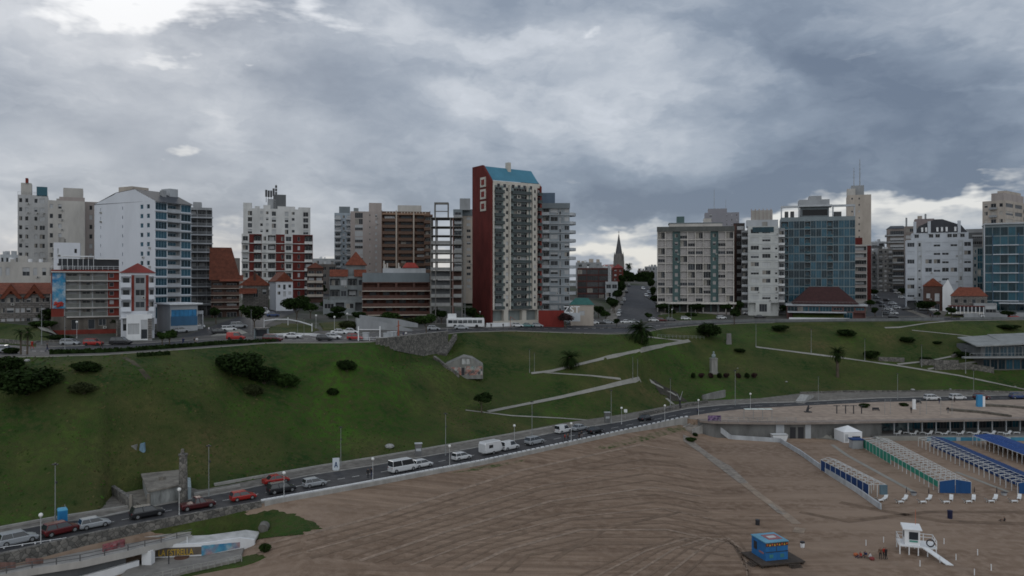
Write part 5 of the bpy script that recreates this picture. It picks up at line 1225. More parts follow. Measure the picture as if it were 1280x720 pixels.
U = [ # kind colour px py heading label
 ('hatch','silver',6,441,5,'silver car cut by the left edge on the clifftop boulevard'),('hatch','silver',88,432,3,'silver hatchback in front of the stone retaining wall garden'),
 ('hatch','red',117,432,3,'red hatchback parked below the orange apartment block'),('suv','black',151,431,3,'black SUV parked right of the red hatchback'),
 ('sedan','black',205,421,15,'black saloon half hidden by a small street tree'),('hatch','silver',227,416,28,'small silver car before the blue hall'),('suv','white',245,411,30,'larger white car on the kerb before the blue hall'),
 ('hatch','black',275,418,30,'black car leading the queue of three at the corner'),('hatch','white',286,414,32,'white car in the middle of the queue of three'),('suv','silver',298,410,32,'silver car last in the queue of three at the corner'),
 ('smallvan','red',295,425,5,'bright red van at the corner beside a tree'),('suv','darkred',341,427,-2,'dark red SUV by the bus shelter'),('sedan','white',366,423,0,'white saloon right of the dark red SUV on the boulevard'),
 ('van','white',327,393,30,'white van climbing the side street'),('hatch','blue',341,396,30,'dark blue car behind the white van on the side street'),('hatch','white',355,381,25,'white car higher up the side street by the hedge'),
 ('hatch','white',384,372,10,'white car topmost of three under the street tree'),('hatch','white',388,377,10,'white car in the middle of three under the street tree'),('hatch','silver',385,382,10,'silver car lowest of three under the street tree'),
 ('hatch','black',406,426,-2,'black car beside the white arch frame on the boulevard'),('hatch','white',417,424,-2,'white car right of the black one near the small plaza'),('sedan','white',424,418,5,'white saloon parked behind at the small plaza'),
 ('sedan','white',438,417,5,'white saloon parked beside the plaza flower bed'),('hatch','red',444,425,0,'red car just left of the tall white goal frame'),
 ('hatch','silver',542,413,6,'silver hatchback near the curved stone wall'),('sedan','silver',577,412,4,'silver saloon in front of the white bus'),
 ('hatch','white',647,409,2,'white hatchback first in the row under the red tower'),('sedan','teal',659,409,2,'pale teal saloon under the red tower'),('hatch','silver',672,409,2,'silver hatchback left of the red car below the tower'),
 ('hatch','red',684,408,2,'red car below the red boundary wall'),('hatch','white',693,407,2,'white car just right of the red one'),('sedan','green',702,407,2,'dark green saloon near the letter sculpture'),
 ('sedan','white',723,406.5,4,'white saloon right of the street tree by the pavilion'),('suv','white',741,405.5,4,'white SUV before the teal roofed pavilion'),('hatch','black',751,405.5,4,'black hatchback beside the white SUV at the corner'),('hatch','silver',760,405,4,'silver hatchback last before the main street'),
 ('sedan','white',783,404.5,0,'white saloon waiting at the mouth of the main street'),('sedan','silver',792,404,0,'silver saloon behind the big palm at the main street'),
 ('hatch','grey',777,381,85,'grey car between two white ones on the left kerb of the main street'),('hatch','black',783,366,85,'black car near the crest of the main street'),('hatch','white',804,362,-88,'white car near the crest on the right kerb'),('hatch','silver',811,367,-88,'silver car right kerb above the white one on the main street'),
 ('hatch','silver',1092,370,-60,'silver car on the left kerb high on the avenue'),('hatch','black',1096,374,-60,'black car on the left kerb high on the avenue'),('hatch','white',1128,373,-50,'white car in the lane below the dark balcony flats'),('hatch','grey',1133,371,-50,'grey car above the white van on the avenue'),('hatch','white',1121,386,-60,'white car beside the left parked row of the avenue'),
 ('hatch','white',773,395,85,'white car parked on the left kerb low on the main street'),('hatch','silver',774,391,85,'silver car next above on the left kerb of the main street'),('hatch','white',780,376,85,'white car half way up the left kerb of the main street'),
 ('hatch','white',808,371,-88,'white car on the right kerb of the main street'),('hatch','black',813,374,-88,'dark car on the right kerb of the main street'),('hatch','grey',786,358,85,'grey car near the top of the main street'),
 ('hatch','white',817,402,-4,'white car just right of the big palm'),('hatch','darkred',827,402,-4,'dark red car right of the big palm'),('hatch','white',857,400,0,'white hatchback between palm and big round shrub'),
 ('hatch','grey',839,401.5,0,'grey car between the dark red and the white hatchback'),('sedan','white',889,391,-6,'white saloon in the drive before the grid block'),('hatch','white',902,399,20,'white car at the end of the round shrub'),
 ('sedan','white',935,393,-4,'white saloon before the white flats entrance'),('sedan','black',950,398,-2,'black saloon on the boulevard by the white flats'),
 ('hatch','white',1015,397,0,'white car at the left end of the restaurant car park'),('hatch','silver',1023,397,0,'silver car second in the restaurant car park'),('hatch','white',1031,397,0,'white car third in the restaurant car park'),
 ('hatch','silver',1048,397,0,'silver car under the restaurant terrace middle'),('hatch','white',1056,397,0,'white car under the restaurant terrace right of a shrub'),('suv','white',1065,397,0,'white SUV at the right end of the restaurant car park'),
 ('hatch','black',1109,377,-55,'black car highest in the moving lane of the avenue'),('hatch','white',1116,381,-55,'white car descending the middle of the avenue'),('sedan','black',1134,388,-20,'black saloon turning at the foot of the avenue'),
 ('hatch','black',1100,380,-60,'black car topmost in the left parked row of the avenue'),('hatch','black',1104,384,-60,'black car second in the left parked row of the avenue'),('hatch','white',1111,388,-60,'white car third in the left parked row of the avenue'),
 ('hatch','white',1117,393,-60,'white car fourth in the left parked row of the avenue'),('hatch','grey',1109,394,-60,'grey car parked behind the left row near the kiosk'),('hatch','black',1117,398,-40,'black car lowest by the avenue mouth'),
 ('van','white',1139,371,-50,'white van parked on the right of the avenue'),('hatch','red',1148,377,-50,'red car parked below the white van'),('hatch','white',1154,381,-50,'white car below the red car on the avenue'),
 ('hatch','black',1164,382,-50,'black car on the pavement side beside the brick house'),('sedan','white',1166,389,-30,'white saloon lowest on the right of the avenue'),('hatch','black',1155,389,-30,'black car beside the traffic island tree'),
 ('hatch','white',1096,359,-60,'white car farthest up the avenue'),('hatch','silver',1103,361,-50,'silver car second farthest up the avenue'),('hatch','grey',1110,363,-50,'grey car under the avenue trees'),('hatch','black',1116,365,-50,'black car under the dark balcony flats'),('hatch','white',1122,367,-50,'white car above the white van on the avenue'),
 ('hatch','white',1231,397,0,'white car below the garden steps'),('van','white',1242,396,0,'white van beside the garden wall at right'),('hatch','red',1267,398,0,'red car on the boulevard near the right edge'),('hatch','black',1276,396,0,'black car cut by the right edge on the boulevard')]
for kind, col, px, py, hd, lab in U: car(kind, col, lab, px, py, hd, group=GU, far=True)
# bus
def bus():
    P = G(582, 409.5); root = empty('bus', (P.x, P.y, P.z+.05), math.radians(3), 'white city bus parked in front of the red flanked tower', 'bus'); L = 12.2
    mb = MB(); mb.loft([[(-L/2,-1.25,.35),(L/2,-1.25,.35),(L/2,1.25,.35),(-L/2,1.25,.35)],[(-L/2,-1.27,2.9),(L/2-.1,-1.27,2.9),(L/2-.1,1.27,2.9),(-L/2,1.27,2.9)],[(-L/2+.1,-1.15,3.1),(L/2-.3,-1.15,3.1),(L/2-.3,1.15,3.1),(-L/2+.1,1.15,3.1)]]); mb.obj('body', paint('white'), root)
    for i in range(7):
        mb = MB(); x = -L/2+.5+i*1.58; mb.box(x, x+1.42, -1.31, -1.275, 1.45, 2.45); mb.obj('window', CGL, root)
    mb = MB(); mb.box(L/2-.0, L/2+.03, -1.1, 1.1, 1.2, 2.7); mb.obj('windscreen', CGL, root)
    mb = MB(); mb.box(-4.5, 2, -.5, .5, 3.1, 3.3); mb.obj('roof_unit', LAND, root)
    for x in (-3.4, 3.6):
        for s in (-1, 1):
            mb = MB(); mb.tube((x,s*1.0,.5),(x,s*1.29,.5), .5, .5, 14); mb.obj('wheel', TYRE, root)
bus()

# ================================================================ PEOPLE
SKIN = mat('skin', (.30,.17,.12), .7, 0); HAIR = mat('dark_hair', (.02,.015,.012), .8, 0); SHOE = mat('dark_shoe', (.03,.03,.03), .8, 0)
def figure(pose):
    """joints: name -> (position, radius, class); one skinned body"""
    J = {}; 
    if pose in ('stand', 'walk'):
        s = .26 if pose == 'walk' else .05
        J = dict(pelvis=((0,0,.95),.15,'t'), waist=((0,0,1.12),.13,'s'), chest=((0,0,1.35),.17,'s'), neck=((0,0,1.50),.06,'k'), chin=((.02,0,1.58),.085,'k'), crown=((0,0,1.70),.09,'h'),
          hl=((0,.10,.90),.095,'t'), kl=((s*.6,.11,.50),.065,'t'), al=((s-.05,.11,.09),.045,'t'), fl=((s+.13,.12,.04),.04,'f'), hr=((0,-.10,.90),.095,'t'), kr=((-s*.3,-.11,.50),.065,'t'), ar=((-s-.08,-.11,.09),.045,'t'), fr=((-s+.10,-.12,.04),.04,'f'),
          sl=((0,.20,1.43),.065,'s'), el=((-s*.4,.25,1.15),.045,'s'), wl=((s*.3+.05,.25,.90),.035,'k'), ml=((s*.3+.09,.25,.80),.035,'k'), sr=((0,-.20,1.43),.065,'s'), er=((-s*.2,-.25,1.15),.045,'s'), wr=((s*.5+.08,-.24,.92),.035,'k'), mr=((s*.5+.12,-.24,.82),.035,'k'))
    elif pose == 'sit':
        J = dict(pelvis=((0,0,.14),.15,'t'), waist=((-.02,0,.30),.13,'s'), chest=((.02,0,.52),.16,'s'), neck=((.06,0,.67),.06,'k'), chin=((.10,0,.75),.085,'k'), crown=((.08,0,.87),.09,'h'),
          hl=((.05,.10,.14),.09,'t'), kl=((.42,.15,.42),.065,'t'), al=((.62,.14,.08),.045,'t'), fl=((.75,.14,.04),.04,'f'), hr=((.05,-.10,.14),.09,'t'), kr=((.46,-.14,.30),.065,'t'), ar=((.75,-.15,.08),.045,'t'), fr=((.88,-.15,.05),.04,'f'),
          sl=((.02,.20,.60),.065,'s'), el=((.14,.26,.36),.045,'s'), wl=((.38,.20,.36),.035,'k'), ml=((.46,.18,.38),.035,'k'), sr=((.02,-.20,.60),.065,'s'), er=((-.12,-.26,.34),.045,'s'), wr=((-.20,-.24,.09),.035,'k'), mr=((-.25,-.25,.04),.035,'k'))
    names = list(J); E = [('pelvis','waist'),('waist','chest'),('chest','neck'),('neck','chin'),('chin','crown'),('pelvis','hl'),('hl','kl'),('kl','al'),('al','fl'),('pelvis','hr'),('hr','kr'),('kr','ar'),('ar','fr'),('chest','sl'),('sl','el'),('el','wl'),('wl','ml'),('chest','sr'),('sr','er'),('er','wr'),('wr','mr')]
    me = bpy.data.meshes.new('sk'); me.from_pydata([J[n][0] for n in names], [(names.index(a), names.index(b)) for a, b in E], [])
    o = bpy.data.objects.new('sk', me); C.objects.link(o)
    m = o.modifiers.new('s', 'SKIN'); sv = me.skin_vertices[0].data
    for i, n in enumerate(names): r = J[n][1]; sv[i].radius = (r, r); sv[i].use_root = (i == 0)
    o.modifiers.new('d', 'SUBSURF').levels = 1
    dg = bpy.context.evaluated_depsgraph_get(); dg.update()
    nm = bpy.data.meshes.new_from_object(o.evaluated_get(dg)); bpy.data.objects.remove(o)
    cl = {'t':0,'s':1,'k':2,'h':3,'f':4}; idx = []
    for p in nm.polygons:
        best = min(names, key=lambda n: (Vector(J[n][0])-p.center).length-J[n][1]*.8); idx.append(cl[J[best][2]])
    nm.materials.clear()
    for x in range(5): nm.materials.append(SKIN)
    nm.polygons.foreach_set('material_index', idx); nm.polygons.foreach_set('use_smooth', [True]*len(idx)); return nm
FIG = {p: figure(p) for p in ('stand', 'walk', 'sit')}
CLO = dict(black=(.02,.02,.022), navy=(.02,.03,.08), white=(.55,.55,.55), red=(.35,.03,.02), grey=(.15,.15,.16), khaki=(.20,.17,.12), blue=(.05,.12,.30), brown=(.10,.06,.04))
PC = {}
def person(pose, top, bottom, label, P, face=0, group=None, dz=0):
    k = (pose, top, bottom)
    if k not in PC:
        me = FIG[pose].copy(); me.name = 'person'
        for i, m in enumerate([mat('cloth_'+bottom, CLO[bottom], .9, 0), mat('cloth_'+top, CLO[top], .9, 0), SKIN, HAIR, SHOE]): me.materials[i] = m
        PC[k] = me
    o = link('person', PC[k], None, (P.x, P.y, P.z+dz), math.radians(face)); return tag(o, label, 'person', group)
P_ = lambda px, py: G(px, py)
person('stand','black','black','person in dark clothes on the sea wall, left of a pair',P_(460,599),90,'two people by the sea wall',.15)
person('stand','black','navy','person in dark clothes on the sea wall, right of a pair',P_(464.5,598),80,'two people by the sea wall',.15)
for i, (px, py, a, bt, lab) in enumerate([(706,553,'red','black','person in red top by the sea wall among dark clad walkers'),(710,552,'brown','black','person in brown top beside the one in red'),(724,551,'black','black','person in black by the sea wall near the lamp'),(727,549,'black','grey','person in black top and grey trousers by the lamp'),
     (872,519,'navy','black','person walking where the road meets the deck'),(1139,517,'black','black','person in black standing alone on the promenade deck'),(1185,520,'black','grey','person at the seaward edge of the promenade deck'),
     (1174,505,'black','navy','person standing near the white SUV pair on the promenade'),(1193,503,'black','black','person in black in front of the right white SUV'),(1103,392,'black','black','person crossing near the parked row of the avenue')]):
    person('walk' if i % 2 else 'stand', a, bt, lab, P_(px, min(py, 517) if px > 1090 and py > 510 else py), R.uniform(0,360), None, .12)
person('stand','brown','black','person in brown top standing left of the pair by the lifeguard hut',P_(1100.5,699.5),70)
person('stand','red','black','person in red top standing right of the pair by the lifeguard hut',P_(1105,699),100)
person('stand','black','black','person in black close behind the red topped one on the sand',P_(1107.5,699.5),120)
person('sit','red','navy','person in red sitting on the sand with bags',P_(1076,697),200)
person('sit','navy','black','person in navy sitting on the sand beside the one in red',P_(1082,696),220)
person('sit','white','grey','person in white sitting on the sand at the right of the group',P_(1088,698),150)
person('sit','black','black','person in black sitting alone far out on the sand',P_(1256,652),160)
for px, py, a, bt, lab in [(127,437,'black','black','person in black walking on the clifftop path below the SUV'),(40,436.5,'red','red','person in red beside the two small palms'),(59,440,'black','navy','person in dark clothes by the hedge end'),(229,432,'navy','navy','person in navy on the clifftop path left of a couple'),
     (243,432,'black','grey','person in black, left of the clifftop couple'),(246,431.5,'white','grey','person in white, right of the clifftop couple'),(261,417,'white','grey','person in white crossing the side street mouth'),
     (504,423,'navy','navy','person in navy at the curved stone parapet'),(507.5,423,'white','navy','person in white top at the curved stone parapet'),(614,411,'black','black','person in black against the low white wall, left one'),(629,411,'black','black','person in black against the low white wall, right one'),
     (1163,398,'black','black','person in black near the avenue corner, left of two'),(1166,398,'navy','black','person in navy near the avenue corner, right of two'),(713,410,'black','black','person in black under the street tree by the pavilion')]:
    person('walk', a, bt, lab, P_(px, py), R.uniform(0,360), None, .1)

# ================================================================ TREES AND SHRUBS
LG = [leafmat('leaf_dark', (.018,.032,.010)), leafmat('leaf_mid', (.028,.052,.014)), leafmat('leaf_olive', (.045,.055,.024)), leafmat('leaf_purple', (.05,.03,.028))]
BARK = mat('bark', (.10,.08,.06), .95, .3, 3)
def crown_mesh(blobs, n, size, m, seed, squash=.8):
    n = int(n*1.7); size *= .78; rr = random.Random(seed); mb = MB()
    tot = sum(b[3]**2 for b in blobs)
    for b in blobs:
        k = int(n*b[3]**2/tot)
        for _ in range(k):
            d = Vector((rr.gauss(0,1), rr.gauss(0,1), rr.gauss(0,1))).normalized()
            r = b[3]*(rr.uniform(.45,1.06)**.6)*(1+.22*mnoise.noise(d*2.2+Vector((seed,b[0],b[1]))))
            p = Vector((b[0],b[1],b[2]))+Vector((d.x*r, d.y*r, d.z*r*squash))
            nn = (d*.6+Vector((rr.gauss(0,.8), rr.gauss(0,.8), rr.gauss(0,.8)+.2))).normalized()
            u = nn.orthogonal().normalized(); w = nn.cross(u); a = rr.uniform(0,6.28); u, w = u*math.cos(a)+w*math.sin(a), w*math.cos(a)-u*math.sin(a)
            s = size*rr.uniform(.6,1.3)
            mb.quad(p-u*s-w*s*.6, p+u*s-w*s*.6, p+u*s*.8+w*s*.6, p-u*s*.8+w*s*.6)
    return mb.mesh('foliage', [m])
def rblobs(seed, n, rx, rz, br):
    rr = random.Random(seed); return [(rr.uniform(-rx,rx), rr.uniform(-rx,rx), rr.uniform(-rz,rz)+0, br*rr.uniform(.6,1.1)) for _ in range(n)]
TREEM = {}
def tree(px, py, h, w, label, kind=0, m=1, P=None, trunk=.35, group=None):
    P = P or G(px, py); k = ('tree', kind, m)
    if k not in TREEM: TREEM[k] = crown_mesh(rblobs(kind*7+1, 9, .42, .30, .50)+[(0,0,0,.55)], 1700, .085, LG[m], kind*13+5)
    root = empty('tree', (P.x, P.y, P.z-.2), R.uniform(0,6), label, 'tree', group)
    th = h*trunk; mb = MB(); mb.tube((0,0,0),(.1,0,th), .09+h*.02, .06+h*.012, 7)
    for i in range(4):
        a = i*1.6+R.random(); mb.tube((.1,0,th*.9),(math.cos(a)*w*.25,math.sin(a)*w*.25,th+h*.25), .05+h*.008, .03, 5)
    mb.obj('trunk', BARK, root)
    c = link('crown', TREEM[k], root, (0,0,th+(h-th)*.5)); c.scale = (w*.5, w*.5, (h-th)*.62); return root
def shrub(px, py, h, w, label, kind=0, m=0, P=None, group=None, d=None):
    P = P or G(px, py); k = ('shrub', kind, m)
    if k not in TREEM: TREEM[k] = crown_mesh(rblobs(kind*11+3, 10, .55, .15, .42)+[(0,0,0,.6)], 1900, .07, LG[m], kind*17+2)
    h *= 1.35; root = empty('shrub', (P.x, P.y, P.z-.3), R.uniform(-.3,.3), label, 'shrub', group)
    mb = MB()
    for i in range(5):
        a = i*1.3; mb.tube((0,0,0),(math.cos(a)*w*.2,math.sin(a)*w*.2,h*.5), .08, .03, 5)
    mb.obj('stem', BARK, root); c = link('foliage', TREEM[k], root, (0,0,h*.42)); c.scale = (w*.5, (d or w)*.5, h*.62); return root
def palm(px, py, h, r, label, slim=False, P=None):
    P = P or G(px, py); root = empty('palm_tree', (P.x, P.y, P.z-.2), R.uniform(0,6), label, 'palm tree'); rr = random.Random(int(px*7))
    mb = MB(); tr = .16 if slim else .42
    mb.tube((0,0,0),(.1,0,h), tr*1.2, tr, 9); mb.ball((.1,0,h), tr*1.6, 0, 8, 6, 1.2); mb.obj('trunk', BARK, root)
    fm = MB(); n = 26 if slim else 80
    for i in range(n):
        a = rr.uniform(0,6.28); up = rr.uniform(-.9,1.25); L = r*rr.uniform(.85,1.1); d = Vector((math.cos(a),math.sin(a),0)); side = Vector((-d.y,d.x,0)); prev = Vector((.1,0,h+tr)); ang = up
        for s in range(7):
            step = L/7; q = prev+(d*math.cos(ang)+Vector((0,0,math.sin(ang))))*step; ang -= .20
            wd = r*.17*(1-abs(s-2.5)/6)
            for sg in (-1, 1):
                for t in (0, .5):
                    b0 = prev.lerp(q, t); b1 = prev.lerp(q, t+.38); tip = b1+side*sg*wd+d*wd*.35-Vector((0,0,wd*.35)); fm.poly([b0, b1, tip])
            fm.quad(prev+Vector((0,0,.03)), q+Vector((0,0,.03)), q-side*.05, prev-side*.05); prev = q
    fm.obj('fronds', LG[0], root); return root
palm(801,428,3.6,5.4,'large feathery palm on the clifftop lawn before the main street')
palm(713,460,2.6,3.8,'medium palm beside the upper slope path')
palm(1047,471,7.6,3.4,'tall slim dark palm on the slope right of the monument')
palm(26,443,4.2,1.7,'small palm left of a pair on the clifftop corner',True); palm(34,443,4.4,1.7,'small palm right of a pair on the clifftop corner',True)
palm(785,352,7,4,'distant palm beside the church street',False,P=W(786,345,560))
tree(602,516,5.4,6.0,'umbrella shaped dark tree at the lower bend of the slope path',1,0,trunk=.45)
for a in [(371,404,9,9.5,'dense street tree between the side street and the small plaza',2,0),(388,398,6,6,'round tree behind the dense street tree',1,1),(318,412,7.2,7.5,'round dark tree on the traffic island by the kerb',3,0),(533,417,6.2,7,'spreading tree beside the curved parapet',2,1),
    (212,432,4.2,3.6,'thin street tree before the dark saloon',1,1),(203,432,3.6,2.4,'spindly sapling left of the thin street tree',2,1),(70,408,5.5,9,'broad dark tree covering the foot of the mural block',3,0),(707,410,6,6.5,'street tree with two trunks by the red wall',1,3),
    (820,386,7,8,'dark tree at the left end of the grid block',2,0),(846,390,5,10,'low spreading trees in front of the grid block',3,0),(768,392,7,5,'narrow tree on the corner of the main street',2,0),(764,386,6,6,'dark tree on the left pavement of the main street',1,0),
    (1172,398,3.4,3.2,'small round tree on the traffic island of the avenue',1,0),(1189,398,5.2,4.4,'dark conical tree at the lawn corner',2,0),(1094,396,4.5,3.6,'small street tree by the avenue kiosk',3,0),(1007,397,4,4,'small tree at the left end of the car park',1,0),(1046,397,4,4,'small tree dividing the restaurant car park',2,1),
    (1160,392,6,9,'dark tree hiding the lower floor of the brick house',3,0),(1262,398,3.6,7,'bushy tree below the glass office block',1,0),(137,416,4.2,4.5,'small tree at the entrance of the orange block',2,0),(302,396,4.5,2.4,'slender tree on the side street pavement',1,1),
    (918,406,7.5,5.2,'upright cypress like tree beside the small stone stele',1,0),(812,402,4,4,'round street tree right of the big palm',2,1),(771,408,3.2,2.6,'small street tree on the traffic island',3,0),(771,380,8,6,'dark tree before the dark red brick flank',1,0),(775,372,8,6,'dark tree further up by the pale shopfront row',2,0),(766,390,6,6,'dark tree behind the corner of the main street',3,0),(838,398,5,5,'palm like tree by the lamp of the grid block lawn',1,0)]:
    tree(*a[:5], kind=a[5], m=a[6])
for i, (px, y, h, w) in enumerate([(788,600,14,14),(797,620,12,13),(806,600,13,11),(783,520,10,8),(779,470,8,6),(776,430,7,5),(812,520,9,7),(815,450,8,6),(816,410,6,4)]):
    Y = y; P = Vector(((px-640)/F*Y, Y, ground((px-640)/F*Y, Y)-(3.4 if i < 3 else 0))); tree(0,0,h,w,['dark tree mass left of the street end','dark tree behind the street end','dark tree right of the street end','street tree high up on the left pavement of the main street','street tree half way up the left pavement of the main street','street tree lower on the left pavement of the main street','street tree high up on the right pavement of the main street','street tree half way up the right pavement of the main street','street tree lowest on the right pavement of the main street'][i],1+i%3,0,P=P,trunk=.12)
for i, (px, Y, h, w) in enumerate([(1064,540,12,14),(1072,560,12,14),(1080,550,12,14),(1089,560,11,13),(1098,570,10,12),(1106,565,9,11)]):
    P = Vector(((px-640)/F*Y, Y, ground((px-640)/F*Y, Y))); tree(0,0,h,w,'%s dark tree from the left in the avenue tree row' % ['first','second','third','fourth','fifth','sixth'][i],1+i%3,0,P=P,group='trees along the avenue')
EXTRA = [(160,401,5,5,'tree between the blue hall and the white shopfront'),(270,405,5.5,4,'tree on the pavement before the dark brick block'),(290,392,6,5,'tree at the foot of the dark brick block'),(356,366,7,8,'dark tree left of the brown chalet'),(372,368,8,9,'dark tree before the brown chalet'),(398,372,7,8,'dark tree under the dull flats'),
 (407,392,5.5,6,'tree screening the concrete terraces'),(425,398,4.5,7,'low tree before the concrete terraces'),(448,404,4,6,'tree at the foot of the stepped grey block'),(490,405,4.5,8,'broad tree before the brick terraces'),(552,405,5.5,6,'tree at the foot of the skeleton'),(586,404,6,7,'dark tree between skeleton and red flank'),(600,405,4,5,'low tree at the base of the red flank'),
 (690,402,4.5,6,'small tree before the red boundary wall'),(748,398,5.5,6,'tree right of the teal roofed pavilion'),(757,402,5,5,'tree at the street corner before the pale row'),(832,392,5,9,'dark spreading tree at the left of the grid block lawn'),(872,392,5,8,'dark tree under the middle of the grid block'),(908,393,6,6,'dark tree under the right end of the grid block'),(926,394,7,5,'tall dark tree between grid block and white flats'),
 (983,394,5,6,'dark tree at the left of the restaurant'),(1088,386,5,6,'tree at the right end of the restaurant'),(1092,373,6,6,'tree on the left pavement of the avenue'),(1128,372,6,7,'dark tree at the foot of the mansard block'),(1148,386,4,5,'small dark tree by the brick house gate'),(1178,386,5,6,'dark tree between the two orange roofed houses'),(1236,392,4.5,7,'bushy tree before the glass annex'),(1290,396,4.5,8,'bushy tree at the right edge of the boulevard')]
for i, (px, py, h, w, lab) in enumerate(EXTRA): tree(px, py, h, w, lab, kind=1+i%3, m=0 if i % 3 else 1)
# tufts of longer grass that roughen the slope
rt = random.Random(11); tm = MB()
for _ in range(12000):
    px = rt.uniform(-120, 1400); n = nodes_at(px); t = rt.random(); y = n[IF][0]+(n[IK][0]-n[IF][0])*t; x = (px-640)/F*y
    if mnoise.noise(Vector((x*.05, y*.05, 1))) + rt.uniform(-.5,.5) < 0: continue
    z = ground(x, y); a = rt.uniform(0,3.14); s = rt.uniform(.12,.34); h = rt.uniform(.05,.14); cx, cy = math.cos(a)*s, math.sin(a)*s
    tm.poly([(x-cx,y-cy,z-.03),(x+cx,y+cy,z-.03),(x+cx*.5+.05,y+cy*.5+.22,z+h+.08),(x-cx*.5,y-cy*.5+.22,z+h+.08)], 0 if rt.random() < .6 else 1)
tag(tm.obj('grass_tufts', [leafmat('tuft_green', (.038,.080,.015)), leafmat('tuft_dry', (.080,.072,.032))]), kind='stuff')
# garden shrubs and slope bushes
SH = [(300,470,5.2,13,'largest dark bush on the upper slope',0,0),(330,480,4.2,8,'bush right of the largest dark bush',1,0),(358,484,3.4,6.5,'round leafy bush at the right of the bush group',2,1),(318,495,2.6,5.5,'small pale bush below the bush group',3,2),(285,462,3.6,6,'bush touching the cliff edge left of the group',1,0),
 (433,463,2.8,5.6,'lone round bush in the middle of the upper slope',2,0),(417,494,1.8,3.6,'small dark shrub low on the green hollow',3,0),(34,494,5.2,13,'huge dark bush on the slope at far left',0,0),(10,470,4,8,'bush above the huge one near the left edge',1,0),
 (108,465,2.4,6,'low bush on the upper slope left of the dirt track',2,0),(104,492,2.2,6,'low bush over brown earth on the left slope',3,2),(15,442,1.6,4,'small bush in front of the silver car at left',1,0),
 (885,421,5.2,11.5,'big round dark shrub on the clifftop beside the tree',0,0),(925,440,1.6,5,'low shrub below the stone stele',2,0),(976,414,2.6,7,'shrub on the right slope below the boulevard, first of three',1,0),(1058,420,2.8,8,'shrub on the right slope below the restaurant',2,0),(1136,428,2.2,7,'flat shrub near the right path',3,0),(1172,430,1.4,3.5,'small shrub right of the flat one',1,0),
 (1090,449,3.4,6,'dark bush beside a slope lamp above the long path',1,0),(1230,440,2.6,9,'hedge like bush left of the glass pavilion',0,0),(1205,446,2.2,8,'dark bush below the pavilion path',2,0),(1160,452,1.8,6,'bush on the terraced stone walls',3,0),(1262,412,2.2,9,'flat bush on the lawn above the glass pavilion',1,0),
 (864,552,1.4,3,'shrub at the foot of the beach ramp',1,1),(869,545,1.2,1.6,'small dark tuft beside the beach ramp',2,0),(1081,510,1.7,3.2,'round shrub at the back of the deck, leftmost',1,0),(1130,508,1.4,3.4,'dark shrub on the deck near the white totem',2,0),
 (55,409,2,8,'shrub border left of the garden steps',1,1),(72,425,1.6,8,'low clipped hedge in the garden by the lamp',2,0),(332,690,1.6,2.2,'low plant at the end of the mural wall',1,1),(735,396,2.6,6,'shrub in front of the teal roofed pavilion',1,0),(728,397,2.2,4,'smaller shrub left of the pavilion shrub',2,1),(437,411,2.6,8,'flower bed shrubs in the small plaza',3,2),(420,398,2.4,7,'dark bushes behind the small plaza',1,0),(470,402,2.2,16,'planting along the foot of the brick block',2,2),(515,404,2,14,'planting at the right foot of the brick block',3,2),(345,372,3,12,'bushes on the bank under the orange roofed houses',2,0),(325,377,2.5,10,'bushes at the left of the bank under the orange roofs',1,1),
 (630,403,2,9,'hedge at the foot of the landmark tower',2,0),(650,404,2,8,'planting right of the tower entrance',1,1),(865,396,2.2,7,'bush on the lawn before the grid block',3,1),(1222,395,2,6,'bush beside the garden steps',1,1),(960,394,2,6,'bush by the entrance of the white flats',2,0)]
for s in SH: shrub(*s[:5], kind=s[5], m=s[6])
for i, px in enumerate([866.5,877,888.5,899,908,923,933.5,943]):
    shrub(px, 472.5, 2.0, 2.1, '%s clipped round bush from the left in the row behind the monument base' % ['first','second','third','fourth','fifth','sixth','seventh','eighth'][i], kind=i%3, m=3 if i % 3 else 0, group='row of clipped bushes')
def hedge(name, label, pts, h, w):
    P = [G(*p) for p in pts]; mb = MB(); rr = random.Random(5); core = MB()
    for a, b in zip(P, P[1:]):
        L = (b-a).length; d = (b-a).normalized(); nrm = Vector((-d.y,d.x,0))
        core.loft([[a-nrm*w*.35+Vector((0,0,-.3)),a+nrm*w*.35+Vector((0,0,-.3)),a+nrm*w*.35+Vector((0,0,h*.8)),a-nrm*w*.35+Vector((0,0,h*.8))],[b-nrm*w*.35+Vector((0,0,-.3)),b+nrm*w*.35+Vector((0,0,-.3)),b+nrm*w*.35+Vector((0,0,h*.8)),b-nrm*w*.35+Vector((0,0,h*.8))]])
        for _ in range(int(L*38)):
            p = a.lerp(b, rr.random())+nrm*rr.uniform(-.5,.5)*w+Vector((0,0,rr.uniform(0,h))); u = Vector((rr.gauss(0,1),rr.gauss(0,1),rr.gauss(0,1))).normalized(); v = u.orthogonal().normalized(); s = .16
            mb.quad(p-u*s-v*s, p+u*s-v*s, p+u*s+v*s, p-u*s+v*s)
    i = len(mb.v); mb.v += core.v; mb.f += [tuple(k+i for k in f) for f in core.f]; mb.m += core.m
    return tag(mb.obj(name, LG[0]), label, 'hedge')
hedge('hedge', 'long dark hedge edging the clifftop path at left', [(62,443),(130,441),(200,437),(275,431),(345,428)], .9, .9)
hedge('hedge', 'short second hedge strip below the long clifftop hedge', [(172,446),(212,443)], .7, .8)
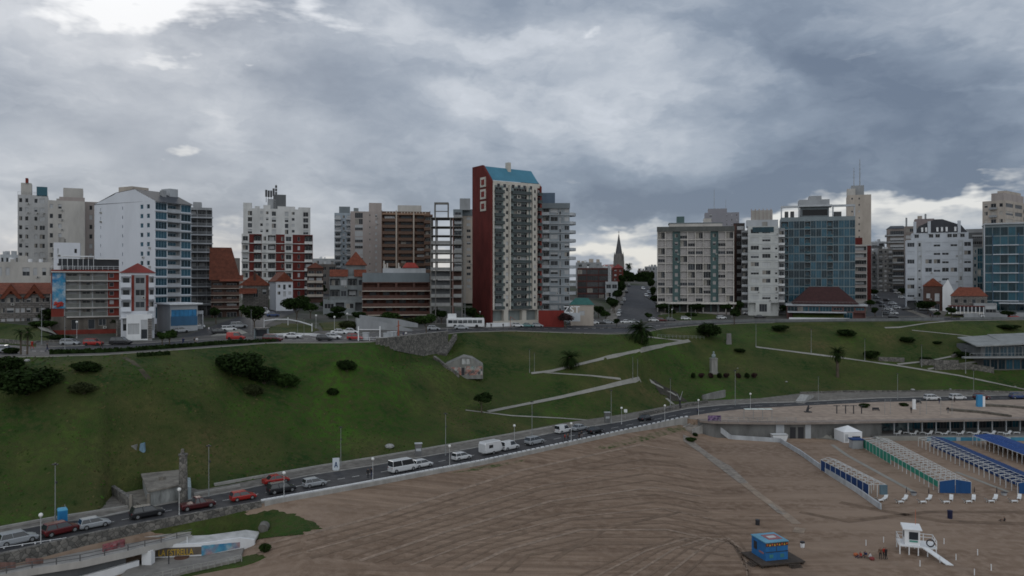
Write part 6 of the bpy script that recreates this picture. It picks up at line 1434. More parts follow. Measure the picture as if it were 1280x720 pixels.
# ================================================================ STREET LAMPS
GLOBE = mat('lamp_globe', (.70,.70,.68), .35, .03)
def lamp_globe():
    root = empty('globe_lamp', (0,0,0)); mb = MB(); mb.tube((0,0,0),(0,0,.5), .10, .08, 8); mb.tube((0,0,.5),(0,0,3.7), .055, .04, 8); mb.obj('pole', mat('lamp_pole_white', (.45,.46,.46), .6, .1), root)
    mb = MB(); mb.ball((0,0,3.95), .28, 0, 12, 8); mb.obj('globe', GLOBE, root, smooth=True); mb = MB(); mb.tube((0,0,3.62),(0,0,3.74), .14, .17, 8); mb.obj('collar', LAND, root); return root
def lamp_tall(h=10.0):
    root = empty('street_lamp', (0,0,0)); mb = MB(); mb.tube((0,0,0),(0,0,1.4), .16, .14, 8); mb.tube((0,0,1.4),(0,0,h), .085, .05, 8); mb.obj('pole', LAND, root)
    mb = MB(); mb.box(-.5, .5, -.14, .14, h, h+.14); mb.box(-.16, .16, -.16, .16, h+.14, h+.3); mb.obj('lamp_head', DARK, root); mb = MB(); mb.box(.10, .34, -.08, .08, h*.68, h*.68+.4); mb.obj('control_box', DARK, root); return root
def place(proto, first, px, py, label, group, cat, scale=1.0, dz=.12, rz=0, P=None):
    o = proto if first else copy_tree(proto); P = P or G(px, py); o.location = (P.x, P.y, P.z+dz); o.scale = (scale,)*3 if scale != 1 else (1,1,1); o.rotation_euler = (0,0,rz); return tag(o, label, cat, group)
gl = lamp_globe()
for i, (px, lab) in enumerate([(51,'between the silver and the dark red SUV'),(224,'beside the maroon pickup'),(355,'in front of the black hatch backed car'),(466,'beside the two people on the sea wall'),(562,'just left of the lone white hatchback'),(714,'by the group of walkers near the white van'),(831,'at the bend before the beach ramp')]):
    place(gl, i == 0, 0, 0, 'white globe lamp on the sea wall '+lab, 'white globe lamps along the shore', 'lamp', P=on(IC, ID, .5, px), dz=.15)
for px, py, lab in [(643,556,'white globe lamp behind the white towing van'),(777,531,'white globe lamp on the inland pavement by the square sign'),(873,520,'white globe lamp at the head of the beach ramp'),(938,511,'white globe lamp behind the white deck canopy')]:
    place(gl, False, px, py, lab, 'white globe lamps along the shore', 'lamp')
tl = lamp_tall()
for i, (px, py, top, lab) in enumerate([(69,655,580,'next to the blue portable toilet'),(261,622,557,'on the pavement right of the ruined hut'),(426,583,534,'beside the white advertising panel'),(557,570,517,'left of the white caravan on the inland kerb'),(665,549,502,'above the silver SUV ahead of the caravan'),(764,530,488,'between the two slope paths and the parked trio'),
    (838,508,473,'above the road bend left of the monument'),(919,507,463,'on the road below the row of clipped bushes'),(1023,502,471,'at the start of the paved terrace'),(1122,500,467,'behind the left part of the promenade deck'),(1217,496,463,'behind the blue sign on the promenade')]):
    P = G(px, py); h = (py-top)/F*P.y
    place(tl, i == 0, px, py, 'tall grey street lamp '+lab, 'tall lamps along the coastal road', 'street lamp', h/10.3, P=P)
for px, py, top, lab in [(662,466,436,'left pole of the pair at the upper path bend'),(668,466,441,'right pole of the pair at the upper path bend'),(791,475,445,'left pole of the pair at the middle path bend'),(797,475,448,'right pole of the pair at the middle path bend'),(945,434,404,'pale pole at the top end of the long right path'),(1014,441,411,'pale pole on the long right path above the slim palm'),(1081,451,423,'pale pole beside the dark bush on the long right path'),(1152,459,431,'pale pole where the paths fork before the pavilion'),(1207,467,435,'pale pole just left of the glass pavilion'),
    (81,440,395,'thin dark pole rising over the long clifftop hedge'),(52,432,381,'tall pole in front of the garden steps'),(185,424,383,'tall dark pole before the white shopfront'),(314,420,387,'pole on the traffic island beside the round tree'),(372,421,396,'pole with a wide head by the bus shelter plaza'),(380,421,398,'second pole with a wide head at the plaza'),(836,399,372,'tall lamp left of the grid block'),(864,402,384,'lamp on the lawn before the grid block'),(559,413,390,'pole with a sign left of the bus'),(1119,398,380,'lamp at the avenue mouth'),(1103,397,375,'lamp at the head of the left parked row'),(1145,390,372,'lamp on the avenue median'),(1244,398,380,'lamp below the garden steps')]:
    P = G(px, py); h = (py-top)/F*P.y; place(tl, False, px, py, lab if 'lamp' in lab or 'pole' in lab else lab, 'lamp poles on the slope and clifftop', 'street lamp', h/10.3, P=P, dz=0)
for px, py, lab in [(96,423,'small globe lamp by the garden steps'),(840,399,'small globe lamp at the left of the grid block lawn'),(915,397,'small globe lamp by the corner of the grid block'),(590,404,'small globe lamp left of the landmark tower wall'),(600,404,'small globe lamp by the red flank'),(1202,394,'small globe lamp on the villa lawn'),(418,414,'small globe lamp in the plaza, right of the goal frame'),(395,412,'small globe lamp behind the curved plaza pergola'),(434,409,'small globe lamp among the plaza shrubs')]:
    place(gl, False, px, py, lab, 'small globe lamps on the clifftop', 'lamp', dz=0)

# ================================================================ SEA WALL AND DECK FRONT
def sea_wall(name, px0, px1, label, top, mats, thick=.5, blocks=False):
    mb = MB(); rows = []; p = px0
    while p <= px1:
        n = nodes_at(p); y = n[IC][0]; zb = n[IB][1]; u = (p-640)/F; rows.append(((u*y, y), zb)); p += 6
    sec = []
    for i, ((x, y), zb) in enumerate(rows):
        a = rows[max(0,i-1)][0]; b = rows[min(len(rows)-1,i+1)][0]; d = Vector((b[0]-a[0], b[1]-a[1])).normalized(); nr = Vector((d.y, -d.x))
        o = Vector((x, y))+nr*.35; q = Vector((x, y))-nr*(thick-.35); sec.append([(o.x,o.y,zb-.8),(o.x,o.y,top),(q.x,q.y,top),(q.x,q.y,-.2)])
    mb.loft(sec); return tag(mb.obj(name, mats), label, 'wall')
sea_wall('sea_wall', -250, 330, 'rough stone retaining wall below the coastal road at left', .45, [STONE], .6)
sea_wall('sea_wall', 330, 862, 'long low concrete sea wall between road and raked sand', .36, [KERB], .45)
# white blocks along the wall top
mb = MB(); p = -20; N_ = 0
blk = MB(); blk.box(-.45, .45, -.16, .16, 0, .28); bm_ = blk.mesh('kerb_block', [WHITE])
for i in range(92):
    px = 330+i*5.8
    P = on(IC, ID, .6, px); o = link('kerb_block', bm_, None, (P.x, P.y, .16), math.radians(road_heading(px))); tag(o, 'short white kerb block, one of the identical dashes between road and sea wall', 'kerb block', 'white kerb blocks along the sea wall')
def railing_line(name, label, pts, h=1.0, sp=2.0, m=None, r=.04, cat='railing', posts=True):
    """pts: world points"""
    m = m or WHITE; root = empty(name, pts[0], 0, label, cat); o0 = Vector(pts[0]); pm = MB(); pm.box(-r, r, -r, r, 0, h); pme = pm.mesh('post', [m]); n = 0
    rail = MB()
    for a, b in zip(pts, pts[1:]):
        a = Vector(a); b = Vector(b); L = (b-a).length; k = max(1, int(L/sp))
        for i in range(k+(1 if b == Vector(pts[-1]) else 0)):
            if n < 95: link('post', pme, root, a.lerp(b, i/k)-o0); n += 1
        for z in (h, h*.55): rail.tube(a-o0+Vector((0,0,z)), b-o0+Vector((0,0,z)), r*.8, r*.8, 5)
    rail.obj('rail', m, root); return root
def deckfront():
    # front of the promenade deck: plain wall at the left, long shaded glazing at the right
    n = deckY; root = empty('promenade_building', (0,0,0), 0, 'long low beach building under the promenade deck with a glazed front', 'beach building')
    mb = MB(); sec = []
    for px in list(range(872, 1101, 12))+[1100]:
        y = n(px); x = (px-640)/F*y; sec.append([(x,y-.9,-5),(x,y-.9,-.35),(x,y-.1,-.35),(x,y-.1,-5)])
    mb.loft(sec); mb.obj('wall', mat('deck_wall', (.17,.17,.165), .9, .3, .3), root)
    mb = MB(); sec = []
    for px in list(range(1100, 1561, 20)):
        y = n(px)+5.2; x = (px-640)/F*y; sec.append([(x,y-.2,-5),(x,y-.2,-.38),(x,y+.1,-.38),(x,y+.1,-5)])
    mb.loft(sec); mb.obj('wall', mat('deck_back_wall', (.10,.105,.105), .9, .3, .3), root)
    mb = MB(); sec = []
    for px in list(range(872, 1561, 16)):
        y = n(px); x = (px-640)/F*y; sec.append([(x,y-2.2,-.32),(x,y-2.2,.18),(x,y+.1,.18),(x,y+.1,-.32)])
    mb.loft(sec); mb.obj('deck_edge', mat('deck_fascia', (.24,.20,.175), .9, .2, .4), root)
    for i in range(26):
        px = 1101+i*8.2; y = n(px)+4.95; y2 = n(px+8.2)+4.95; x = (px-640)/F*y; x2 = (px+8.2-640)/F*y2
        me = winmesh(x2-x-.1, 2.6, 0, GLASS_T if i % 3 else GLASS_D, FRD, SHUT); link('window', me, root, ((x+x2)/2, y, -3.3))
    for i in range(12):
        px = 1100+i*17.5; y = n(px)+1.2; x = (px-640)/F*y; mb = MB(); mb.box(x-.14, x+.14, y-.14, y+.14, -4.6, -.33); mb.obj('column', LGREY, root)
    for px in (991, 1001):
        y = n(px)-.93; x = (px-640)/F*y; mb = MB(); mb.box(x-.7, x+.7, y-.04, y, -4.2, -1.2); mb.obj('door', DARK, root)
    for px, w in ((975, 2.0), (1010, 1.4)):
        y = n(px)-.95; x = (px-640)/F*y; mb = MB(); mb.box(x-w/2, x+w/2, y-.1, y, -4.4, -.6); mb.obj('panel', LGREY, root)
    # graffiti at the left end of the glazing
    px = 1099; y = n(px)+4.8; x = (px-640)/F*y; mb = MB(); mb.box(x, x+8.5, y-.08, y, -3.5, -.9); g = groundmat('deck_graffiti', [(.10,.11,.11),(.03,.10,.12),(.20,.24,.24),(.02,.03,.04)], [.9,.6,1.2], 0, rough=.8)[0]; mb.obj('graffiti_panel', g, root)
    # sunken terrace with white edge in front
    ya = n(1100); x0 = (1098-640)/F*192; 
    mb = MB(); mb.box(x0, 150, 193.0, ya+5.0, -6, -3.6); mb.obj('terrace', mat('terrace_floor', (.18,.175,.17), .9, .2), root)
    mb = MB(); mb.box(x0-.3, 150, 192.4, 192.99, -6, -3.2); mb.obj('terrace_edge', PATHM, root)
    mb = MB(); mb.box(x0+12, 150, 192.2, 192.39, -4.6, -3.4); mb.obj('pool_panel', mat('pool_blue', (.06,.24,.36), .5, .2), root)
    for i in range(9): mb = MB(); x = x0+13+i*6.1; mb.box(x, x+1.0, 192.1, 192.19, -4.6, -3.35); mb.obj('panel_post', mat('pale_blue_post', (.35,.45,.52), .6, .1), root)
deckfront()
pts = []
for px in range(887, 1001, 12): y = deckY(px)-1.9; pts.append(((px-640)/F*y, y, .18))
railing_line('railing', 'pale railing along the left end of the promenade deck', pts, 1.05, 1.6, LAND)
# beach ramp
A = WZ(905,514,.1); B_ = WZ(862,541,-3.6)
def ramp():
    a = WZ(893,521,-.1); b = G(858,538); root = empty('beach_ramp', tuple(a), 0, 'straight pale concrete ramp from the road down to the sand', 'ramp'); d = (b-a); nr = Vector((d.y,-d.x,0)).normalized()*1.7
    mb = MB(); z = Vector((0,0,1)); o = Vector((0,0,0)); mb.loft([[o-nr-z*4.2, o-nr+z*.2, o+nr+z*.2, o+nr-z*4.2],[d-nr-z*1.2, d-nr+z*.15, d+nr+z*.15, d+nr-z*1.2]]); mb.obj('slope', SLAB, root)
    for s in (-1, 1):
        mb = MB(); c = nr*s*1.08; e = nr*s*.98; mb.loft([[o+e-z*4.2, o+e+z*.45, o+c+z*.45, o+c-z*4.2],[d+e-z*1.2, d+e+z*.4, d+c+z*.4, d+c-z*1.2]]); mb.obj('kerb', KERB, root)
ramp()
# white canopy and benches on the deck
def canopy():
    P = WZ(930,524,.15); root = empty('canopy', tuple(P), 0, 'row of pale canopy panels on thin posts on the promenade deck', 'canopy'); w = 7.0
    for i in range(4):
        mb = MB(); mb.box(i*w/4+.1, (i+1)*w/4-.1, -.7, .7, 2.5, 2.6); mb.obj('panel', mat('pale_panel', (.60,.66,.62), .6, .05), root)
    for i in range(4):
        mb = MB(); mb.box(i*w/3-.05, i*w/3+.05, -.05, .05, 0, 2.5); mb.obj('post', LAND, root)
canopy()
def pergola_posts():
    for i, px in enumerate([1046,1057,1067,1077]):
        P = WZ(px, 517, .15); mb = MB(); mb.box(-.1,.1,-.1,.1,0,2.2); mb.box(-.9,.9,-.06,.06,2.0,2.12); o = mb.obj('sign_post', DARK, None, tuple(P)); tag(o, '%s slim dark T shaped post from the left in the row on the deck' % ['first','second','third','fourth'][i], 'post', 'slim posts on the deck')
pergola_posts()
for px, py, lab, w in [(1095,514,'dark bench with people sized back on the deck',1.8),(1148,505,'dark low bench behind the promenade totem',1.6),(1010,516,'dark monument like sculpture of figures on the deck',1.6)]:
    P = G(px, py); mb = MB(); mb.box(-w/2,w/2,-.25,.25,.42,.5); mb.box(-w/2,w/2,.2,.28,.5,.95)
    for s in (-.45,.45): mb.box(s*w-.06,s*w+.06,-.2,.2,0,.42)
    if 'sculpture' in lab: 
        mb = MB(); mb.box(-.9,.9,-.5,.5,0,.35); mb.loft([[(-.5,-.2,.35),(.1,-.2,.35),(.1,.2,.35),(-.5,.2,.35)],[(-.3,-.15,1.2),(.3,-.15,1.3),(.3,.15,1.3),(-.3,.15,1.2)],[(0,-.1,1.9),(.25,-.1,2.0),(.25,.1,2.0),(0,.1,1.9)]]); mb.tube((.2,0,1.1),(1.1,0,1.5),.12,.06,6); tag(mb.obj('sculpture', DARK, None, tuple(P)), 'small dark bronze sculpture on the promenade deck', 'sculpture'); continue
    tag(mb.obj('bench', DARK, None, tuple(P)), lab, 'bench')
P = G(1142.5, 512); mb = MB(); mb.box(-.4,.4,-.2,.2,0,2.8); mb.box(-.5,.5,-.3,.3,0,.25); tag(mb.obj('totem', WHITE, None, tuple(P)), 'white upright totem panel on the promenade deck', 'totem')
P = G(1226, 509); t = empty('info_kiosk', tuple(P), 0, 'blue and white upright info kiosk on the promenade deck', 'kiosk'); mb = MB(); mb.box(-1.1,.3,-.4,.4,0,3.4); mb.obj('blue_panel', mat('kiosk_blue', (.04,.22,.42), .6, .1), t); mb = MB(); mb.box(.31,1.0,-.35,.35,0,3.0); mb.obj('white_panel', WHITE, t)
for pts, lab in [([(1185,513),(1225,516),(1262,521)],'long wooden bench platform at the right of the deck'),([(1222,507),(1262,509),(1300,513)],'upper wooden bench platform at the right edge of the deck')]:
    P = [WZ(px, py, .15) for px, py in pts]; mb = MB(); o = P[0]
    mb.loft([[p-o+Vector((0,-.9,.0)), p-o+Vector((0,-.9,.55)), p-o+Vector((0,.9,.55)), p-o+Vector((0,.9,0))] for p in P]); tag(mb.obj('bench_platform', mat('weathered_wood', (.13,.115,.095), .9, .3, 1), None, tuple(o)), lab, 'bench')
for i, px in enumerate([1150,1158,1176,1190,1113,1106]):
    P = WZ(px, 518, .15); mb = MB(); mb.tube((0,0,0),(0,0,3.8), .05, .04, 6); mb.box(-.02,.3,-.02,.02,3.7,3.8); tag(mb.obj('flag_pole', LAND, None, tuple(P)), 'thin grey pole on the deck, %s of six' % ['first','second','third','fourth','fifth','sixth'][i], 'pole', 'thin poles on the promenade deck')
P = G(888, 526); mb = MB(); mb.box(-1.6,1.6,-.06,.06,.3,1.5); [mb.box(x-.05,x+.05,-.05,.05,0,.3) for x in (-1.4,1.4)]; tag(mb.obj('banner', groundmat('purple_banner', [(.12,.06,.16),(.30,.22,.32),(.05,.03,.08)], [1.5,2.5], 0)[0], None, tuple(WZ(893,527,.15))), 'purple banner at the left end of the deck railing', 'banner')

# ================================================================ BEACH OBJECTS
BZ = -4.35
def beach_wall():
    pts = [(896,535),(914,549),(975,553),(1000,568),(1035,593),(1070,615),(1101,637)]; P = [G(*p) for p in pts]; P = [Vector((p.x,p.y,ground(p.x,p.y))) for p in P]; o = P[0]; sec = []
    for i, p in enumerate(P):
        d = (P[min(len(P)-1,i+1)]-P[max(0,i-1)]); d.z = 0; d.normalize(); n = Vector((-d.y,d.x,0)); q = p-o
        sec.append([q-n*.14+Vector((0,0,-.4)), q-n*.14+Vector((0,0,1.0)), q+n*.14+Vector((0,0,1.0)), q+n*.14+Vector((0,0,-.4))])
    mb = MB(); mb.loft(sec); root = tag(mb.obj('beach_wall', mat('windbreak_white', (.42,.44,.46), .8, .2, .6), None, tuple(o)), 'long white angled windbreak wall across the sand', 'windbreak')
    mb = MB(); q = P[-1]-o; mb.box(q.x-.2,q.x+1.0,q.y-.35,q.y+.1,-.1,1.5); mb.obj('end_box', mat('blue_grey_box', (.10,.16,.20), .8, .2), root)
beach_wall()
NAVY = mat('navy_canvas', (.012,.045,.15), .85, .2, 1.2); BLUEC = mat('bright_blue_canvas', (.012,.055,.21), .8, .2, 1.2); GREENC = mat('green_canvas', (.03,.24,.17), .85, .2, 1.2); FRMW = mat('tent_frame_white', (.55,.56,.56), .6, .1); BROWNC = mat('brown_canvas', (.10,.055,.03), .9, .2)
def tents(label, far, near, w, nb, side, roof, rh=2.2, end=True, roofpart=(0,1), sidem2=None, backm=None):
    a = G(*far); b = G(*near); root = empty('beach_tent_row', tuple(a), 0, label, 'tent row'); d = (b-a); n = Vector((-d.y,d.x,0)).normalized()
    if n.x < 0: n = -n
    n = n*w; st = d/nb; z = Vector((0,0,1)); pk = .45
    pm = MB(); pm.box(-.05,.05,-.05,.05,-.2,rh); post = pm.mesh('post', [FRMW])
    for i in range(nb+1):
        o = st*i
        for s in (0, .5, 1): link('post', post, root, o+n*s)
        mb = MB(); mb.tube(o+z*rh, o+n*.5+z*(rh+pk), .045, .045, 4); mb.tube(o+n*.5+z*(rh+pk), o+n+z*rh, .045, .045, 4); mb.tube(o+z*rh, o+n+z*rh, .04, .04, 4); mb.obj('roof_truss', FRMW, root)
    mb = MB()
    for s, h in ((0,rh),(.5,rh+pk),(1,rh),(.25,rh+pk/2),(.75,rh+pk/2)): mb.tube(n*s+z*h, d+n*s+z*h, .045, .045, 4)
    mb.obj('ridge_rail', FRMW, root)
    for i in range(nb):
        o = st*i; e = st*(i+.96)
        if side:
            sm = side if not (sidem2 and i < nb*.0) else sidem2
            mb = MB(); lo = .1 if (side is not GREENC or i < nb*.42) else 1.0; mb.quad(o+z*lo, e+z*lo, e+z*rh, o+z*rh); mb.obj('side_canvas', sm, root)
        if roof:
            r0, r1 = roofpart; h = lambda s: rh+.06+pk*(1-abs(s-.5)*2)
            mb = MB()
            if r0 < .5: mb.quad(o+n*r0+z*h(r0), e+n*r0+z*h(r0), e+n*.5+z*h(.5), o+n*.5+z*h(.5))
            mb.quad(o+n*max(.5,r0)+z*h(max(.5,r0)), e+n*max(.5,r0)+z*h(max(.5,r0)), e+n*r1+z*h(r1), o+n*r1+z*h(r1)); mb.obj('roof_canvas', roof, root)
            mb = MB(); mb.quad(o+n*r1+z*.1, e+n*r1+z*.1, e+n*r1+z*rh, o+n*r1+z*rh); mb.obj('side_canvas', roof, root)
        if backm:
            mb = MB(); mb.quad(o+n*.5+z*.1, e+n*.5+z*.1, e+n*.5+z*(rh+pk), o+n*.5+z*(rh+pk)); mb.obj('partition_canvas', backm, root)
    if end:
        for s0, s1 in ((.02,.49),(.51,.98)):
            mb = MB(); q = d+st*.12; mb.poly([q+n*s0+z*.05, q+n*s1+z*.05, q+n*s1+z*(rh+pk*(1-abs(s1-.5)*2)), q+n*s0+z*(rh+pk*(1-abs(s0-.5)*2))]); mb.obj('end_canvas', BLUEC if end == 1 else end, root)
    return root
tents('short row of beach tent frames with navy canvas beside the windbreak', (1026,588), (1086,621), 3.2, 9, NAVY, None, 2.2, end=False)
tents('long row of white tent frames with green canvas side and blue end', (1079,560), (1173,616), 5.8, 19, GREENC, None, 2.15, backm=None, end=mat('mid_blue_canvas', (.015,.07,.20), .85, .15))
tents('row of white tent frames with navy roofs on the far side', (1148,558), (1272,617), 5.8, 21, None, NAVY, 2.0, roofpart=(.5,1), backm=NAVY, end=MATS['mid_blue_canvas'])
tents('row of bright blue roofed beach tents at the right edge', (1216,556), (1340,606), 6.5, 20, None, BLUEC, 2.2, roofpart=(.0,1), backm=BROWNC, end=False)
def huts():
    P = G(1070, 560); mb = MB(); root = empty('beach_cabin', tuple(P), 0, 'small blue topped cabin at the far end of the green tent row', 'cabin'); mb.box(-1.2,1.2,-1,1,0,2); mb.obj('wall', GREYP, root); mb = MB(); mb.box(-1.4,1.4,-1.2,1.2,2.0,2.25); mb.obj('roof', NAVY, root)
huts()
# white marquee
def marquee():
    P = W(1060, 549, 191.6); P.z = ground(P.x, P.y); root = empty('marquee', tuple(P), .1, 'small white marquee with a peaked roof by the deck wall', 'marquee'); w = 2.3
    mb = MB(); mb.box(-w,w,-w,w,-.1,2.5); mb.obj('wall', WHITE, root); mb = MB(); mb.loft([[(-w-.1,-w-.1,2.5),(w+.1,-w-.1,2.5),(w+.1,w+.1,2.5),(-w-.1,w+.1,2.5)],[(-.05,-.05,3.7),(.05,-.05,3.7),(.05,.05,3.7),(-.05,.05,3.7)]]); mb.obj('roof', mat('bright_white_canvas', (.74,.75,.76), .7, .05), root)
    for x0, x1, z0, z1 in ((-.2,1.8,.8,1.5),(-2.0,-1.2,.3,2.0)): mb = MB(); mb.box(x0,x1,-w-.03,-w-.005,z0,z1); mb.obj('window', DARK if x0 > -1 else LGREY, root)
marquee()
def skip():
    P = W(974, 549, 191.5); P.z = ground(P.x, P.y); root = empty('skip_container', tuple(P), 0, 'white open waste skip on the sand near the deck wall', 'skip'); mb = MB(); mb.loft([[(-1.5,-.8,.1),(1.5,-.8,.1),(1.5,.8,.1),(-1.5,.8,.1)],[(-1.9,-1,1.6),(1.9,-1,1.6),(1.9,1,1.6),(-1.9,1,1.6)]]); mb.obj('tub', WHITE, root)
    mb = MB(); mb.box(-1.98,1.98,-1.08,-.98,1.5,1.66); mb.box(-1.98,1.98,.98,1.08,1.5,1.66); mb.obj('rim_bar', LAND, root)
skip()
# sun loungers
LW = mat('lounger_plastic', (.66,.67,.67), .5, .03)
def lounger():
    root = empty('sun_lounger', (0,0,0)); mb = MB(); mb.box(-.95,.45,-.34,.34,.28,.36); mb.obj('seat', LW, root)
    mb = MB(); mb.poly([(.45,-.34,.30),(.45,.34,.30),(1.05,.34,.85),(1.05,-.34,.85)]); mb.poly([(.45,-.34,.38),(1.0,-.34,.90),(1.0,.34,.90),(.45,.34,.38)]); mb.obj('backrest', LW, root)
    for x in (-.8,.4):
        for s in (-1,1): mb = MB(); mb.box(x-.04,x+.04,s*.28-.04,s*.28+.04,0,.28); mb.obj('leg', LW, root)
    return root
lg = lounger(); k = 0; ordn = ['first','second','third','fourth','fifth','sixth','seventh','eighth','ninth','tenth','eleventh','twelfth','thirteenth','fourteenth','fifteenth','sixteenth']
for i, (px, py) in enumerate([(1099,627),(1106,624.5),(1124,629),(1131,625),(1152,629),(1161,625),(1181,629),(1189,625),(1209,628.5),(1217,625),(1237,628),(1244,624.5),(1266,628),(1274,624)]):
    place(lg, i == 0, px, py, 'white sun lounger on the sand, %s from the left in the row' % ordn[i], 'white loungers on the sand below the tents', 'sun lounger', .9, dz=0, rz=[3.4,.9][i % 2]+R.uniform(-.15,.15))
for i in range(16):
    px = 1122+i*9.8; P = WZ(px, 543.5-(i % 2)*1.5, -3.6); place(lg, False, 0, 0, 'white sun lounger on the pool terrace, %s from the left' % ordn[i], 'white loungers on the pool terrace', 'sun lounger', 1.1, dz=0, rz=[.3,2.9][i % 2]+R.uniform(-.2,.2), P=P)
# closed parasols between loungers, bins and posts
def parasol():
    root = empty('closed_parasol', (0,0,0)); mb = MB(); mb.tube((0,0,0),(0,0,1.7), .03, .03, 6); mb.obj('pole', LAND, root); mb = MB(); mb.tube((0,0,.7),(0,0,1.75), .12, .05, 8); mb.obj('canopy', mat('folded_canopy', (.04,.03,.035), .9, .1), root); return root
pr = parasol()
for i, (px, py) in enumerate([(1133,620),(1161,621),(1218,619.5),(1246,620)]): place(pr, i == 0, px, py, 'dark closed parasol behind the lounger row, %s from the left' % ordn[i], 'closed parasols behind the loungers', 'parasol', .9, dz=0)
for i, (px, py) in enumerate([(1142,619),(1255,619)]):
    P = G(px, py); mb = MB(); mb.tube((0,0,0),(0,0,.5), .4, .55, 12); mb.tube((0,0,.5),(0,0,.56), .58, .58, 12, 1); tag(mb.obj('round_planter', [LGREY, DARK], None, tuple(P)), 'grey round tub with dark rim behind the loungers, %s one' % ['left','right'][i], 'tub')
P = G(1187.5, 648); mb = MB(); mb.tube((0,0,0),(0,0,1.25), .38, .40, 14); mb.tube((0,0,1.25),(0,0,1.32), .43, .43, 14); tag(mb.obj('drum', mat('navy_drum', (.012,.015,.05), .6, .15), None, tuple(P)), 'dark navy drum standing alone on the sand', 'drum')
P = G(947, 656); mb = MB(); mb.tube((0,0,0),(0,0,.8), .34, .36, 12); mb.tube((0,0,.8),(0,0,.84), .38, .38, 12); tag(mb.obj('litter_bin', DARK, None, tuple(P)), 'small dark litter bin on the raked sand above the blue kiosk', 'bin')
P = G(1003, 684); mb = MB(); mb.tube((0,0,0),(0,0,.65), .30, .34, 12); mb.tube((0,0,.65),(0,0,.85), .36, .34, 12, 1); tag(mb.obj('litter_bin', [WHITE, DARK], None, tuple(P)), 'white bin with dark lid right of the blue kiosk', 'bin')
for i, (px, py) in enumerate([(1082.5,682),(1104.5,678),(1180,680),(1222,694),(1195,700),(1175,703.5),(1150,708),(1218,719),(1239,713)]):
    P = G(px, py); mb = MB(); mb.tube((0,0,-.2),(0,0,.85), .07, .06, 8); tag(mb.obj('white_stake', WHITE, None, tuple(P)), 'short white stake near the lifeguard hut, %s of nine counted by row' % ordn[i], 'stake', 'white stakes round the lifeguard hut')
for px, py, m, lab in [(1070,695,'orange_bag','orange bag beside the sitting group'),(1090,700,'dark_bag','dark red bag right of the sitting group')]:
    P = G(px, py); mb = MB(); mb.ball((0,0,.22), .38, 0, 8, 6, .65); mb.tube((-.2,0,.4),(.2,0,.4), .03, .03, 5); tag(mb.obj('bag', mat(m, (.40,.12,.05) if 'or' in m else (.20,.04,.04)), None, tuple(P)), lab, 'bag')
# lifeguard hut
def lifeguard():
    P = G(1140, 690); root = empty('lifeguard_hut', (P.x,P.y,P.z), math.radians(-18), 'white lifeguard hut on a stilted deck with a ramp', 'lifeguard hut'); w = WHITE
    mb = MB(); mb.box(-1.9,3.0,-1.5,1.7,1.15,1.3); mb.obj('deck', w, root)
    for x in (-1.8,-.6,.6,1.8,2.9):
        for y in (-1.4,1.6): mb = MB(); mb.box(x-.07,x+.07,y-.07,y+.07,-.2,1.15); mb.obj('leg', w, root)
    mb = MB(); mb.box(-1.1,.9,-1.0,1.0,1.3,3.5); mb.obj('cabin', w, root)
    mb = MB(); mb.loft([[(-1.35,-1.25,3.5),(1.15,-1.25,3.5),(1.15,1.25,3.5),(-1.35,1.25,3.5)],[(-1.35,-1.25,3.62),(1.15,-1.25,3.62),(1.15,1.25,3.85),(-1.35,1.25,3.85)]]); mb.obj('roof', w, root)
    mb = MB(); mb.box(-.55,.65,-1.04,-1.005,2.1,3.2); mb.obj('window', GLASS_D, root); mb = MB(); mb.box(-1.14,-1.105,-.5,.3,2.2,3.1); mb.obj('window', GLASS_D, root)
    mb = MB(); mb.box(-.5,.6,-1.08,-1.01,1.75,2.0); mb.obj('trim_board', mat('sea_green', (.10,.30,.25), .7, .1), root)
    for (x0,y0,x1,y1) in ((-1.85,1.65,2.95,1.65),(2.95,1.65,2.95,-1.45),(-1.85,-1.45,-1.85,1.65)):
        mb = MB(); L = math.hypot(x1-x0,y1-y0); n = int(L/1.1)
        for i in range(n+1): t = i/n; x = x0+(x1-x0)*t; y = y0+(y1-y0)*t; mb.box(x-.05,x+.05,y-.05,y+.05,1.3,2.35)
        for z in (1.85,2.3): mb.tube((x0,y0,z),(x1,y1,z), .045, .045, 5)
        mb.obj('railing', w, root)
    mb = MB(); mb.loft([[(1.0,-1.5,1.2),(1.9,-1.5,1.2),(1.9,-1.5,1.32),(1.0,-1.5,1.32)],[(3.6,-4.4,.0),(4.5,-4.4,.0),(4.5,-4.4,.12),(3.6,-4.4,.12)]]); mb.obj('ramp', w, root)
    mb = MB(); mb.tube((.6,.9,3.6),(.6,.9,6.0), .035, .03, 5); mb.obj('flag_pole', mat('orange_pole', (.5,.15,.08), .7, .1), root)
    mb = MB()
    for k in range(12):
        a = k*math.pi/6; b = a+math.pi/6; mb.tube((2.2+.5*math.cos(a),-1.2,1.9+.5*math.sin(a)),(2.2+.5*math.cos(b),-1.2,1.9+.5*math.sin(b)), .09, .09, 6)
    mb.obj('life_ring', DARK, root)
lifeguard()
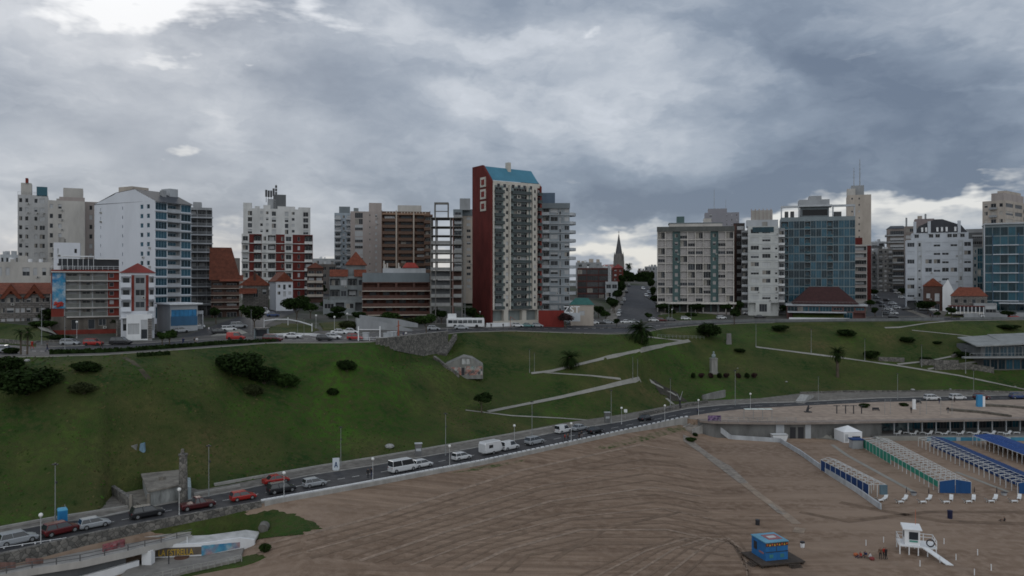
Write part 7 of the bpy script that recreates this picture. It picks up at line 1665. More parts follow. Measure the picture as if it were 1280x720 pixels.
# blue beach kiosk
def kiosk():
    P = G(957, 706); th = math.radians(14); root = empty('beach_kiosk', (P.x,P.y,P.z), th, 'bright blue beach kiosk on a dark wooden deck', 'kiosk'); W_, D_, H_ = 3.5, 3.6, 2.5; z0 = .5
    KB = mat('kiosk_paint', (.02,.13,.33), .6, .15, .8)
    mb = MB(); mb.box(0,W_,0,D_,z0,z0+H_); mb.obj('wall', KB, root)
    mb = MB(); mb.box(-.1,W_+.1,-.1,D_+.1,z0+H_,z0+H_+.12); mb.obj('roof', mat('kiosk_roof', (.12,.30,.42), .7, .15), root)
    mb = MB(); mb.box(1.0,W_-.3,.8,D_-.7,z0+H_+.12,z0+H_+.16); mb.obj('roof_emblem', mat('faded_red', (.28,.12,.13), .8, .2), root); mb = MB(); mb.box(1.4,2.6,1.4,2.2,z0+H_+.16,z0+H_+.2); mb.obj('roof_emblem', mat('faded_white', (.45,.47,.48), .8, .1), root)
    mb = MB(); yl = mat('yellow_letter', (.55,.33,.05), .7, .1); rd = mat('orange_letter', (.45,.10,.03), .7, .1)
    mb.box(0,W_,-.06,-.002,z0+H_-.52,z0+H_-.02); mb.obj('sign_band', mat('brown_band', (.07,.045,.03), .8, .2), root)
    for i in range(9):
        m2 = MB(); x = .25+i*.38; m2.poly([(x-.13,-.09,z0+H_-.45),(x+.13,-.09,z0+H_-.45),(x,-.09,z0+H_-.1)] if i % 2 else [(x-.12,-.09,z0+H_-.4),(x+.12,-.09,z0+H_-.35),(x+.1,-.09,z0+H_-.12),(x-.12,-.09,z0+H_-.16)]); m2.obj('pennant', yl if i % 2 else rd, root)
    for z in (z0+1.15,): 
        mb = MB(); mb.box(-.03,W_+.03,-.05,-.003,z,z+.09); mb.obj('shutter_bar', DARK, root)
    mb = MB(); mb.box(1.68,1.74,-.04,-.003,z0+1.25,z0+1.9); mb.obj('latch', DARK, root)
    for x in (.9,2.6): mb = MB(); mb.box(x-.3,x+.3,-.03,-.003,z0+.35,z0+.85); mb.obj('painted_emblem', mat('muted_teal', (.05,.20,.22), .8, .2), root)
    mb = MB(); mb.box(-.04,-.003,2.2,3.0,z0+.9,z0+2.0); mb.obj('hatch', DARK, root); mb = MB(); mb.box(-.03,-.003,.5,1.7,z0+.8,z0+1.05); mb.obj('side_emblem', mat('faded_red', (.28,.12,.13)), root)
    WD = mat('deck_wood', (.06,.048,.040), .9, .25, 2)
    mb = MB(); mb.box(-1.4,W_+1.9,-1.3,D_+.6,.30,.48); mb.obj('deck', WD, root)
    for x, y in ((-1.2,-1.1),(1,-1.1),(3,-1.1),(5.1,-1.1),(-1.2,3.9),(5.1,3.9)): mb = MB(); mb.box(x-.1,x+.1,y-.1,y+.1,-.2,.3); mb.obj('leg', WD, root)
    for bx, by, dr in ((2.6,-1.3,0),(-1.4,1.4,1)):
        for i in range(3):
            mb = MB(); e = .32*(i+1); z = .34-.12*(i+1)
            if dr == 0: mb.box(bx, bx+1.8, by-e, by-e+.26, z, z+.06)
            else: mb.box(bx-e, bx-e+.26, by-1.8, by, z, z+.06)
            mb.obj('step', WD, root)
kiosk()

# ================================================================ SLOPE OBJECTS
def monument():
    P = G(892, 466); root = empty('monument', tuple(P), .1, 'stone pedestal monument topped by a pale bust on the green slope', 'monument'); h = S(28,P.y)
    st = mat('monument_stone', (.27,.265,.245), .9, .25, .8)
    mb = MB(); mb.box(-1.3,1.3,-1.3,1.3,-.4,.3); mb.box(-.95,.95,-.95,.95,.3,h*.62); mb.box(-1.05,1.05,-1.05,1.05,h*.62,h*.66); mb.obj('pedestal', st, root)
    mb = MB(); z = h*.66; rings = []
    for zz, r, rx in ((0,.45,.35),(.5,.62,.4),(1.0,.70,.42),(1.25,.35,.28),(1.4,.20,.2),(1.55,.27,.27),(1.85,.30,.30),(2.1,.18,.18)): rings.append([(r*math.cos(t)*1, rx*math.sin(t), z+zz) for t in [k*math.pi/5 for k in range(10)]])
    mb.loft(rings); mb.obj('bust', mat('pale_bronze', (.25,.30,.30), .7, .2, 2), root, smooth=True)
monument()
P = G(911, 430); mb = MB(); mb.loft([[(-.9,-.35,-.4),(.9,-.35,-.4),(.9,.35,-.4),(-.9,.35,-.4)],[(-.65,-.25,3.6),(.75,-.25,3.6),(.75,.25,3.6),(-.65,.25,3.6)]]); tag(mb.obj('stele', mat('grey_granite', (.20,.195,.19), .9, .25, 1), None, tuple(P)), 'upright grey stone stele beside the upright tree', 'stele')
def block_wall(name, label, pts, h, th, m, cat='wall', drop=.6):
    P = [G(*p) for p in pts]; o = P[0]; sec = []
    for i, p in enumerate(P):
        d = (P[min(len(P)-1,i+1)]-P[max(0,i-1)]); d.z = 0; d.normalize(); n = Vector((-d.y,d.x,0))*th/2; q = p-o; hh = h[i] if isinstance(h, (list,tuple)) else h
        sec.append([q-n+Vector((0,0,-drop)), q-n+Vector((0,0,hh)), q+n+Vector((0,0,hh)), q+n+Vector((0,0,-drop))])
    mb = MB(); mb.loft(sec); return tag(mb.obj(name, m, None, tuple(o)), label, cat)
# curved stone retaining wall of the clifftop
def curved_wall():
    sec = []; o = None
    for px in list(range(470, 566, 6)):
        n = nodes_at(px); y = n[IK][0]-.5; zk = n[IK][1]; x = (px-640)/F*y; drop = 5.6*max(0, min(1, (px-468)/78, (575-px)/18))+.6
        if o is None: o = Vector((x,y,zk))
        sec.append([(x-o.x,y-o.y-.35,zk-o.z-drop),(x-o.x,y-o.y-.2,zk-o.z+.9),(x-o.x,y-o.y+.25,zk-o.z+.9),(x-o.x,y-o.y+.25,zk-o.z-drop)])
    mb = MB(); mb.loft(sec); root = tag(mb.obj('retaining_wall', STONE, None, tuple(o)), 'curved rubble stone retaining wall bulging from the clifftop', 'wall')
    mb = MB(); cap = [[(s[1][0],s[1][1]-.12,s[1][2]),(s[1][0],s[1][1]-.12,s[1][2]+.12),(s[2][0],s[2][1]+.1,s[2][2]+.12),(s[2][0],s[2][1]+.1,s[2][2])] for s in sec]; mb.loft(cap); mb.obj('coping', KERB, root)
curved_wall()
block_wall('stone_steps', 'rough stone steps falling along the end of the curved wall', [(567,421),(560,432),(552,444)], [.8,.7,.5], 2.2, STONE, 'steps')
def graffiti_hut():
    P = G(582, 471)+Vector((0,-.6,.5)); root = empty('ruined_hut', tuple(P), math.radians(4), 'low graffiti covered stone hut set into the green slope', 'hut'); w = S(44,P.y); h = S(22,P.y)
    gm_, nt, bb, _ = groundmat('hut_graffiti', [(.20,.20,.19),(.16,.32,.32),(.42,.40,.38),(.05,.05,.05),(.40,.18,.14)], [.9,.6,1.1,.7], 0, rough=.9)
    mb = MB(); mb.loft([[(-w*.62,0,-1),(w*.5,0,-1),(w*.5,0,h*.55),(w*.2,0,h*.95),(-w*.05,0,h*1.05),(-w*.62,0,h*.55)],[(-w*.62,4,-1),(w*.5,4,-1),(w*.5,4,h*.6),(w*.2,4,h*1.0),(-w*.05,4,h*1.1),(-w*.62,4,h*.6)]]); mb.obj('wall', [mat('hut_stone', (.22,.22,.205), .9, .3, .7)], root)
    mb = MB(); mb.box(-w*.60,-w*.12,-.06,-.003,0,h*.45); mb.obj('graffiti_panel', gm_, root); mb = MB(); mb.box(-w*.02,w*.48,-.06,-.003,0,h*.5); mb.obj('graffiti_panel', gm_, root)
    mb = MB(); mb.box(-w*.11,-w*.03,-.05,-.003,0,h*.42); mb.obj('door_opening', DARK, root)
    mb = MB(); mb.box(-w*.1,w*.12,-.08,-.061,h*.62,h*.92); mb.obj('graffiti_panel', mat('graffiti_white', (.45,.46,.45), .9, .4, 1.5), root)
    text('ABNER', h*.24, mat('graffiti_pale', (.35,.40,.38), .8, .1), root, (w*.22,-.09,h*.30), (math.radians(90),0,0), .01); text('AMOR', h*.24, mat('graffiti_dark', (.05,.05,.06), .8, .1), root, (w*.24,-.09,h*.05), (math.radians(90),0,0), .01)
graffiti_hut()
block_wall('stone_wall', 'short rubble wall running down left of the graffiti hut', [(543,449),(556,459),(574,472)], .9, .7, STONE)
# ruin with chimney like column by the coastal road
def ruin():
    P = WZ(226,640,0); root = empty('ruined_bathhouse', (P.x,P.y,0), 0, 'ruined concrete bathhouse with a round stone chimney beside the road', 'ruin'); Y = P.y
    L = lambda px, py, z: (lambda w: (w.x-P.x, w.y-P.y, z))(WZ(px, py, z))
    rc = mat('ruin_concrete', (.24,.22,.19), .95, .35, .6); rw = mat('ruin_plaster', (.34,.35,.34), .9, .4, .8)
    c = WZ(229,622,1.0)-Vector((P.x,P.y,0)); top = 7.6
    mb = MB(); mb.tube((c.x,c.y,-.5),(c.x,c.y,top), .72, .58, 12); mb.tube((c.x,c.y,top),(c.x,c.y,top+.25), .72, .72, 12); mb.tube((c.x-.1,c.y,top+.25),(c.x-.1,c.y,top+1.0), .30, .25, 8); mb.obj('chimney', STONE, root)
    mb = MB(); a = [L(186,634,0), L(224,626,0), L(222,607,0), L(178,612,0)]; mb.prism([(p[0],p[1]) for p in a], -.4, 2.35); mb.obj('wall', rw, root)
    mb = MB(); q = [L(184,631,2.4), L(222,623,2.4), L(221,603,2.4), L(177,609,2.4)]; s = [Vector((p[0],p[1])) for p in a]; cc = sum(s, Vector((0,0)))/4; e = [cc+(p-cc)*1.08 for p in s]; mb.prism([(p.x,p.y) for p in e], 2.36, 2.6); mb.obj('roof_slab', rc, root)
    mb = MB(); mb.tube((cc.x,cc.y,2.6),(cc.x,cc.y,3.1), .5, .55, 10); mb.obj('roof_vent', rc, root)
    a = [L(225,628,0), L(239,624,0), L(238,612,0), L(226,612,0)]; mb = MB(); mb.prism([(p[0],p[1]) for p in a], -.4, 2.0); mb.obj('annex_wall', mat('ruin_bluish', (.30,.36,.38), .9, .3, .8), root)
    # low walls of the yard
    def wl(p, q, h, t=.3, m=STONE):
        a = Vector(L(*p, 0)); b = Vector(L(*q, 0)); d = (b-a).normalized(); n = Vector((-d.y,d.x,0))*t; z = Vector((0,0,1)); mb = MB(); mb.loft([[a-n-z*.5, a-n+z*h, a+n+z*h, a+n-z*.5],[b-n-z*.5, b-n+z*h, b+n+z*h, b+n-z*.5]]); mb.obj('yard_wall', m, root)
    wl((138,618),(208,604),2.2); wl((138,618),(164,636),1.7); wl((166,637),(185,634),.6, .2, rc); wl((172,634),(184,640),.8,.15,rc)
    mb = MB(); a = [L(140,620,0), L(165,638,0), L(188,634,0), L(180,613,0)]; mb.prism([(p[0],p[1]) for p in a], -.2, .35); mb.obj('yard_floor', rc, root)
    for p in ((164,638),(186,637)): v = L(*p,0); mb = MB(); mb.box(v[0]-.2,v[0]+.2,v[1]-.2,v[1]+.2,0,2.4); mb.obj('gate_post', rc, root)
ruin()
P = G(178, 563); mb = MB(); mb.loft([[(-1.6,-.6,-.3),(1.0,-.6,-.3),(1.0,.6,-.3),(-1.6,.6,-.3)],[(-1.2,-.3,.7),(.6,-.4,1.0),(.6,.4,1.0),(-1.0,.3,.6)]]); tag(mb.obj('painted_rock', mat('painted_rock', (.22,.22,.21), .9, .4, 1.5), None, tuple(W(166,563,P.y))), 'pale painted rock on the grass above the ruin', 'rock')
mb = MB(); mb.loft([[(-.45,-.3,-.3),(.45,-.3,-.3),(.45,.3,-.3),(-.45,.3,-.3)],[(-.3,-.2,1.2),(.4,-.2,1.35),(.35,.2,1.35),(-.3,.2,1.2)]]); tag(mb.obj('painted_stone', mat('sky_blue_paint', (.20,.32,.42), .9, .3, 1.2), None, tuple(P)), 'upright sky blue painted stone on the grass above the ruin', 'stone')
# portable toilet
def toilet():
    P = G(78, 656); root = empty('portable_toilet', tuple(P), math.radians(35), 'bright blue portable toilet beside the tall lamp', 'portable toilet'); m = mat('toilet_blue', (.02,.20,.42), .5, .1)
    mb = MB(); mb.box(-.6,.6,-.6,.6,0,2.15); mb.obj('cabin', m, root); mb = MB(); mb.loft([[(-.65,-.65,2.15),(.65,-.65,2.15),(.65,.65,2.15),(-.65,.65,2.15)],[(-.5,-.5,2.4),(.5,-.5,2.4),(.5,.5,2.4),(-.5,.5,2.4)]]); mb.obj('roof', mat('toilet_roof', (.08,.32,.50), .5, .1), root)
    mb = MB(); mb.box(-.42,.42,-.64,-.602,.1,2.0); mb.obj('door', mat('toilet_door', (.015,.15,.34), .5, .1), root); mb = MB(); mb.tube((.35,.4,2.3),(.35,.4,2.75), .05, .05, 6); mb.obj('vent_pipe', LAND, root)
toilet()
# advert panel, info totems, signs
P = G(420, 589); t = empty('advert_panel', tuple(P), math.radians(15), 'white advertising panel with a dark emblem on the pavement', 'advert panel'); mb = MB(); t.scale = (.72,.8,.78); mb.box(-.85,.85,-.12,.12,.35,3.1); mb.box(-.6,.6,-.08,.08,0,.35); mb.obj('panel', mat('poster_white', (.55,.60,.64), .5, .05), t)
mb = MB(); mb.poly([(-.45,-.13,.9),(-.2,-.13,.9),(0,-.13,2.0),(-.12,-.13,2.3)]); mb.obj('emblem', mat('poster_navy', (.02,.05,.12), .6, 0), t); mb = MB(); mb.poly([(.45,-.131,.9),(.2,-.131,.9),(-.05,-.131,2.1),(.1,-.131,2.3)]); mb.obj('emblem', MATS['poster_navy'], t); mb = MB(); mb.box(-.35,.35,-.134,-.121,1.25,1.45); mb.obj('emblem', MATS['poster_navy'], t)
for px, py, lab in [(523,571,'grey ticket machine totem on the inland pavement behind the minibus'),(759,529,'grey utility cabinet on the inland pavement by the tall lamp')]:
    P = G(px, py); t = empty('utility_totem', tuple(P), .2, lab, 'totem'); mb = MB(); mb.box(-.65,.65,-.35,.35,0,2.6); mb.obj('cabinet', mat('totem_grey', (.14,.14,.14), .7, .2), t); mb = MB(); mb.box(-.5,.5,-.38,-.352,1.2,1.7); mb.obj('display', LGREY, t); mb = MB(); mb.box(-.75,.75,-.45,.45,2.6,2.75); mb.obj('cap', LGREY, t)
P = G(782, 524); t = empty('square_sign', tuple(P), 0, 'small white square sign on a post by the inland pavement', 'sign'); mb = MB(); mb.tube((0,0,0),(0,0,2.2), .05, .05, 6); mb.obj('post', LAND, t); mb = MB(); mb.box(-.4,.4,-.05,.0,1.7,2.5); mb.obj('sign_plate', WHITE, t)
for px, py, lab, w in [(487,559,'pale grey flat rock on the grass behind the white minibus',2.2),(983,478,'small white marker stone on the slope right of the clipped bushes',.9),(922,461,'tiny white marker stone by the clipped bushes',.6),(34,476,'white plastic bag caught on the huge left bush',1.1),(1141,488,'pale rock on the grass above the promenade',1.6),(1188,487,'small pale stone on the grass above the road',.8),(1269,484,'pale stone at the right end of the slope',.8)]:
    P = G(px, py); mb = MB(); mb.ball((0,0,.2), w*.45, 0, 8, 5, .5); tag(mb.obj('rock', mat('pale_rock', (.36,.36,.35), .9, .3, 2), None, (P.x,P.y,P.z+(3.4 if 'bag' in lab else 0))), lab, 'bag' if 'bag' in lab else 'rock')
block_wall('rock_outcrop', 'pile of pale rocks where the paved terrace begins', [(1000,504),(1006,500),(1012,497)], [.6,1.6,.8], 2.4, mat('pale_rock', (.36,.36,.35)), 'rock')
block_wall('stone_wall', 'pale block wall set in the slope below the clipped bushes', [(878,499),(892,498.5),(906,496)], [1.1,1.9,2.0], .6, mat('pale_block', (.21,.21,.20), .9, .3, .6))
block_wall('stone_wall', 'low stone wall along the foot of the slope at the road bend', [(800,521),(835,514),(862,508),(884,504)], .9, .5, STONE)
block_wall('stone_wall', 'low stone edging at the foot of the left slope', [(-10,664),(60,651),(130,640),(163,635)], .45, .4, KERB)
block_wall('stone_wall', 'low concrete edging at the foot of the slope behind the parked red saloon', [(242,620),(280,613),(300,609)], .5, .4, KERB)
block_wall('stone_wall', 'long low concrete edging below the middle of the slope', [(268,607),(330,596),(400,584),(470,573),(540,561),(620,547),(690,535)], .4, .4, KERB)
block_wall('stone_wall', 'dark low wall between grass and terrace at right', [(1000,492),(1060,490),(1130,490),(1200,489),(1262,491)], .5, .4, STONE)
for pts, h, lab in [([(1098,451),(1130,452)],1.3,'short rubble wall by the long right path'),([(1150,456),(1198,457)],1.8,'rubble wall where the right paths fork'),([(1168,462),(1212,461),(1242,466)],1.8,'brownish rubble wall below the glass pavilion'),([(1190,447),(1228,437)],.9,'low parapet beside the rising pavilion path')]:
    block_wall('stone_wall', lab, pts, h, .7, STONE)
# stairs and lane at the bottom of the slope near bend
drape('worn_path', [(813,477),(830,486),(846,495)], 1.0, .1, PATHM); drape('worn_path', [(833,498),(842,506)], 1.0, .1, PATHM)
drape('bare_earth', [(820,484),(838,492),(850,502)], 6, .06, mat('rocky_earth', (.05,.045,.035), .95, .4, .6))
P = G(850, 511); t = empty('rock_sculpture', tuple(P), 0, 'thin forked metal sculpture at the road bend', 'sculpture'); mb = MB(); mb.tube((0,0,0),(0,0,2.4), .25, .25, 8); mb.obj('base', DARK, t); mb = MB(); mb.tube((0,0,2.4),(-.9,0,4.2), .12, .06, 6); mb.tube((0,0,2.4),(.7,0,4.8), .12, .06, 6); mb.obj('arm', LAND, t)

# ================================================================ BOULEVARD FURNITURE
def goal(px0, px1, py, top, label, curve=0):
    a = G(px0, py); b = G(px1, py); h = (py-top)/F*a.y; root = empty('goal_gateway', tuple(a), 0, label, 'gateway'); d = b-a
    for q in (Vector((0,0,0)), d): mb = MB(); mb.box(q.x-.12,q.x+.12,q.y-.12,q.y+.12,-.3,h); mb.obj('post', WHITE, root)
    mb = MB(); mb.tube((0,0,h*.78),(d.x,d.y,d.z+h*.78), .10, .10, 6); mb.obj('beam', WHITE, root)
goal(448,475,426,408,'tall white goal like frame on the clifftop edge')
def pergola():
    root = None; pts = [(330,405),(345,403),(360,403),(375,406),(390,411)]; P = [G(px, py+5)+Vector((0,0,2.0)) for px, py in pts]; o = P[0]; root = empty('curved_pergola', tuple(o), 0, 'thin curved white pergola beam over the small plaza lawn', 'pergola')
    mb = MB()
    for a, b in zip(P, P[1:]): mb.tube(a-o, b-o, .16, .16, 6)
    mb.obj('beam', WHITE, root)
    for i in (0, 2, 4): q = P[i]-o; mb = MB(); mb.tube((q.x,q.y,q.z-2.4),(q.x,q.y,q.z+.6), .10, .10, 6); mb.obj('post', WHITE, root)
pergola()
patch('plaza_lawn', [(332,412),(352,405),(385,406),(400,413),(392,417),(336,418)], .35, GRASS)
patch('plaza_lawn', [(398,405),(430,402),(446,408),(440,415),(404,414)], .35, GRASS)
patch('bank_lawn', [(298,388),(312,375),(345,371),(356,377),(330,387)], .3, GRASS)
patch('corner_lawn', [(262,421),(285,414),(300,412),(310,417),(300,420)], .3, PATHM)
patch('front_lawn', [(820,395),(845,391),(890,393),(905,397),(880,401),(830,401)], .4, GRASS)
patch('villa_lawn', [(1178,396),(1188,388),(1235,388),(1232,395),(1200,397)], .4, GRASS)
patch('clifftop_lawn', [(960,404),(1100,403),(1180,402),(1150,404),(1060,406),(970,407)], .2, GRASS)
block_wall('garden_wall', 'pale curving low wall edging the small plaza lawn', [(334,421),(362,419.5),(388,420),(400,421)], .7, .5, WHITE)
def shelter(px, py, label, w=3.2):
    P = G(px, py); root = empty('bus_shelter', tuple(P), 0, label, 'shelter')
    for x in (-w/2, w/2): mb = MB(); mb.box(x-.05,x+.05,-.6,.6,0,2.5); mb.obj('side_panel', mat('shelter_panel', (.25,.30,.32), .5, .1), root)
    mb = MB(); mb.box(-w/2-.2,w/2+.2,-.8,.8,2.5,2.65); mb.obj('roof', DARK, root); mb = MB(); mb.box(-w/2,w/2,.5,.56,.5,2.2); mb.obj('back_panel', GLASS_D, root)
shelter(327,423,'bus shelter with pale end panel by the traffic island')
def white_wall():
    block_wall('garden_wall', 'low white wall along the pavement right of the bus', [(608,409.5),(624,409),(640,408.5)], 1.5, .3, WHITE)
    block_wall('garden_wall', 'stone garden wall below the grey gabled building lawn', [(0,428),(40,431),(78,429)], .8, .4, STONE)
    block_wall('ramp_wall', 'concrete ramp wall climbing before the brick block', [(445,412),(480,413),(515,414)], [3.4,2.4,.6], 1.0, GREYP)
    block_wall('ramp_wall', 'second concrete wall behind the ramp before the brick block', [(450,407),(500,408),(522,409)], [3.2,2.2,1.2], .8, GREYP)
    block_wall('stone_wall', 'rough stone corner wall between the orange block and the white shopfront', [(146,421),(160,420)], 4.2, .6, STONE)
    block_wall('garden_wall', 'low grey parapet along the clifftop edge at right', [(833,408),(870,404.5),(940,402.3),(1000,402),(1060,401.3),(1110,401),(1180,400)], .95, .3, mat('parapet_grey', (.17,.18,.18), .9, .2))
    block_wall('garden_wall', 'low grey parapet along the clifftop edge at far right', [(1200,399.7),(1240,399.2),(1320,398.8)], .9, .3, MATS['parapet_grey'])
    block_wall('garden_wall', 'pale retaining wall with recess at the garden foot on the right edge', [(1205,397.5),(1240,396.5),(1300,396)], 1.8, .4, GREYP)
white_wall()
drape('garden_steps', [(1214,396),(1222,390),(1226,386)], 2.6, .3, PATHM); drape('garden_steps', [(62,417),(56,410),(52,404)], 3.2, .3, PATHM)
for pts, lab in [([(448,427),(462,427),(478,427),(492,426)],'pale railing on the clifftop edge near the goal frame'),([(822,422),(850,423),(880,424)],'thin fence beside the path below the big palm'),([(745,411),(765,410.5),(790,411)],'dark railing round the traffic island before the palm')]:
    railing_line('railing', lab, [tuple(G(*p)) for p in pts], 1.0 if 'dark' not in lab else .9, 1.8, DARK if 'dark' in lab else LAND if 'fence' in lab else WHITE)
for i, (px, py) in enumerate([(482,426),(487,426),(456,425.5),(491,425.5)]):
    P = G(px, py)+Vector((0,1.4,0)); mb = MB(); mb.box(-.7,.7,-.5,.5,-.1,1.7+.3*(i % 2)); mb.box(-.8,.8,-.6,.6,1.7+.3*(i % 2),1.85+.3*(i % 2)); tag(mb.obj('stone_pillar', LGREY, None, tuple(P)), '%s squat pale pillar behind the clifftop railing' % ordn[i], 'pillar', 'squat pillars on the clifftop')
for px, py, lab, w in [(498,412,'thin orange sculpture post on the clifftop',.2)]:
    P = G(px, 420); mb = MB(); mb.tube((0,0,0),(0,0,4.2), .22, .12, 8); mb.tube((-.5,0,2.6),(.5,0,2.9), .12, .1, 6); tag(mb.obj('sculpture', mat('rust_orange', (.30,.09,.05), .8, .2), None, tuple(P)), lab, 'sculpture')
P = G(565, 409); t = empty('billboard', tuple(P), 0, 'white billboard sign on posts left of the bus', 'billboard'); mb = MB(); mb.box(-1.4,1.4,-.1,.1,3.0,4.4); mb.obj('board', WHITE, t); mb = MB(); mb.box(-.1,.1,-.1,.1,0,3); mb.obj('post', LAND, t)
P = G(638, 409); t = empty('orange_post', tuple(P), 0, 'thin orange goal shaped post before the tower', 'post'); mb = MB(); mb.tube((0,0,0),(0,0,3.6), .08, .08, 6); mb.tube((0,0,3.6),(1.6,0,2.4), .07, .07, 6); mb.obj('post', mat('rust_orange', (.30,.09,.05)), t)
# beam lines of dim hills: none

# ================================================================ LOWER LEFT STRUCTURES
def walkways():
    root = empty('concrete_viaduct', (0,0,0), 0, 'concrete pedestrian ramp on white supports with thin railings at the lower left', 'walkway'); WC = mat('viaduct_concrete', (.30,.29,.275), .9, .2, .5)
    top = [(-60,733,-.9),(40,712,-1.1),(100,703,-1.3),(160,690,-1.6),(240,670,-2.0)]
    P = [WZ(*t) for t in top]; nrm = Vector((-.62,.78,0)).normalized()*1.2
    mb = MB(); mb.loft([[p+Vector((0,0,-.5)), p, p+nrm, p+nrm+Vector((0,0,-.5))] for p in P]); mb.obj('deck', WC, root)
    mb = MB(); mb.loft([[p+Vector((0,0,-.62)), p+Vector((0,0,.22)), p+nrm*.08+Vector((0,0,.22)), p+nrm*.08+Vector((0,0,-.62))] for p in P]); 
    mb = MB(); mb.loft([[p-nrm*.1+Vector((0,0,-.7)), p-nrm*.1+Vector((0,0,.18)), p-nrm*.005+Vector((0,0,.18)), p-nrm*.005+Vector((0,0,-.7))] for p in P]); mb.obj('edge_beam', mat('viaduct_edge', (.40,.385,.36), .9, .15, .5), root)
    rail = MB()
    for a, b in zip(P, P[1:]):
        for z in (.55, 1.0): rail.tube(a+Vector((0,0,z)), b+Vector((0,0,z)), .045, .045, 5)
    rail.obj('rail', mat('rail_grey', (.10,.10,.10), .6, .1), root); pm = MB(); pm.box(-.05,.05,-.05,.05,0,1.0); pe = pm.mesh('post', [MATS['rail_grey']])
    for a, b in zip(P, P[1:]):
        k = max(1, int((b-a).length/2.2))
        for i in range(k): link('post', pe, root, a.lerp(b, i/k))
    # supports and shaded back wall
    mb = MB(); q = WZ(182,684.5,-1.7); mb.box(q.x-.6,q.x+.7,q.y+.15,q.y+1.3,-6,-2.25); mb.obj('support', WHITE, root)
    mb = MB(); mb.loft([[p+nrm*1.0+Vector((0,0,-6)), p+nrm*1.0+Vector((0,0,-.45)), p+nrm*1.15+Vector((0,0,-.45)), p+nrm*1.15+Vector((0,0,-6))] for p in P[:4]]); mb.obj('back_wall', DGREY, root)
    a = WZ(95,722,-3.4); b = WZ(173,700,-3.4); mb = MB(); d = (b-a).normalized(); nn = Vector((-d.y,d.x,0))*.2; mb.loft([[a-nn+Vector((0,0,-2)), a-nn, a+nn, a+nn+Vector((0,0,-2))],[b-nn+Vector((0,0,-2)), b-nn, b+nn, b+nn+Vector((0,0,-2))]]); mb.obj('white_wall', WHITE, root)
    # upper walkway between road wall and ramp
    t2 = [(-60,707,-.9),(0,697,-1.0),(97,682,-1.2),(160,673,-1.4),(238,665,-1.9)]; Q = [WZ(*t) for t in t2]
    r2 = empty('upper_walkway', (0,0,0), 0, 'pale concrete walkway edge with white posts hugging the stone wall', 'walkway')
    mb = MB(); mb.loft([[a+Vector((0,-.1,-.45)), a+Vector((0,-.1,.0)), a+Vector((0,.25,.0)), a+Vector((0,.25,-.45))] for a in Q]); mb.obj('edge_beam', MATS['viaduct_edge'], r2)
    mb = MB(); n2 = nrm*1.4; mb.loft([[a+Vector((0,.26,-.3)), a+Vector((0,.26,-.05)), a+n2+Vector((0,.26,-.05)), a+n2+Vector((0,.26,-.3))] for a in Q]); mb.obj('deck', WC, r2)
    mb = MB(); mb.loft([[a+Vector((0,.02,-.45)), b+Vector((.0,.05,-.5)), b+Vector((0,.25,-.5)), a+Vector((0,.2,-.45))] for a, b in zip(Q, [p+nrm for p in P])]); mb.obj('floor_slab', WC, r2)
    for px in (5,28,44,63,82,97):
        n = interp([(-60,707),(0,697),(97,682)], px); q = WZ(px, n, -1.05); mb = MB(); mb.box(q.x-.07,q.x+.07,q.y-.07,q.y+.07,0+q.z,q.z+1.35); mb.obj('post', WHITE, r2)
    mb = MB(); a = WZ(0,697,-1.0); b = WZ(97,682,-1.2)
    for z in (.7,1.3): mb.tube(a+Vector((0,0,z)), b+Vector((0,0,z)), .05, .05, 5)
    mb.obj('rail', WHITE, r2)
    # graffiti on the low wall
    a = WZ(128,690,-1.75); b = WZ(156,683,-1.9); g = groundmat('pink_graffiti', [(.30,.07,.08),(.40,.32,.32),(.05,.03,.03),(.34,.12,.13)], [1.2,.9,1.5], 0)[0]; d = b-a; mb = MB(); mb.loft([[a, a+Vector((0,0,1.0)), a+Vector((0,.08,1.0)), a+Vector((0,.08,0))],[b, b+Vector((0,0,1.1)), b+Vector((0,.08,1.1)), b+Vector((0,.08,0))]]); mb.obj('graffiti_panel', g, r2)
    for px, py in ((5,710),(40,705)): 
        q = WZ(px, py, -1.2); mb = MB(); mb.box(q.x-.8,q.x+1.4,q.y,q.y+.1,q.z,q.z+.7); mb.obj('graffiti_panel', mat('faded_rust_graffiti', (.22,.13,.11), .9, .4, 1.5), r2)
walkways()
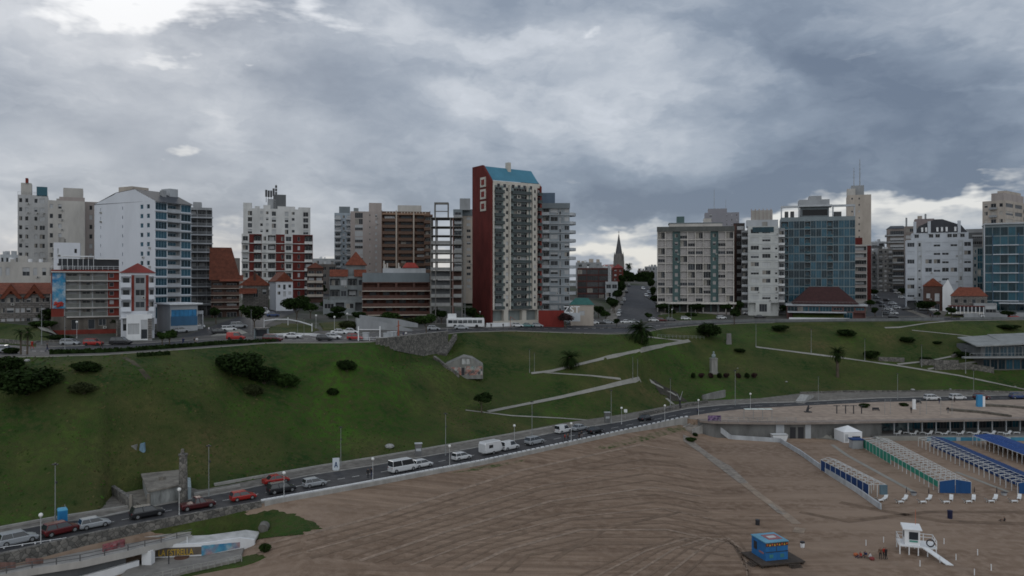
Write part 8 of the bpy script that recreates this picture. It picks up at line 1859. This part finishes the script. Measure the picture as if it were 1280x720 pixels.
def mural_patio():
    z = -4.3; root = empty('mural_wall', tuple(WZ(190,690,z)), 0, 'white wall with yellow lettering and a painted blue wave beside the grass', 'mural wall'); o = root.location
    a = WZ(188,699,z)-o; b = WZ(252,696,z)-o; c = WZ(300,687,z)-o; e = WZ(318,683,z)-o
    sec = []
    for p, h in ((a,1.9),(b,1.9),(c,1.7),(e,1.0)): sec.append([p+Vector((0,0,-.5)), p+Vector((0,0,h)), p+Vector((0,.4,h)), p+Vector((0,.4,-.5))])
    mb = MB(); mb.loft(sec); mb.obj('wall', WHITE, root)
    g = groundmat('wave_paint', [(.10,.32,.42),(.50,.52,.52),(.05,.20,.34),(.35,.14,.12)], [.6,.5,.35], 0)[0]
    mb = MB(); mb.loft([[b+Vector((0,-.05,.15)), b+Vector((0,-.05,1.6)), b+Vector((0,-.005,1.6)), b+Vector((0,-.005,.15))],[c+Vector((0,-.05,.3)), c+Vector((0,-.05,1.1)), c+Vector((0,-.005,1.1)), c+Vector((0,-.005,.3))]]); mb.obj('wave_painting', g, root)
    mb = MB(); mb.loft([[a+Vector((0,-.05,.3)), a+Vector((0,-.05,1.5)), a+Vector((0,-.005,1.5)), a+Vector((0,-.005,.3))],[b+Vector((0,-.05,.35)), b+Vector((0,-.05,1.45)), b+Vector((0,-.005,1.45)), b+Vector((0,-.005,.35))]]); mb.obj('dark_backing', mat('mural_dark', (.15,.125,.10), .9, .3), root)
    d = b-a; t = text('LA ESTRELLA', 1.25, mat('mural_yellow', (.55,.36,.04), .7, .15), root, (a+d*.5)+Vector((0,-.09,.4)), (math.radians(90),0,math.atan2(d.y,d.x)), .02); t.scale = (.66,1,1)
    # long roof like top in white behind
    mb = MB(); mb.loft([[p+Vector((0,.41,h-.35)), p+Vector((0,.41,h)), p+Vector((0,2.6,h+.35)), p+Vector((0,2.6,h))] for p, h in ((a,1.9),(b,1.9),(c,1.7),(e,1.0))]); mb.obj('roof', mat('dirty_white', (.50,.50,.49), .85, .25, .5), root)
    P = [WZ(x, y, z) for x, y in ((150,722),(172,700),(250,695),(305,686),(300,700),(230,716),(190,730))]; mb = MB()
    mb.prism([(p.x,p.y) for p in P], z-1.5, z+.15); tag(mb.obj('patio', mat('patio_concrete', (.25,.235,.215), .9, .25, .4)), kind='structure')
    pts = [tuple(WZ(x, y, z+.15)) for x, y in ((180,728),(215,720),(260,711),(302,702))]
    railing_line('picket_fence', 'low pale fence along the seaward edge of the patio', pts, .9, .9, mat('faded_fence', (.30,.30,.28), .9, .2), .06, 'fence')
    for px, py, lab in ((211,705,'dark post on the patio left of the round hatch'),(234,694,'white post on the patio beside the lettering')):
        q = WZ(px, py, z+.15); mb = MB(); mb.tube((0,0,0),(0,0,2.6 if 'white' in lab else 1.9), .07, .07, 6); tag(mb.obj('post', DARK if 'dark' in lab else WHITE, None, tuple(q)), lab, 'post')
    q = WZ(227,697,z+.15); mb = MB(); mb.tube((0,0,0),(0,0,.12), 1.0, 1.0, 16); tag(mb.obj('round_hatch', mat('rusty_brown', (.12,.06,.04), .9, .3), None, tuple(q)), 'round rusty hatch cover on the patio floor', 'hatch')
    q = G(330,664); mb = MB(); mb.tube((0,-.45,.5),(0,.45,.8), .75, .75, 14); mb.tube((.0,-.5,.49),(.0,-.46,.5), .3, .3, 10); tag(mb.obj('concrete_drum', mat('old_concrete', (.17,.165,.15), .95, .3, 1.5), None, tuple(q)), 'old round concrete drum lying on the grass patch', 'drum')
mural_patio()
